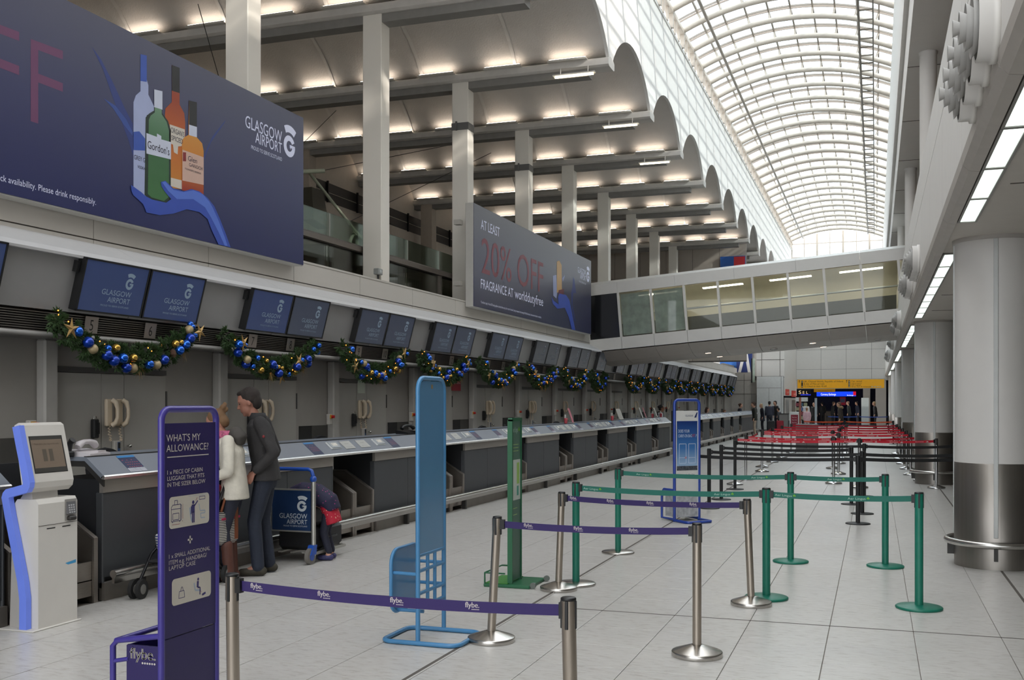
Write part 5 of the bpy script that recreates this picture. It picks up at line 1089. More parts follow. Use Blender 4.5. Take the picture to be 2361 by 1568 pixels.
# ================================================================ AIRLINE CARRY-ON SIGN
M_if = mat('frame_royal', (30, 62, 150), .35, coat=.3); M_iw = mat('sheet_pale', (206, 206, 202), .5)
S4 = thing('bag_sizer_sign', 'tall blue and white carry-on bag sign with a grey gauge box', 'sign', (-2.734, 14.945, 0), math.atan2(.281, .304)-math.pi/2); W4_ = .42
MB().tube(rect_tube(0, W4_, 1.755, .06), .022, 10).build('frame', M_if, S4)
P4 = MB().box(-.008, .008, .02, W4_-.02, .06, 1.60).build('panel', M_iw, S4)
MB().box(.008, .009, .035, W4_-.035, .80, 1.45).build('blue_print', grad_mat('iceland_blue', [(0, (150, 178, 206)), (.4, (60, 112, 170)), (1, (24, 48, 110))], 2, .80, 1.45), P4)
MB().box(.008, .0095, .035, W4_-.035, .06, .36).build('ice_print', mat('ice_grey', (168, 170, 172), .6, var=.25, scale=18), P4)
MB().box(.008, .0096, .035, W4_-.035, .735, .80).build('mountain_print', mat('mountain_dark', (70, 74, 80), .6, var=.6, scale=40), P4)
m = MB(); put_text(m, 'DOES YOUR', (.0102, .06, 1.285), RR, UU, size=.062, width=.19); put_text(m, 'CARRY-ON BAG', (.0102, .06, 1.215), RR, UU, size=.062, width=.23); put_text(m, '?', (.0102, .355, 1.215), RR, UU, size=.062, width=.018)
for y0 in (.075, .235): line(m, [(y0,1.10), (y0+.115,1.10), (y0+.115,.86), (y0,.86)], .007, x=.0104, closed=True) if False else line(m, [(y0,1.12), (y0+.115,1.12), (y0+.115,.84), (y0,.84)], .007, x=.0104, closed=True); line(m, [(y0,.92), (y0+.115,.92)], .006, x=.0104)
m.build('lettering', mat('ice_white', (196, 208, 226), .5), P4)
m = MB(); put_text(m, 'FIT', (.0102, .30, 1.215), RR, UU, size=.062, width=.045); line(m, [(.17,.905), (.20,.935)], .006, x=.0108); line(m, [(.17,.935), (.20,.905)], .006, x=.0108); m.build('red_lettering', mat('ice_red', (190, 70, 60), .5), P4)
m = MB(); put_text(m, 'ICELANDAIR', (.0092, .18, 1.515), RR, UU, size=.036, width=.13); m.poly([(.0095, .33, 1.50), (.0095, .365, 1.50), (.0095, .39, 1.575), (.0095, .372, 1.575)]); put_text(m, 'Maximum weight 10kg (22lbs)', (.0092, .06, .66), RR, UU, size=.036, width=.28)
for i, z in enumerate((.80, .785)): put_text(m, 'Please check your bag', (.0108, .075, z), RR, UU, size=.012, width=.1)
m.build('navy_lettering', mat('ice_navy', (36, 48, 96), .5), P4)
MB().box(-.28, -.012, .02, W4_-.02, .06, .40).build('gauge_box', mat('ice_grey', (168, 170, 172), .6), S4); MB().tube([(0,0,.45),(-.28,0,.45),(-.34,0,.40),(-.34,0,.03),(0,0,.03)], .02, 8).build('gauge_frame', M_if, S4); MB().tube([(0,W4_,.45),(-.28,W4_,.45),(-.34,W4_,.40),(-.34,W4_,.03),(0,W4_,.03)], .02, 8).build('gauge_frame', M_if, S4)
MB().tube([(0,0,.02),(.30,0,.02),(.34,.04,.02),(.34,W4_-.04,.02),(.30,W4_,.02),(0,W4_,.02)], .02, 8).build('foot_frame', M_if, S4)
# ================================================================ SELF-SERVICE KIOSK
M_kw = mat('kiosk_white', (208, 204, 197), .4, var=.025, scale=4); M_led2 = mat('kiosk_led', (100, 122, 205), .4, emit=.24, ecol=(104, 128, 232))
K = thing('self_service_kiosk', 'white self-service kiosk with a glowing blue edge and a screen', 'kiosk', (-5.95, 6.17, 0)); KWD = .46
MB().rbox(-.30, .02, -.02, KWD+.03, 0, .012, .004).build('floor_plate', M_kw, K)
MB().prism([(-.27, .012), (.0, .012), (.0, .95), (-.02, .985), (-.20, .985), (-.235, .94), (-.21, .70), (-.12, .30), (-.10, .20)][::1], 1, .055, KWD-.0).build('body', M_kw, K)
MB().prism([(-.27, .012), (-.10, .012), (-.10, .20), (-.12, .32), (-.20, .66), (-.25, .60)], 1, .05, KWD).build('rear_shell', mat('kiosk_grey', (176, 172, 166), .45), K)
hd = [(-.205, 1.545), (-.165, 1.565), (-.135, 1.545), (-.035, 1.115), (-.045, 1.07), (-.085, 1.035), (-.125, 1.05), (-.135, 1.10)]
MB().prism(hd, 1, .03, KWD).build('head', M_kw, K)
MB().prism([(-.20, .98), (-.08, .98), (-.085, 1.06), (-.14, 1.06)], 1, .08, KWD-.12).build('neck', mat('kiosk_grey', (176, 172, 166), .45), K)
d_ = Vector((.100, 0, -.43)).normalized(); n_ = Vector((.43, 0, .100)).normalized(); hp = Vector((-.135, 0, 1.545))
def onhead(u, y, off): return hp+d_*u+n_*off+Vector((0, y, 0))
def hq(u0, u1, y0, y1, o0, o1): 
    c = [onhead(u, y, o) for o in (o0, o1) for (u, y) in ((u0,y0),(u0,y1),(u1,y1),(u1,y0))]; return MB().add(c, [(0,1,2,3),(7,6,5,4),(0,4,5,1),(1,5,6,2),(2,6,7,3),(3,7,4,0)])
SB = hq(.085, .375, .075, .415, -.004, .0015).build('screen_bezel', M_black, K); SCK = hq(.09, .37, .08, .405, .0015, .003).build('screen', mat('kiosk_screen_grey', (60, 59, 56), .25, emit=.05), K); hq(.115, .335, .085, .40, .003, .0036).build('screen_page', mat('kiosk_screen_page', (116, 102, 88), .3, emit=.10), SCK)
for y0 in (.185, .25): hq(.19, .285, y0, y0+.04, .0037, .0042).build('screen_icon', mat('kiosk_icon', (92, 84, 74), .3), SCK)
m = MB(); put_text(m, 'Please place your bag on the scale', onhead(.155, .115, .0044), (0,1,0), -d_, size=.02, width=.25); m.build('lettering', mat('kiosk_text', (92, 78, 68), .4), SCK)
lp = [Vector(p) for p in ((-.163,1.54),(-.128,1.391),(-.096,1.267),(-.061,1.118),(-.064,1.094),(-.077,1.073),(-.242,1.033),(-.258,1.018),(-.265,.997),(-.237,.867),(-.179,.634),(-.116,.376),(-.096,.246),(-.096,.012))]
mb = MB(); n = len(lp); vs = []
for i, p in enumerate(lp):
    d1 = (lp[i]-lp[i-1]).normalized() if i else (lp[1]-lp[0]).normalized(); d2 = (lp[i+1]-lp[i]).normalized() if i < n-1 else d1
    q = Vector((-d1.y, d1.x))+Vector((-d2.y, d2.x)); q = q.normalized()*(.033/max(.55, q.normalized().dot(Vector((-d1.y, d1.x)))))
    for yy in (.0, .05): vs += [(p.x-q.x, yy, p.y-q.y), (p.x+q.x, yy, p.y+q.y)]
for i in range(n-1):
    o = 4*i; mb.f += [[o, o+1, o+5, o+4], [o+2, o+6, o+7, o+3], [o, o+4, o+6, o+2], [o+1, o+3, o+7, o+5]]; mb.sm += [False]*4
mb.f += [[0, 2, 3, 1], [4*n-4, 4*n-3, 4*n-1, 4*n-2]]; mb.sm += [False]*2; mb.v = [Vector(v) for v in vs]
mb.build('light_edge', M_led2, K)
MB().box(.0, .003, .055, KWD, .785, .788).build('panel_gap', M_joint, K)
for y0 in (.14, .30): MB().box(.0, .002, y0, y0+.085, .755, .763).build('ticket_slot', M_black, K)
MB().box(.0, .003, .325, .45, .80, .965).build('pin_recess', mat('recess_grey', (150, 147, 142), .5), K)
MB().prism([(.003, .85), (.022, .85), (.008, .945), (.003, .945)], 1, .34, .43).build('keypad', mat('pin_pad', (104, 104, 106), .35), K)
kp = MB()
for i in range(4):
    for j in range(3): kp.box(.018-.0032*i, .0225-.0032*i, .352+.024*j, .367+.024*j, .858+.018*i, .869+.018*i)
kp.build('keys', mat('pin_keys', (186, 186, 188), .4), K); MB().rbox(-.02, .035, .345, .425, .80, .835, .01).build('card_reader', M_dark, K)
MB().add([(.0012,.33,.47),(.0012,.445,.485),(.0012,.445,.46),(.0012,.36,.455)], [(0,1,2,3)]).build('sticker', mat('sticker_blue', (60, 150, 200), .4), K)
# plastic bag edge by the kiosk
# ================================================================ LUGGAGE TROLLEY
M_tb = mat('trolley_blue', (26, 76, 168), .4, coat=.2); M_alu = mat('trolley_alu', (188, 186, 178), .35, .7); M_tyre = mat('tyre_grey', (110, 106, 100), .7); M_tyb = mat('tyre_black', (30, 30, 30), .7)
T = thing('luggage_trolley', 'airport luggage trolley with a blue handle and a navy sign panel', 'trolley', (-5.93, 9.80, 0))
MB().tube([(-.25,0,1.005),(.20,0,1.005),(.24,0,.99),(.262,0,.93),(.265,0,.86)], .02, 10).build('handle', M_tb, T); MB().tube([(-.25,0,1.005),(-.28,0,.98),(-.285,0,.90)], .02, 10).build('handle', M_tb, T); MB().ball((.262,0,.90), .038, 10, 8).build('brake_knuckle', M_tb, T)
MB().cyl((.265,0,.08), (.265,0,.88), .024, n=12).build('upright', M_alu, T); MB().cyl((-.285,0,.08), (-.285,0,.92), .024, n=12).build('upright', M_alu, T)
SG = MB().box(-.235, .235, -.012, .012, .345, .775).build('sign_panel', mat('trolley_navy', (26, 50, 86), .35), T); MB().box(-.24, .24, -.016, .016, .775, .79).build('panel_rail', M_alu, T); MB().box(-.24, .24, -.016, .016, .33, .345).build('panel_rail', M_alu, T)
m = MB(); put_text(m, 'GLASGOW', (.195, -.0135, .475), (1,0,0), UU, size=.075, width=.34, align='R'); put_text(m, 'AIRPORT', (.195, -.0135, .415), (1,0,0), UU, size=.07, width=.25, align='R'); put_text(m, 'PROUD TO SERVE SCOTLAND', (.195, -.0135, .385), (1,0,0), UU, size=.022, width=.29, align='R'); put_logo(m, (.13, -.0135, .55), (1,0,0), UU, .17); m.build('lettering', mat('trolley_white', (196, 202, 206), .5), SG)
MB().tube([(-.285,0,.10),(-.25,.75,.10),(.23,.75,.10),(.265,0,.10)], .018, 8).build('platform_frame', M_alu, T)
for xx in (-.15, 0, .14): MB().box(xx-.02, xx+.02, 0, .75, .10, .115).build('platform_slat', M_alu, T)
for (xx, yy) in ((.265, -.07), (-.285, -.07)):
    w_ = MB().cyl((xx-.022, yy, .085), (xx+.022, yy, .085), .085, n=20).build('wheel', M_tyre, T); MB().cyl((xx-.026, yy, .085), (xx+.026, yy, .085), .045, n=14).build('hub', M_tb, w_); MB().prism([(yy-.04, .10), (yy+.07, .10), (yy+.09, .20), (yy+.02, .20)], 0, xx-.034, xx+.034).build('fork', M_tb, T)
w_ = MB().cyl((-.05, .62, .08), (.0, .62, .08), .08, n=18).build('wheel', M_tyb, T)
w_ = MB().cyl((.20, .28, .08), (.25, .28, .08), .075, n=18).build('wheel', M_tyb, T)
SU1 = thing('suitcase', 'black suitcase lying on the luggage trolley', 'suitcase', (-5.92, 10.18, .117)); M_case = mat('case_black', (26, 26, 28), .5, var=.15, scale=30)
MB().rbox(-.24, .22, -.30, .34, 0, .26, .04).build('shell', M_case, SU1); MB().tube([(.235,-.1,.13),(.26,-.08,.13),(.26,.12,.13),(.235,.14,.13)], .012, 6).build('carry_handle', M_black, SU1)
SU2 = thing('suitcase', 'upright black suitcase behind the bent-over child on the trolley', 'suitcase', (-5.88, 10.2, .378)); MB().rbox(-.22, .20, -.24, .28, 0, .22, .05).build('shell', mat('case_char', (38, 38, 40), .5, var=.2, scale=20), SU2); MB().tube([(-.1,-.1,.22),(-.1,-.1,.25),(.08,-.1,.25),(.08,-.1,.22)], .01, 6).build('carry_handle', M_black, SU2)
# ================================================================ PUSHCHAIR
PR = thing('pushchair', 'black pushchair with striped bag, pointing left behind the purple sign', 'pushchair', (-6.0, 8.05, 0), math.radians(98)); M_pr = mat('pram_black', (22, 22, 24), .6); M_prt = mat('pram_tube', (36, 36, 38), .35, .5)
# local +x points towards the handle
for s_ in (-.17, .17):
    MB().tube([(-.48,s_,.14),(-.28,s_,.36),(.15,s_*1.05,.55),(.42,s_*1.1,.92)], .014, 8).build('side_tube', M_prt, PR)
    MB().tube([(.42,s_*1.1,.92),(.50,s_*1.1,1.00),(.56,s_*1.1,1.01),(.60,s_*1.1,.96)], .019, 8).build('hand_grip', mat('grip', (58, 58, 60), .5), PR)
    MB().tube([(.40,s_*1.05,.12),(.10,s_,.36),(-.20,s_,.42)], .013, 8).build('rear_strut', M_prt, PR)
    for dy in (-.035, .035):
        w_ = MB().cyl((-.50, s_+dy-.016, .085), (-.50, s_+dy+.016, .085), .085, n=18).build('wheel', M_tyb, PR); MB().cyl((-.50, s_+dy-.018, .085), (-.50, s_+dy+.018, .085), .045, n=12).build('hub', mat('hub_grey', (120, 118, 114), .5), w_)
        w_ = MB().cyl((.42, s_+dy-.016, .085), (.42, s_+dy+.016, .085), .085, n=18).build('wheel', M_tyb, PR); MB().cyl((.42, s_+dy-.018, .085), (.42, s_+dy+.018, .085), .045, n=12).build('hub', mat('hub_grey', (120, 118, 114), .5), w_)
MB().add([(-.15,-.16,.40),(.12,-.16,.36),(.36,-.16,.80),(.36,.16,.80),(.12,.16,.36),(-.15,.16,.40),(-.15,-.16,.36),(.14,-.16,.31),(.42,-.16,.80),(.42,.16,.80),(.14,.16,.31),(-.15,.16,.36)], [(0,1,4,5),(1,2,3,4),(11,10,7,6),(10,9,8,7),(0,6,7,1),(1,7,8,2),(2,8,9,3),(3,9,10,4),(4,10,11,5),(5,11,6,0)]).build('seat_sling', M_pr, PR)
MB().rbox(-.42, -.30, -.13, .13, .30, .325, .01).build('footrest', M_pr, PR)
MB().prism([(.05, .12), (.40, .14), (.44, .30), (.05, .28)], 1, -.15, .15).build('basket', mat('pram_mesh', (34, 34, 36), .8), PR)
MB().rbox(.30, .50, -.16, .16, .62, .86, .04).build('hood_folded', M_pr, PR); MB().ball((.40, 0, .90), .12, 10, 8, sc=(1, 1.3, .6)).build('red_blanket', mat('blanket_red', (170, 24, 38), .8, var=.15, scale=12), PR)
def stripe_mat(name, c1_, c2_, n, axis=2):
    m = mat(name, c1_, .8); nt = m.node_tree; N = nt.nodes; L = nt.links; tc = N.new('ShaderNodeTexCoord'); s = N.new('ShaderNodeSeparateXYZ'); L.new(tc.outputs['Object'], s.inputs[0])
    a = N.new('ShaderNodeMath'); a.operation = 'MULTIPLY'; a.inputs[1].default_value = n; L.new(s.outputs[axis], a.inputs[0]); f = N.new('ShaderNodeMath'); f.operation = 'FRACT'; L.new(a.outputs[0], f.inputs[0]); g = N.new('ShaderNodeMath'); g.operation = 'GREATER_THAN'; g.inputs[1].default_value = .5; L.new(f.outputs[0], g.inputs[0])
    mx = N.new('ShaderNodeMix'); mx.data_type = 'RGBA'; mx.inputs[6].default_value = (*rgb(c1_), 1); mx.inputs[7].default_value = (*rgb(c2_), 1); L.new(g.outputs[0], mx.inputs[0]); L.new(mx.outputs[2], N['Principled BSDF'].inputs['Base Color']); return m
BG = thing('changing_bag', 'black and white striped shoulder bag hung on the pushchair', 'bag', (-5.90, 8.56, .36)); MB().rbox(-.05, .05, -.15, .15, 0, .33, .035).build('bag_body', stripe_mat('bag_stripes', (196, 190, 182), (34, 34, 38), 62), BG)
MB().box(.049, .054, -.15, .15, .24, .262).build('pink_band', mat('bag_pink', (170, 40, 80), .7), BG); MB().tube([(.03,-.13,.32),(.05,-.10,.44),(.05,.08,.44),(.03,.13,.32)], .013, 6).build('strap', mat('leather_tan', (122, 66, 36), .6), BG); MB().box(.05, .058, .06, .11, .04, .32).build('strap_tab', mat('leather_tan', (122, 66, 36), .6), BG)
# ================================================================ PEOPLE
def capsule(mb, p0, p1, r0, r1=None, n=10, M=None):
    p0, p1 = Vector(p0), Vector(p1); r1 = r0 if r1 is None else r1; d = (p1-p0)
    d = d.normalized() if d.length > 1e-6 else Vector((0,0,1)); path = []; rs = []
    for a in (-1.0, -.8, -.45, 0): path.append(p0+d*(r0*a)); rs.append(max(.0008, r0*math.sqrt(max(0, 1-a*a))))
    for a in (0, .45, .8, 1.0): path.append(p1+d*(r1*a)); rs.append(max(.0008, r1*math.sqrt(max(0, 1-a*a))))
    if (p1-p0).length < 1e-6: path.pop(3); rs.pop(3)
    mb.tube(path, rs, n, M=M)
def ell(mb, c, r, M=None, n=14, m=10): mb.ball((0,0,0), 1.0, n, m, M=(M if M is not None else Matrix()) @ Matrix.Translation(c) @ Matrix.Diagonal((*r, 1)))
def loft(mb, rings, n=18, M=None):
    "closed loft of ellipses (centre, rx, ry); rings lie across the line of centres"
    vs = []; cs = [Vector(r[0]) for r in rings]
    for i, (c, rx, ry) in enumerate(rings):
        t = (cs[min(i+1, len(cs)-1)]-cs[max(i-1, 0)]).normalized(); y = Vector((0,1,0)); x = y.cross(t).normalized()
        for j in range(n): a = 2*math.pi*j/n; vs.append(cs[i]+x*(rx*math.cos(a))+y*(ry*math.sin(a)))
    k = len(rings); fs = [(i*n+j, i*n+(j+1) % n, (i+1)*n+(j+1) % n, (i+1)*n+j) for i in range(k-1) for j in range(n)]
    fs += [tuple(range(n-1, -1, -1)), tuple(range((k-1)*n, k*n))]; mb.add(vs, fs, True, M)
def fuse(o, vox, it=4):
    r = o.modifiers.new('fuse', 'REMESH'); r.mode = 'VOXEL'; r.voxel_size = vox; r.use_smooth_shade = True
    s = o.modifiers.new('soften', 'SMOOTH'); s.iterations = it; s.factor = .5; return o
def hand(mb, w, d, up, s, curl=.5):
    "palm and five fingers leaving the wrist w along d"
    w, d, up = Vector(w), Vector(d).normalized(), Vector(up).normalized(); side = d.cross(up).normalized()
    for q in (-1, 0, 1): capsule(mb, w+d*.02*s+side*(.018*q*s), w+d*.085*s+side*(.024*q*s), .014*s, .013*s, 8)
    for i, (o, ln) in enumerate(((-.032, .062), (-.011, .074), (.011, .07), (.032, .054))):
        a = w+d*.09*s+side*(o*s); b = a+(d*math.cos(curl)-up*math.sin(curl))*(ln*.5*s); c = b+(d*math.cos(curl*2.1)-up*math.sin(curl*2.1))*(ln*.5*s); capsule(mb, a, b, .0095*s, .009*s, 7); capsule(mb, b, c, .009*s, .0078*s, 7)
    a = w+d*.035*s-side*(.034*s); b = a+(d*.7-side*.5-up*.3).normalized()*(.04*s); capsule(mb, a, b, .012*s, .010*s, 7); capsule(mb, b, b+(d*.9-up*.4).normalized()*(.03*s), .010*s, .008*s, 7)
def head_shape(mb, HM):
    ell(mb, (0,0,.025), (.098,.077,.105), HM); ell(mb, (.03,0,-.045), (.068,.06,.075), HM); ell(mb, (.062,0,-.092), (.03,.032,.026), HM)
    capsule(mb, HM @ Vector((.094,0,.012)), HM @ Vector((.112,0,-.024)), .009, .014, 8); ell(mb, (.090,0,-.062), (.014,.026,.010), HM); ell(mb, (.084,0,.034), (.016,.052,.012), HM)
    for s in (-1, 1): ell(mb, (-.004,.077*s,-.004), (.020,.010,.032), HM)
def person(label, x, y, rz, H=1.75, skin=(196, 150, 126), hair=(62, 44, 34), top=(40, 42, 46), legs=(36, 40, 52), shoe=(34, 30, 28), pose=None, vox=.028, hairstyle='short', skirt=False, coat=.0, detail=False, group='travellers in the far hall', bow=.1, lean=.03, z0=0.0):
    s = H/1.75; P = dict(hip=(0,0,.93), chest=(lean*1.2,0,1.30), neck=(lean*1.9,0,1.47), head=(lean*2+.035,0,1.615), sl=(lean*1.4,.185,1.41), sr=(lean*1.4,-.185,1.41), el=(lean-.03,.235,1.12), er=(lean-.03,-.235,1.12), wl=(.06,.225,.90), wr=(.06,-.225,.90), kl=(.03,.10,.50), kr=(.03,-.10,.50), al=(-.02,.105,.09), ar=(-.02,-.105,.09))
    if pose: P.update(pose)
    P = {k: Vector(v)*s for k, v in P.items()}
    HM = Matrix.Translation(P['head']) @ Matrix.Rotation(bow, 4, 'Y') @ Matrix.Diagonal((s, s, s, 1))
    b = MB(); head_shape(b, HM); capsule(b, P['neck']-Vector((0,0,.04)), P['head']-Vector((.02,0,.06)), .052*s, .05*s)
    loft(b, [(P['hip']-Vector((0,0,.10*s)), .09*s, .13*s), (P['hip'], .10*s, .15*s), (P['hip'].lerp(P['chest'], .5), .085*s, .125*s), (P['chest'], .10*s, .155*s), (P['neck']-Vector((0,0,.04*s)), .07*s, .10*s)])
    for q in 'lr':
        capsule(b, P['s'+q], P['e'+q], .045*s, .037*s); capsule(b, P['e'+q], P['w'+q], .036*s, .026*s)
        capsule(b, P['hip']+Vector((0, .09*s*(1 if q == 'l' else -1), -.06*s)), P['k'+q], .072*s, .05*s); capsule(b, P['k'+q], P['a'+q], .048*s, .034*s); capsule(b, P['a'+q], P['a'+q]+Vector((.12*s,0,-.055*s)), .034*s, .028*s)
        if detail: hand(b, P['w'+q], (P['w'+q]-P['e'+q])+Vector((.05,0,-.05)), Vector((0, .6 if q == 'l' else -.6, .8)), s)
        else: capsule(b, P['w'+q], P['w'+q]+(P['w'+q]-P['e'+q]).normalized()*.12*s, .032*s, .026*s)
    root = b.build('person', mat('skin_%d_%d' % (skin[0], skin[1]), skin, .55, var=.04), None, (x, y, z0), rz); fuse(root, min(vox*.55, .02) if not detail else .0085, 3); tag(root, label, 'person', group)
    mt = lambda c, k: mat('cloth_%s_%d_%d_%d' % (k, *c), c, .8, var=.12, scale=9, bump=.3, bscale=25)
    # trousers / skirt
    t = MB(); z_h = P['hip']
    loft(t, [(z_h-Vector((0,0,.13*s)), .10*s, .155*s), (z_h, .118*s, .172*s), (z_h+Vector((0,0,.12*s)), .108*s, .155*s)])
    for q in 'lr':
        sg = 1 if q == 'l' else -1; hp_ = z_h+Vector((0, .088*s*sg, -.05*s)); capsule(t, hp_, P['k'+q], .092*s, .066*s); capsule(t, P['k'+q], P['a'+q]+Vector((.005,0,-.005)), .066*s, .06*s)
    fuse(t.build('trousers', legs if not isinstance(legs, tuple) else mt(legs, 'leg'), root), vox, 3)
    # upper garment
    j = MB(); hem = z_h-Vector((0,0,(.02+coat)*s)); c = P['chest']; fl_ = .02*s if coat else 0
    loft(j, [(hem, .128*s+fl_, .19*s+fl_), (z_h+Vector((0,0,.08*s)), .122*s, .18*s), (z_h.lerp(c, .55), .122*s, .178*s), (c, .128*s, .195*s), (c.lerp(P['neck'], .6), .105*s, .17*s), (P['neck']-Vector((.01*s,0,.01*s)), .066*s, .075*s)])
    for q in 'lr': capsule(j, P['s'+q], P['e'+q], .066*s, .056*s); capsule(j, P['e'+q], P['w'+q]-(P['w'+q]-P['e'+q]).normalized()*.03*s, .055*s, .044*s)
    fuse(j.build('jacket', top if not isinstance(top, tuple) else mt(top, 'top'), root), vox, 3)
    for q in 'lr':
        sh = MB(); a = P['a'+q]; capsule(sh, a+Vector((-.035*s,0,-.045*s)), a+Vector((.15*s,0,-.052*s)), .042*s, .034*s); capsule(sh, a+Vector((0,0,.03*s)), a+Vector((.0,0,-.04*s)), .046*s, .046*s)
        o = fuse(sh.build('shoe', mt(shoe, 'shoe'), root), vox*.7, 2)
    h = MB(); ell(h, (-.022,0,.05), (.098,.086,.092), HM); ell(h, (-.055,0,.0), (.062,.074,.085), HM)
    if hairstyle == 'short': ell(h, (.028,0,.100), (.058,.062,.028), HM); [ell(h, (-.02,.07*q,.03), (.035,.016,.045), HM) for q in (-1, 1)]
    if hairstyle == 'bun': ell(h, (-.115,0,.05), (.045,.045,.045), HM)
    if hairstyle == 'pony': ell(h, (-.10,0,.085), (.034,.034,.034), HM); ell(h, (-.135,.01,.10), (.034,.028,.03), HM); ell(h, (-.14,-.01,.07), (.03,.026,.028), HM); ell(h, (-.165,0,.115), (.02,.018,.024), HM)
    if hairstyle == 'long': ell(h, (-.05,0,-.07), (.06,.085,.12), HM)
    fuse(h.build('hair', mt(hair, 'hair'), root), vox*.6 if detail else vox*.8, 2)
    if detail:
        for q in (-1, 1): e = MB(); e.ball((0,0,0), .009, 8, 6, M=HM @ Matrix.Translation((.0805,.031*q,.010))); e.build('eye', mat('eye_dark', (40, 34, 32), .2), root)
    root['joints_h'] = H; return root, P, HM
FD = math.radians(207)
man, P, HM = person('tall man in a charcoal jacket and dark jeans standing at the desk', -5.80, 9.02, FD, 1.90, skin=(156, 108, 90), hair=(38, 30, 26), top=(46, 44, 44), legs=(34, 40, 54), shoe=(58, 54, 44), vox=.013, detail=True, group='family at the near desk', bow=.32, lean=.05, coat=.04,
    pose=dict(hip=(-.03,0,.93), chest=(.01,0,1.27), neck=(.05,0,1.45), head=(.115,0,1.585), sl=(.0,.185,1.40), sr=(.0,-.185,1.40), el=(-.13,.235,1.13), er=(-.10,-.235,1.13), wl=(.045,.20,.955), wr=(.06,-.20,.955), kl=(.06,.09,.50), kr=(.0,-.11,.50), al=(.02,.10,.09), ar=(-.06,-.11,.09)))
cl = MB(); s = 1.90/1.75; cl.lathe([(.072*s, 0), (.080*s, .045*s), (.070*s, .085*s), (.062*s, .085*s), (.064*s, .0)], 18, (P['neck'].x-.012, 0, P['neck'].z-.05)); cl.build('collar', mat('cloth_collar', (40, 39, 40), .8), man)
MB().ball(P['sl'].lerp(P['el'], .45)+Vector((.02, .068, 0)), .014, 8, 6, sc=(1, .3, 1)).build('jacket_badge', mat('badge_red', (120, 30, 34), .6), man)
woman, P, HM = person('woman in a cream hooded jacket bowing her head over the desk', -5.92, 8.62, math.radians(203), 1.70, skin=(176, 126, 106), hair=(112, 84, 58), top=(206, 200, 186), legs=(34, 36, 50), shoe=(82, 48, 38), vox=.013, detail=True, hairstyle='pony', group='family at the near desk', bow=.6, lean=.1, coat=.10,
    pose=dict(hip=(-.06,0,.93), chest=(-.03,0,1.27), neck=(.03,0,1.45), head=(.105,0,1.565), sl=(-.03,.175,1.39), sr=(-.01,-.175,1.39), el=(-.05,.24,1.09), er=(.02,-.24,1.08), wl=(.20,.19,1.00), wr=(.20,-.17,1.00)))
hd_ = MB(); loft(hd_, [((P['neck'].x-.13, 0, P['neck'].z-.10), .05, .10), ((P['neck'].x-.14, 0, P['neck'].z-.03), .075, .13), ((P['neck'].x-.09, 0, P['neck'].z+.02), .075, .12), ((P['neck'].x-.06, 0, P['neck'].z+.04), .05, .09)]); fuse(hd_.build('hood', mat('hood_dark', (70, 66, 62), .8), woman), .014, 3)
sc2 = MB(); sc2.lathe([(.062, -.03), (.085, 0), (.08, .05), (.06, .06)], 16, (P['neck'].x, 0, P['neck'].z-.02)); sc2.build('scarf', mat('scarf_pink', (176, 90, 120), .8, var=.5, scale=45), woman)
for q, a in (('l', P['al']), ('r', P['ar'])): bt = MB(); capsule(bt, a+Vector((0,0,-.03)), a+Vector((.02,0,.26)), .058, .066); fuse(bt.build('boot_shaft', mat('boot_brown', (88, 52, 42), .6, var=.12), woman), .014, 2)
# ---- child bending over the trolley
def dots_mat(name, base, dot, sc_, th):
    m = mat(name, base, .75); nt = m.node_tree; N = nt.nodes; L = nt.links; tc = N.new('ShaderNodeTexCoord'); v = N.new('ShaderNodeTexVoronoi'); v.inputs['Scale'].default_value = sc_; L.new(tc.outputs['Object'], v.inputs['Vector'])
    g = N.new('ShaderNodeMath'); g.operation = 'LESS_THAN'; g.inputs[1].default_value = th; L.new(v.outputs['Distance'], g.inputs[0]); mx = N.new('ShaderNodeMix'); mx.data_type = 'RGBA'; mx.inputs[6].default_value = (*rgb(base), 1); mx.inputs[7].default_value = (*rgb(dot), 1); L.new(g.outputs[0], mx.inputs[0]); L.new(mx.outputs[2], N['Principled BSDF'].inputs['Base Color']); return m
b = MB(); C1 = (-5.64, 10.10)
for sg in (-1, 1): capsule(b, (0,.06*sg,.53), (.05,.065*sg,.30), .05, .04); capsule(b, (.05,.065*sg,.30), (-.01,.065*sg,.06), .038, .027); capsule(b, (-.01,.065*sg,.05), (.08,.065*sg,.03), .024, .02); capsule(b, (.36,.11*sg,.66), (.44,.13*sg,.48), .03, .025); capsule(b, (.44,.13*sg,.48), (.36,.12*sg,.40), .024, .02); hand(b, (.36,.12*sg,.40), (-.3,0,-.8), (1,0,.2), .62)
loft(b, [((-.04,0,.50), .07, .09), ((.04,0,.60), .08, .10), ((.22,0,.68), .08, .10), ((.38,0,.69), .07, .09), ((.44,0,.68), .04, .05)]); CHM = Matrix.Translation((.54,0,.63)) @ Matrix.Rotation(1.35, 4, 'Y') @ Matrix.Diagonal((.86, .86, .86, 1)); head_shape(b, CHM)
kid = b.build('person', mat('skin_child', (200, 152, 130), .55), None, (*C1, 0), math.radians(196)); fuse(kid, .0085, 3); tag(kid, 'child in a spotted navy coat bending over the luggage trolley', 'person', 'family at the near desk')
t = MB()
for sg in (-1, 1): capsule(t, (0,.06*sg,.54), (.05,.065*sg,.30), .058, .05); capsule(t, (.05,.065*sg,.30), (-.01,.065*sg,.10), .049, .038)
fuse(t.build('leggings', mat('leggings_navy', (32, 34, 50), .8), kid), .013, 3)
t = MB(); loft(t, [((-.05,0,.40), .09, .15), ((-.02,0,.50), .09, .13), ((.02,0,.60), .095, .125), ((.06,0,.63), .09, .11)]); fuse(t.build('skirt', dots_mat('skirt_red', (172, 22, 48), (214, 180, 150), 40, .22), kid), .013, 3)
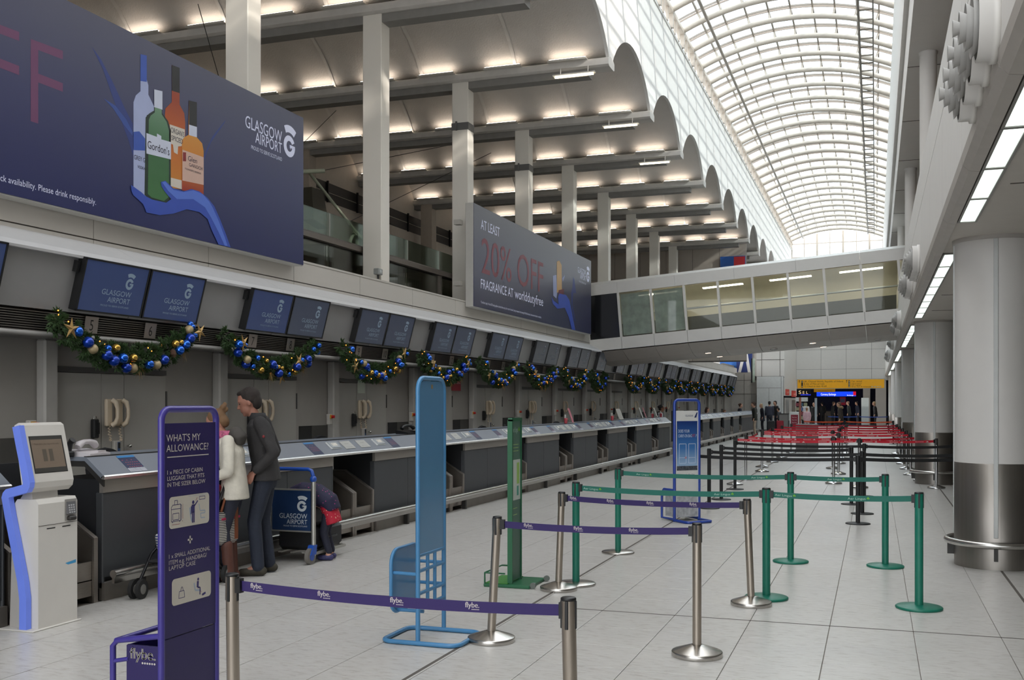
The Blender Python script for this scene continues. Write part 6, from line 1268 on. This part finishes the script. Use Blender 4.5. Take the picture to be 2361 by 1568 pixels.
t = MB(); loft(t, [((-.04,0,.54), .09, .13), ((.0,0,.63), .11, .145), ((.14,0,.71), .125, .16), ((.30,0,.73), .12, .15), ((.42,0,.70), .09, .11)])
for sg in (-1, 1): capsule(t, (.34,.12*sg,.68), (.45,.14*sg,.50), .058, .05); capsule(t, (.45,.14*sg,.50), (.38,.13*sg,.44), .048, .042)
fuse(t.build('coat', dots_mat('coat_navy_dots', (34, 32, 60), (190, 60, 130), 30, .17), kid), .013, 3)
t = MB(); ell(t, (-.02,0,.045), (.115,.10,.105), CHM); ell(t, (-.06,0,-.02), (.08,.085,.10), CHM); fuse(t.build('hood', dots_mat('coat_navy_dots', (34, 32, 60), (190, 60, 130), 30, .17), kid), .013, 3)
for sg in (-1, 1): t = MB(); capsule(t, (-.03,.065*sg,.035), (.09,.065*sg,.03), .034, .03); fuse(t.build('shoe', mat('trainers', (52, 50, 92), .6, var=.4, scale=30), kid), .01, 2)
# ---- baby in the pushchair (only the striped legs show)
b = MB(); loft(b, [((.10,0,.42), .07, .09), ((.20,0,.55), .085, .10), ((.28,0,.70), .07, .09)]); BHM = Matrix.Translation((.33,0,.80)) @ Matrix.Rotation(math.pi, 4, 'Z') @ Matrix.Diagonal((.75, .75, .75, 1)); head_shape(b, BHM)
for sg in (-1, 1): capsule(b, (.10,.07*sg,.43), (-.12,.09*sg,.47), .045, .036); capsule(b, (-.12,.09*sg,.47), (-.26,.09*sg,.40), .035, .028); capsule(b, (-.26,.09*sg,.40), (-.29,.09*sg,.48), .026, .022); capsule(b, (.25,.10*sg,.66), (.10,.14*sg,.56), .028, .022); hand(b, (.10,.14*sg,.56), (-1,0,-.2), (0,0,1), .5)
baby = b.build('person', mat('skin_child', (200, 152, 130), .55), None, (-6.0, 8.05, .02), math.radians(98)); fuse(baby, .009, 3); tag(baby, 'baby in red striped leggings sitting in the pushchair', 'person', 'family at the near desk')
t = MB()
for sg in (-1, 1): capsule(t, (.10,.07*sg,.43), (-.12,.09*sg,.47), .056, .047); capsule(t, (-.12,.09*sg,.47), (-.24,.09*sg,.41), .045, .04)
fuse(t.build('leggings', stripe_mat('leggings_striped', (168, 24, 40), (206, 196, 190), 34, 0), baby), .012, 2)
for sg in (-1, 1): t = MB(); capsule(t, (-.26,.09*sg,.40), (-.30,.09*sg,.50), .036, .032); fuse(t.build('sock', stripe_mat('sock_striped', (60, 76, 110), (190, 186, 180), 40, 2), baby), .012, 2)
t = MB(); ell(t, (-.03,0,.05), (.098,.086,.092), BHM); fuse(t.build('hair', mat('baby_hair', (120, 90, 60), .8), baby), .012, 2)
t = MB(); loft(t, [((.06,0,.42), .09, .12), ((.20,0,.56), .105, .13), ((.29,0,.72), .08, .10)]); fuse(t.build('romper', mat('romper_red', (150, 30, 44), .8), baby), .014, 2)
# ---- desk attendant and far travellers
att, P, HM = person('desk attendant with a dark bun, white blouse and navy waistcoat', -7.05, 35.6, math.radians(20), 1.64, skin=(136, 92, 70), hair=(24, 20, 20), top=(206, 206, 210), legs=(30, 32, 44), vox=.02, hairstyle='bun', group='airport staff')
w_ = MB(); loft(w_, [((0,0,.88), .132, .19), ((.02,0,1.05), .128, .182), ((.035,0,1.22), .134, .150), ((.045,0,1.33), .118, .10)]); fuse(w_.build('waistcoat', mat('waistcoat_navy', (34, 36, 48), .8), att), .02, 2)
FW_ = [  # label, x, y, facing, height, hair, top, legs, style
 ('traveller in a dark green coat and beige trousers at the far desk', -5.85, 54.7, 190, 1.74, (70,48,36), (40,42,34), (168,150,132), 'short', .12),
 ('uniformed woman with a bun behind the far desk', -7.05, 58.0, 20, 1.68, (74,48,34), (36,38,52), (36,38,52), 'bun', 0),
 ('blonde woman in a navy coat near the far desk', -6.25, 62.6, 200, 1.66, (176,152,120), (36,38,50), (30,30,38), 'long', .25),
 ('dark-haired man half hidden in the far queue', -6.85, 64.5, 180, 1.74, (44,32,28), (54,52,56), (40,40,48), 'short', 0),
 ('man in a navy jacket with his back to the camera in the far queue', -5.95, 63.6, 95, 1.80, (30,26,24), (46,50,64), (34,38,50), 'short', 0),
 ('man in a black jacket at the right of the far queue', -5.62, 64.5, 215, 1.82, (40,30,26), (36,36,36), (40,42,54), 'short', 0),
 ('short person with a grey hood in the far queue', -5.25, 62.2, 160, 1.42, (40,34,32), (70,72,76), (36,38,46), 'short', 0),
 ('small seated-height clerk behind the far desk', -7.1, 52.0, 0, 1.36, (110,78,56), (150,152,158), (40,40,46), 'short', 0),
 ('clerk with long dark hair leaning at the far desk', -6.98, 45.6, 30, 1.52, (62,38,30), (150,140,146), (40,40,46), 'long', 0),
 ('person in a white shirt beside the postcard rack', -4.05, 66.0, 90, 1.78, (36,30,28), (204,200,198), (44,40,46), 'short', 0),
 ('person in a pale pink coat beside the postcard rack', -3.58, 60.0, 100, 1.45, (150,120,96), (196,160,168), (180,170,170), 'short', .2),
 ('dark-clothed woman right of the postcard rack', -3.85, 72.5, 250, 1.72, (60,44,36), (30,30,32), (28,28,30), 'long', .1),
 ('man in black by the exchange counter', -3.75, 82.0, 120, 1.76, (30,26,24), (28,28,30), (30,30,34), 'short', 0),
 ('left of two men in dark coats under the blue exchange sign', -3.0, 81.0, 20, 1.78, (90,66,50), (32,32,34), (30,30,34), 'short', .1),
 ('right of two men in dark coats under the blue exchange sign', -2.55, 82.0, 190, 1.74, (40,32,30), (34,34,36), (30,30,34), 'short', 0),
 ('woman in a brown coat with a fur hood crossing the queue area', -1.62, 54.5, 185, 1.74, (96,70,54), (50,40,34), (40,36,36), 'short', .1),
 ('bald man in a dark coat behind the fur-hooded woman', -1.75, 78.0, 170, 1.80, (120,90,74), (34,36,34), (30,32,34), 'short', .1),
 ('man in a navy top at the edge of the glass screen', -1.2, 80.0, 200, 1.80, (44,34,30), (36,40,56), (60,60,70), 'short', 0),
 ('person in a long black coat standing by the right columns', .02, 73.5, 180, 1.78, (168,140,104), (24,24,26), (28,28,30), 'short', .15)]
for (lb, x, y, a, H, hr, tp, lg, st, ct) in FW_:
    pr_, P, HM = person(lb, x, y, math.radians(a), H, hair=hr, top=tp, legs=lg, hairstyle=st, coat=ct, vox=.03)
    if 'fur hood' in lb: f_ = MB(); ell(f_, (P['neck'].x-.06, 0, P['neck'].z), (.13, .17, .09)); fuse(f_.build('fur_hood', mat('fur_tan', (140, 114, 84), .9, var=.3, scale=40), pr_), .025, 2)
# ================================================================ FAR END OF THE HALL
M_yel2 = mat('sign_yellow', (216, 158, 12), .45, emit=.18, ecol=(216, 150, 6)); M_yk = mat('sign_black', (48, 38, 20), .5)
YS = thing('overhead_sign', 'long yellow overhead direction sign across the far opening', 'sign', (0, 77.85*FS, 1.72*(1-FS))); YS.scale = (FS, FS, FS); MB().box(-5.36, .66, -.06, .0, 2.70, 3.40).build('sign_body', M_boxg, YS); YF = MB().box(-5.30, .60, -.07, -.06, 2.74, 3.36).build('sign_face', M_yel2, YS)
m = MB(); r_, yy = (1,0,0), -.0715
put_text(m, 'UK, Channel Islands, Republic of Ireland', (-4.86, yy, 3.17), r_, UU, size=.17, width=2.7); put_text(m, '& Isle of Man arrivals', (-4.86, yy, 3.00), r_, UU, size=.17, width=1.42); put_text(m, 'T2 Check-in desk 40-64', (-4.86, yy, 2.83), r_, UU, size=.17, width=1.57)
put_text(m, 'Car rental', (-1.60, yy, 3.18), r_, UU, size=.16, width=.7); put_text(m, 'Lost property', (-1.60, yy, 3.05), r_, UU, size=.13, width=.7); put_text(m, 'Left luggage', (-1.60, yy, 2.93), r_, UU, size=.13, width=.64); put_text(m, 'Shops, bars & restaurants', (-1.60, yy, 2.80), r_, UU, size=.12, width=1.34)
for x in (-5.17, -1.92): m.box(x-.014, x+.014, yy-.001, yy, 3.12, 3.29); m.poly([(x-.06, yy, 3.25), (x+.06, yy, 3.25), (x, yy, 3.33)])
for x, n in ((-4.98, 2), (-1.75, 4)): m.box(x-.06, x+.06, yy-.001, yy, 2.80, 3.29)
m.build('lettering', M_yk, YF); m = MB()
for x, zs in ((-4.98, (2.88, 3.2)), (-1.75, (2.85, 2.97, 3.09, 3.21))):
    for z in zs: m.box(x-.035, x+.035, yy-.003, yy-.001, z-.035, z+.035)
for x in (-.20, .0, .18, .35): m.box(x-.07, x+.05, yy-.002, yy, 2.80, 2.88)
m.build('pictograms', mat('picto_pale', (190, 180, 150), .5), YF)
Y2 = thing('hanging_sign', 'smaller yellow hanging sign beyond the far opening', 'sign', (0, 85, 0)); MB().box(-4.55, -2.95, -.05, .05, 2.53, 2.86).build('sign_face', M_yel2, Y2); m = MB(); put_text(m, 'International arrivals', (-4.2, -.052, 2.60), r_, UU, size=.12, width=1.0); m.build('lettering', M_yk, Y2); MB().cyl((-4.3,0,2.86), (-4.3,0,4.0), .015, n=6).build('hanger_rod', M_dark, Y2); MB().cyl((-3.2,0,2.86), (-3.2,0,4.0), .015, n=6).build('hanger_rod', M_dark, Y2)
CX_ = thing('lit_shop_sign', 'glowing blue currency exchange sign in the far shop', 'sign', (0, 90.5, 0)); MB().box(-4.62, -1.5, -.06, .0, 2.23, 2.62).build('sign_face', mat('exchange_blue', (20, 70, 220), .4, emit=1.2, ecol=(16, 64, 230)), CX_)
m = MB(); put_text(m, 'Currency Exchange', (-4.28, -.065, 2.31), r_, UU, size=.26, width=1.2); put_text(m, 'Exchange', (-2.2, -.065, 2.27), r_, UU, size=.14, width=.5); m.build('lettering', mat('exchange_white', (240, 240, 255), .4, emit=1.5, ecol=(235, 238, 255)), CX_); MB().box(-1.72, -1.5, -.07, -.06, 2.30, 2.62).build('red_block', mat('exchange_red', (210, 30, 60), .4, emit=.8, ecol=(220, 20, 50)), CX_)
SH = thing('shop_sign', 'dark shop sign with large pale letters left of the exchange', 'sign', (0, 88, 0)); MB().box(-5.95, -4.95, -.05, 0, 2.30, 2.78).build('sign_face', mat('shop_black', (28, 26, 28), .5), SH)
m = MB(); put_text(m, 'S', (-5.90, -.055, 2.42), r_, UU, size=.40, width=.2); put_text(m, 'E', (-5.58, -.055, 2.42), r_, UU, size=.32, width=.13); put_text(m, 'L', (-5.3, -.055, 2.42), r_, UU, size=.32, width=.13); m.build('lettering', mat('shop_letters', (240, 215, 170), .4, emit=.8, ecol=(250, 214, 160)), SH); MB().box(-5.75, -4.95, -.06, -.05, 2.30, 2.38).build('blue_strip', mat('shop_bluestrip', (50, 60, 210), .4, emit=.7, ecol=(40, 60, 230)), SH)
EXC = thing('exchange_counter', 'pale counter front beneath the exchange sign', 'counter', (0, 89, 0)); MB().box(-3.9, -3.1, -.3, .3, 0, 1.0).build('counter', mat('counter_beige', (150, 140, 130), .6), EXC); MB().box(-3.95, -3.05, -.33, .33, 1.0, 1.05).build('counter_top', M_dark, EXC)
pst = MB().box(-2.75, -2.3, 89.9, 89.95, 1.5, 2.15); po = pst.build('shop_poster', mat('poster_red', (170, 40, 60), .5, emit=.15)); tag(po, 'red and blue poster hung under the exchange sign', 'poster'); MB().box(-2.72, -2.35, 89.88, 89.9, 1.72, 2.02).build('poster_print', mat('poster_pale', (150, 160, 200), .5), po)
# side walls and piers beyond the opening
sw = MB().box(-9.2, -9, 66.4, 93.3, 0, 4.2).box(7.2, 7.4, 78, 93.3, 0, 4.2); struct(sw.build('wall_far_sides', mat('far_side', (120, 116, 110), .6)), 'side walls of the hall beyond the yellow sign', 'wall')
for k, (x0, x1, y, lb) in enumerate(((-.85, -.35, 81, 'left'), (.02, .75, 80.5, 'right'))):
    pz = MB().box(x0, x1, y, y+.5, 0, 4.0); tag(pz.build('pier', M_panel), f'{lb} pale pier beyond the yellow sign', 'pier')
gs = thing('glass_screen', 'frosted glass screen standing before the pale pier', 'screen', (-.95, 79.2, 0)); MB().box(0, .52, 0, .04, .1, 2.05).build('pane', mat('frosted', (168, 176, 176), .4), gs); MB().box(0, .52, -.01, .05, 0, .1).build('foot', M_dark, gs)
rs = MB().box(.9, 7.0, 77.6, 78.2, 0, 3.44); struct(rs.build('wall_far_right', mat('far_pale', (178, 174, 168), .6)), 'pale wall right of the far opening', 'wall')
# white service block with numbered openings
WB = thing('service_block', 'white panelled service booth at the end of the far desks', 'booth', (0, 71.7*FS, 1.72*(1-FS)-.0)); WB.scale = (FS, FS, FS); M_wb = mat('booth_white', (206, 208, 206), .4)
MB().box(-7.55, -5.80, .0, .22, -.16, 3.48).build('carcass', M_joint, WB)
for (x0, x1, z0, z1) in ((-7.54, -5.95, 2.70, 3.46), (-7.54, -6.75, -.1, 2.68), (-6.73, -5.95, -.1, 2.68), (-5.93, -5.80, -.1, 3.46)): MB().box(x0, x1, -.03, .0, z0, z1).build('cladding_panel', M_wb, WB)
for k, (t0, t1, nm) in enumerate(((.08, .36, '1-4'), (.58, .95, '1-4'))):
    def cpt(f, off=0): a, b_ = Vector((-5.757, 72, 0)), Vector((-5.40, 78, 0)); d = (b_-a).normalized(); n_2 = Vector((d.y, -d.x, 0)); return a+(b_-a)*f+n_2*off
    a, b_ = cpt(t0, .03), cpt(t1, .03); t = thing('number_sign', f'{"left" if k == 0 else "right"} red lift number sign on the angled white wall', 'sign', (0, 0, 1.72*(1-FS))); t.scale = (FS, FS, FS); z0, z1 = (2.22, 2.62) if k == 0 else (2.12, 2.55)
    MB().add([(a.x,a.y,z0),(b_.x,b_.y,z0),(b_.x,b_.y,z1),(a.x,a.y,z1),(a.x-.05,a.y,z0),(b_.x-.05,b_.y,z0),(b_.x-.05,b_.y,z1),(a.x-.05,a.y,z1)], [(0,1,2,3),(7,6,5,4),(3,2,6,7),(0,4,5,1),(0,3,7,4),(1,5,6,2)]).build('plate', mat('red_sign', (186, 50, 40), .5, emit=.1), t)
    m = MB(); dv = (b_-a).normalized(); put_text(m, nm, a.lerp(b_, .25)+Vector((.008, 0, z0+.1)), dv, UU, size=.26, width=(b_-a).length*.5); m.build('lettering', mat('red_sign_text', (235, 205, 180), .5, emit=.1), t)
lw = MB().add([(-5.757,72,0),(-5.40,78,0),(-5.40,78,2.2),(-5.757,72,2.2),(-6.0,72.3,0),(-5.6,78.2,0),(-5.6,78.2,2.2),(-6.0,72.3,2.2)], [(0,1,2,3),(7,6,5,4),(3,2,6,7),(0,3,7,4),(1,5,6,2)]); LWo = struct(lw.build('wall_lift', mat('lift_wall', (176, 172, 166), .5)), 'pale angled wall with lift doors below the red signs', 'wall'); LWo.scale = (FS, FS, FS*1.0); LWo.location = (0, 0, 0)
for (t0, t1, c_) in ((.10, .36, (150, 150, 148)), (.60, .92, (120, 112, 100))):
    a, b_ = cpt(t0, .01), cpt(t1, .01); MB().add([(a.x,a.y,0),(b_.x,b_.y,0),(b_.x,b_.y,2.05),(a.x,a.y,2.05)], [(0,1,2,3)]).build('lift_door', mat('lift_%d' % c_[0], c_, .4, .3), LWo)
# banners
BN = thing('wall_banner', 'blue wall banner with a red corner above the footbridge', 'banner', (0, 48.6, 0)); MB().box(-6.76, -5.62, -.03, .03, 7.0, 8.45).build('cloth', mat('banner_blue', (38, 92, 168), .4), BN); MB().box(-6.14, -5.64, -.035, -.03, 7.75, 8.42).build('red_panel', mat('banner_red', (200, 36, 44), .4), BN)
B3 = thing('wall_banner', 'dark blue banner with pale slanting bars below the footbridge', 'banner', (0, 71.4, 0)); MB().box(-9.95, -8.85, -.03, .0, 3.75, 6.0).build('cloth', mat('banner_mid', (34, 90, 160), .4), B3); MB().box(-8.85, -7.8, -.03, .0, 3.75, 6.0).build('dark_cloth', mat('banner_navy', (26, 46, 104), .4), B3)
MB().add([(-8.75,-.035,3.75),(-8.55,-.035,3.75),(-8.0,-.035,6.0),(-8.2,-.035,6.0)], [(0,1,2,3)]).build('pale_bar', M_paper, B3); MB().add([(-8.1,-.035,3.75),(-7.9,-.035,3.75),(-8.2,-.035,5.6),(-8.4,-.035,5.6)], [(0,1,2,3)]).build('pale_bar', M_paper, B3)
SGN = thing('projecting_sign', 'tall glass sign projecting at the end of the desk row', 'sign', (-7.28, 65.9, 2.95)); MB().box(0, .09, 0, .05, 0, 1.5).build('black_edge', M_black, SGN); MB().box(.09, .24, 0, .03, .03, 1.5).build('glass_plate', mat('sign_glassy', (176, 190, 176), .3, var=.2, scale=4), SGN)
# free-standing things in the far hall
TT = thing('totem', 'white totem with a burgundy panel in the far queue', 'totem', (-4.35, 61.5, 0)); MB().rbox(-.28, .28, -.15, .15, 0, 1.18, .02).build('cabinet', M_wb, TT); MB().box(-.20, .20, -.155, -.15, .12, 1.02).build('panel', mat('burgundy', (136, 36, 54), .5), TT); m = MB()
for i in range(5): put_text(m, 'Bag drop', (0, -.157, .85-.15*i), r_, UU, size=.09, width=.25, align='C')
m.build('lettering', mat('totem_text', (200, 170, 175), .5), TT)
RK = thing('postcard_rack', 'tall rack of postcards and leaflets in the far hall', 'rack', (-4.12, 64.0, 0)); MB().cyl((0,0,0), (0,0,2.0), .03, n=8).build('pole', M_dark, RK); MB().box(-.35, .35, -.04, .02, 1.78, 2.02).build('header', M_wb, RK)
rnd = random.Random(4)
for i in range(5):
    for j in range(3): MB().box(-.33+.23*j, -.33+.23*j+.19, -.08, -.05, .45+.26*i, .45+.26*i+.2).build('leaflet', mat('leaf_%d' % ((i*3+j) % 5), [(90, 110, 150), (190, 190, 196), (130, 60, 70), (60, 90, 110), (150, 150, 120)][(i*3+j) % 5], .5), RK)
MB().lathe([(.3, 0), (.3, .04), (.03, .06)], 16).build('base', M_dark, RK)
for k, (x, y, c_) in enumerate(((-3.95, 60.0, (150, 92, 78)), (-2.95, 57.0, (168, 176, 184)))):
    pt = thing('slim_post', f'{"rust red" if k == 0 else "pale grey"} slim post in the far queue area', 'post', (x, y, 0)); MB().cyl((0,0,.04), (0,0,2.0 if k == 0 else 1.95), .06, n=12).build('shaft', mat('slim_%d' % k, c_, .5), pt); MB().lathe([(.001, 0), (.22, 0), (.22, .03), (.06, .05)], 16).build('base', M_dark, pt)
LS = thing('leaflet_stand', 'red and grey leaflet stand beside the right columns', 'stand', (1.28, 41.0, 0)); MB().cyl((0,0,.03), (0,0,1.2), .025, n=8).build('pole', M_steel, LS); MB().lathe([(.001, 0), (.2, 0), (.2, .03), (.03, .05)], 16).build('base', M_steel, LS); MB().box(-.14, .14, -.03, .02, 1.2, 1.52).build('header', mat('stand_red', (176, 60, 66), .5), LS); MB().box(-.17, .17, -.1, .02, .85, 1.15).build('tray', mat('tray_grey', (150, 150, 152), .4), LS); MB().box(-.17, .17, -.1, .02, .5, .8).build('tray', mat('tray_grey', (150, 150, 152), .4), LS)
for k, (x, y, c_) in enumerate(((-5.15, 61.5, (146, 26, 44)), (-4.85, 61.9, (30, 30, 32)), (-5.6, 60.9, (28, 28, 30)))):
    sc3 = thing('suitcase', f'{["red", "black", "dark"][k]} upright suitcase in the far queue{["", " beside the red one", " at the feet of the queue"][k]}', 'suitcase', (x, y, 0)); MB().rbox(-.2, .2, -.13, .13, .05, .68, .03).build('shell', mat('fcase_%d' % k, c_, .5), sc3); MB().tube([(-.1,0,.68),(-.1,0,.95),(.1,0,.95),(.1,0,.68)], .012, 6).build('pull_handle', M_dark, sc3)
    for q in (-1, 1): MB().cyl((.15*q, -.02, .03), (.15*q, .02, .03), .03, n=8).build('wheel', M_black, sc3)
GC = thing('grey_cabinet', 'low grey cabinet among the far red belts', 'cabinet', (-2.3, 38.6, 0)); MB().rbox(-.38, .38, -.2, .2, .03, .95, .015).build('body', mat('cab_grey', (120, 118, 116), .5), GC); MB().box(-.005, .005, -.205, -.2, .08, .9).build('door_gap', M_black, GC); MB().box(-.3, .3, -.15, .15, 0, .03).build('plinth', M_black, GC)
GT = thing('grey_desk_end', 'grey information desk end in the far queue', 'desk', (-4.95, 61.6, 0)); MB().rbox(-.25, .25, -.2, .2, 0, 1.05, .02).build('body', mat('cab_grey', (120, 118, 116), .5), GT); MB().box(-.28, .28, -.23, .23, 1.05, 1.09).build('top', M_dark, GT)
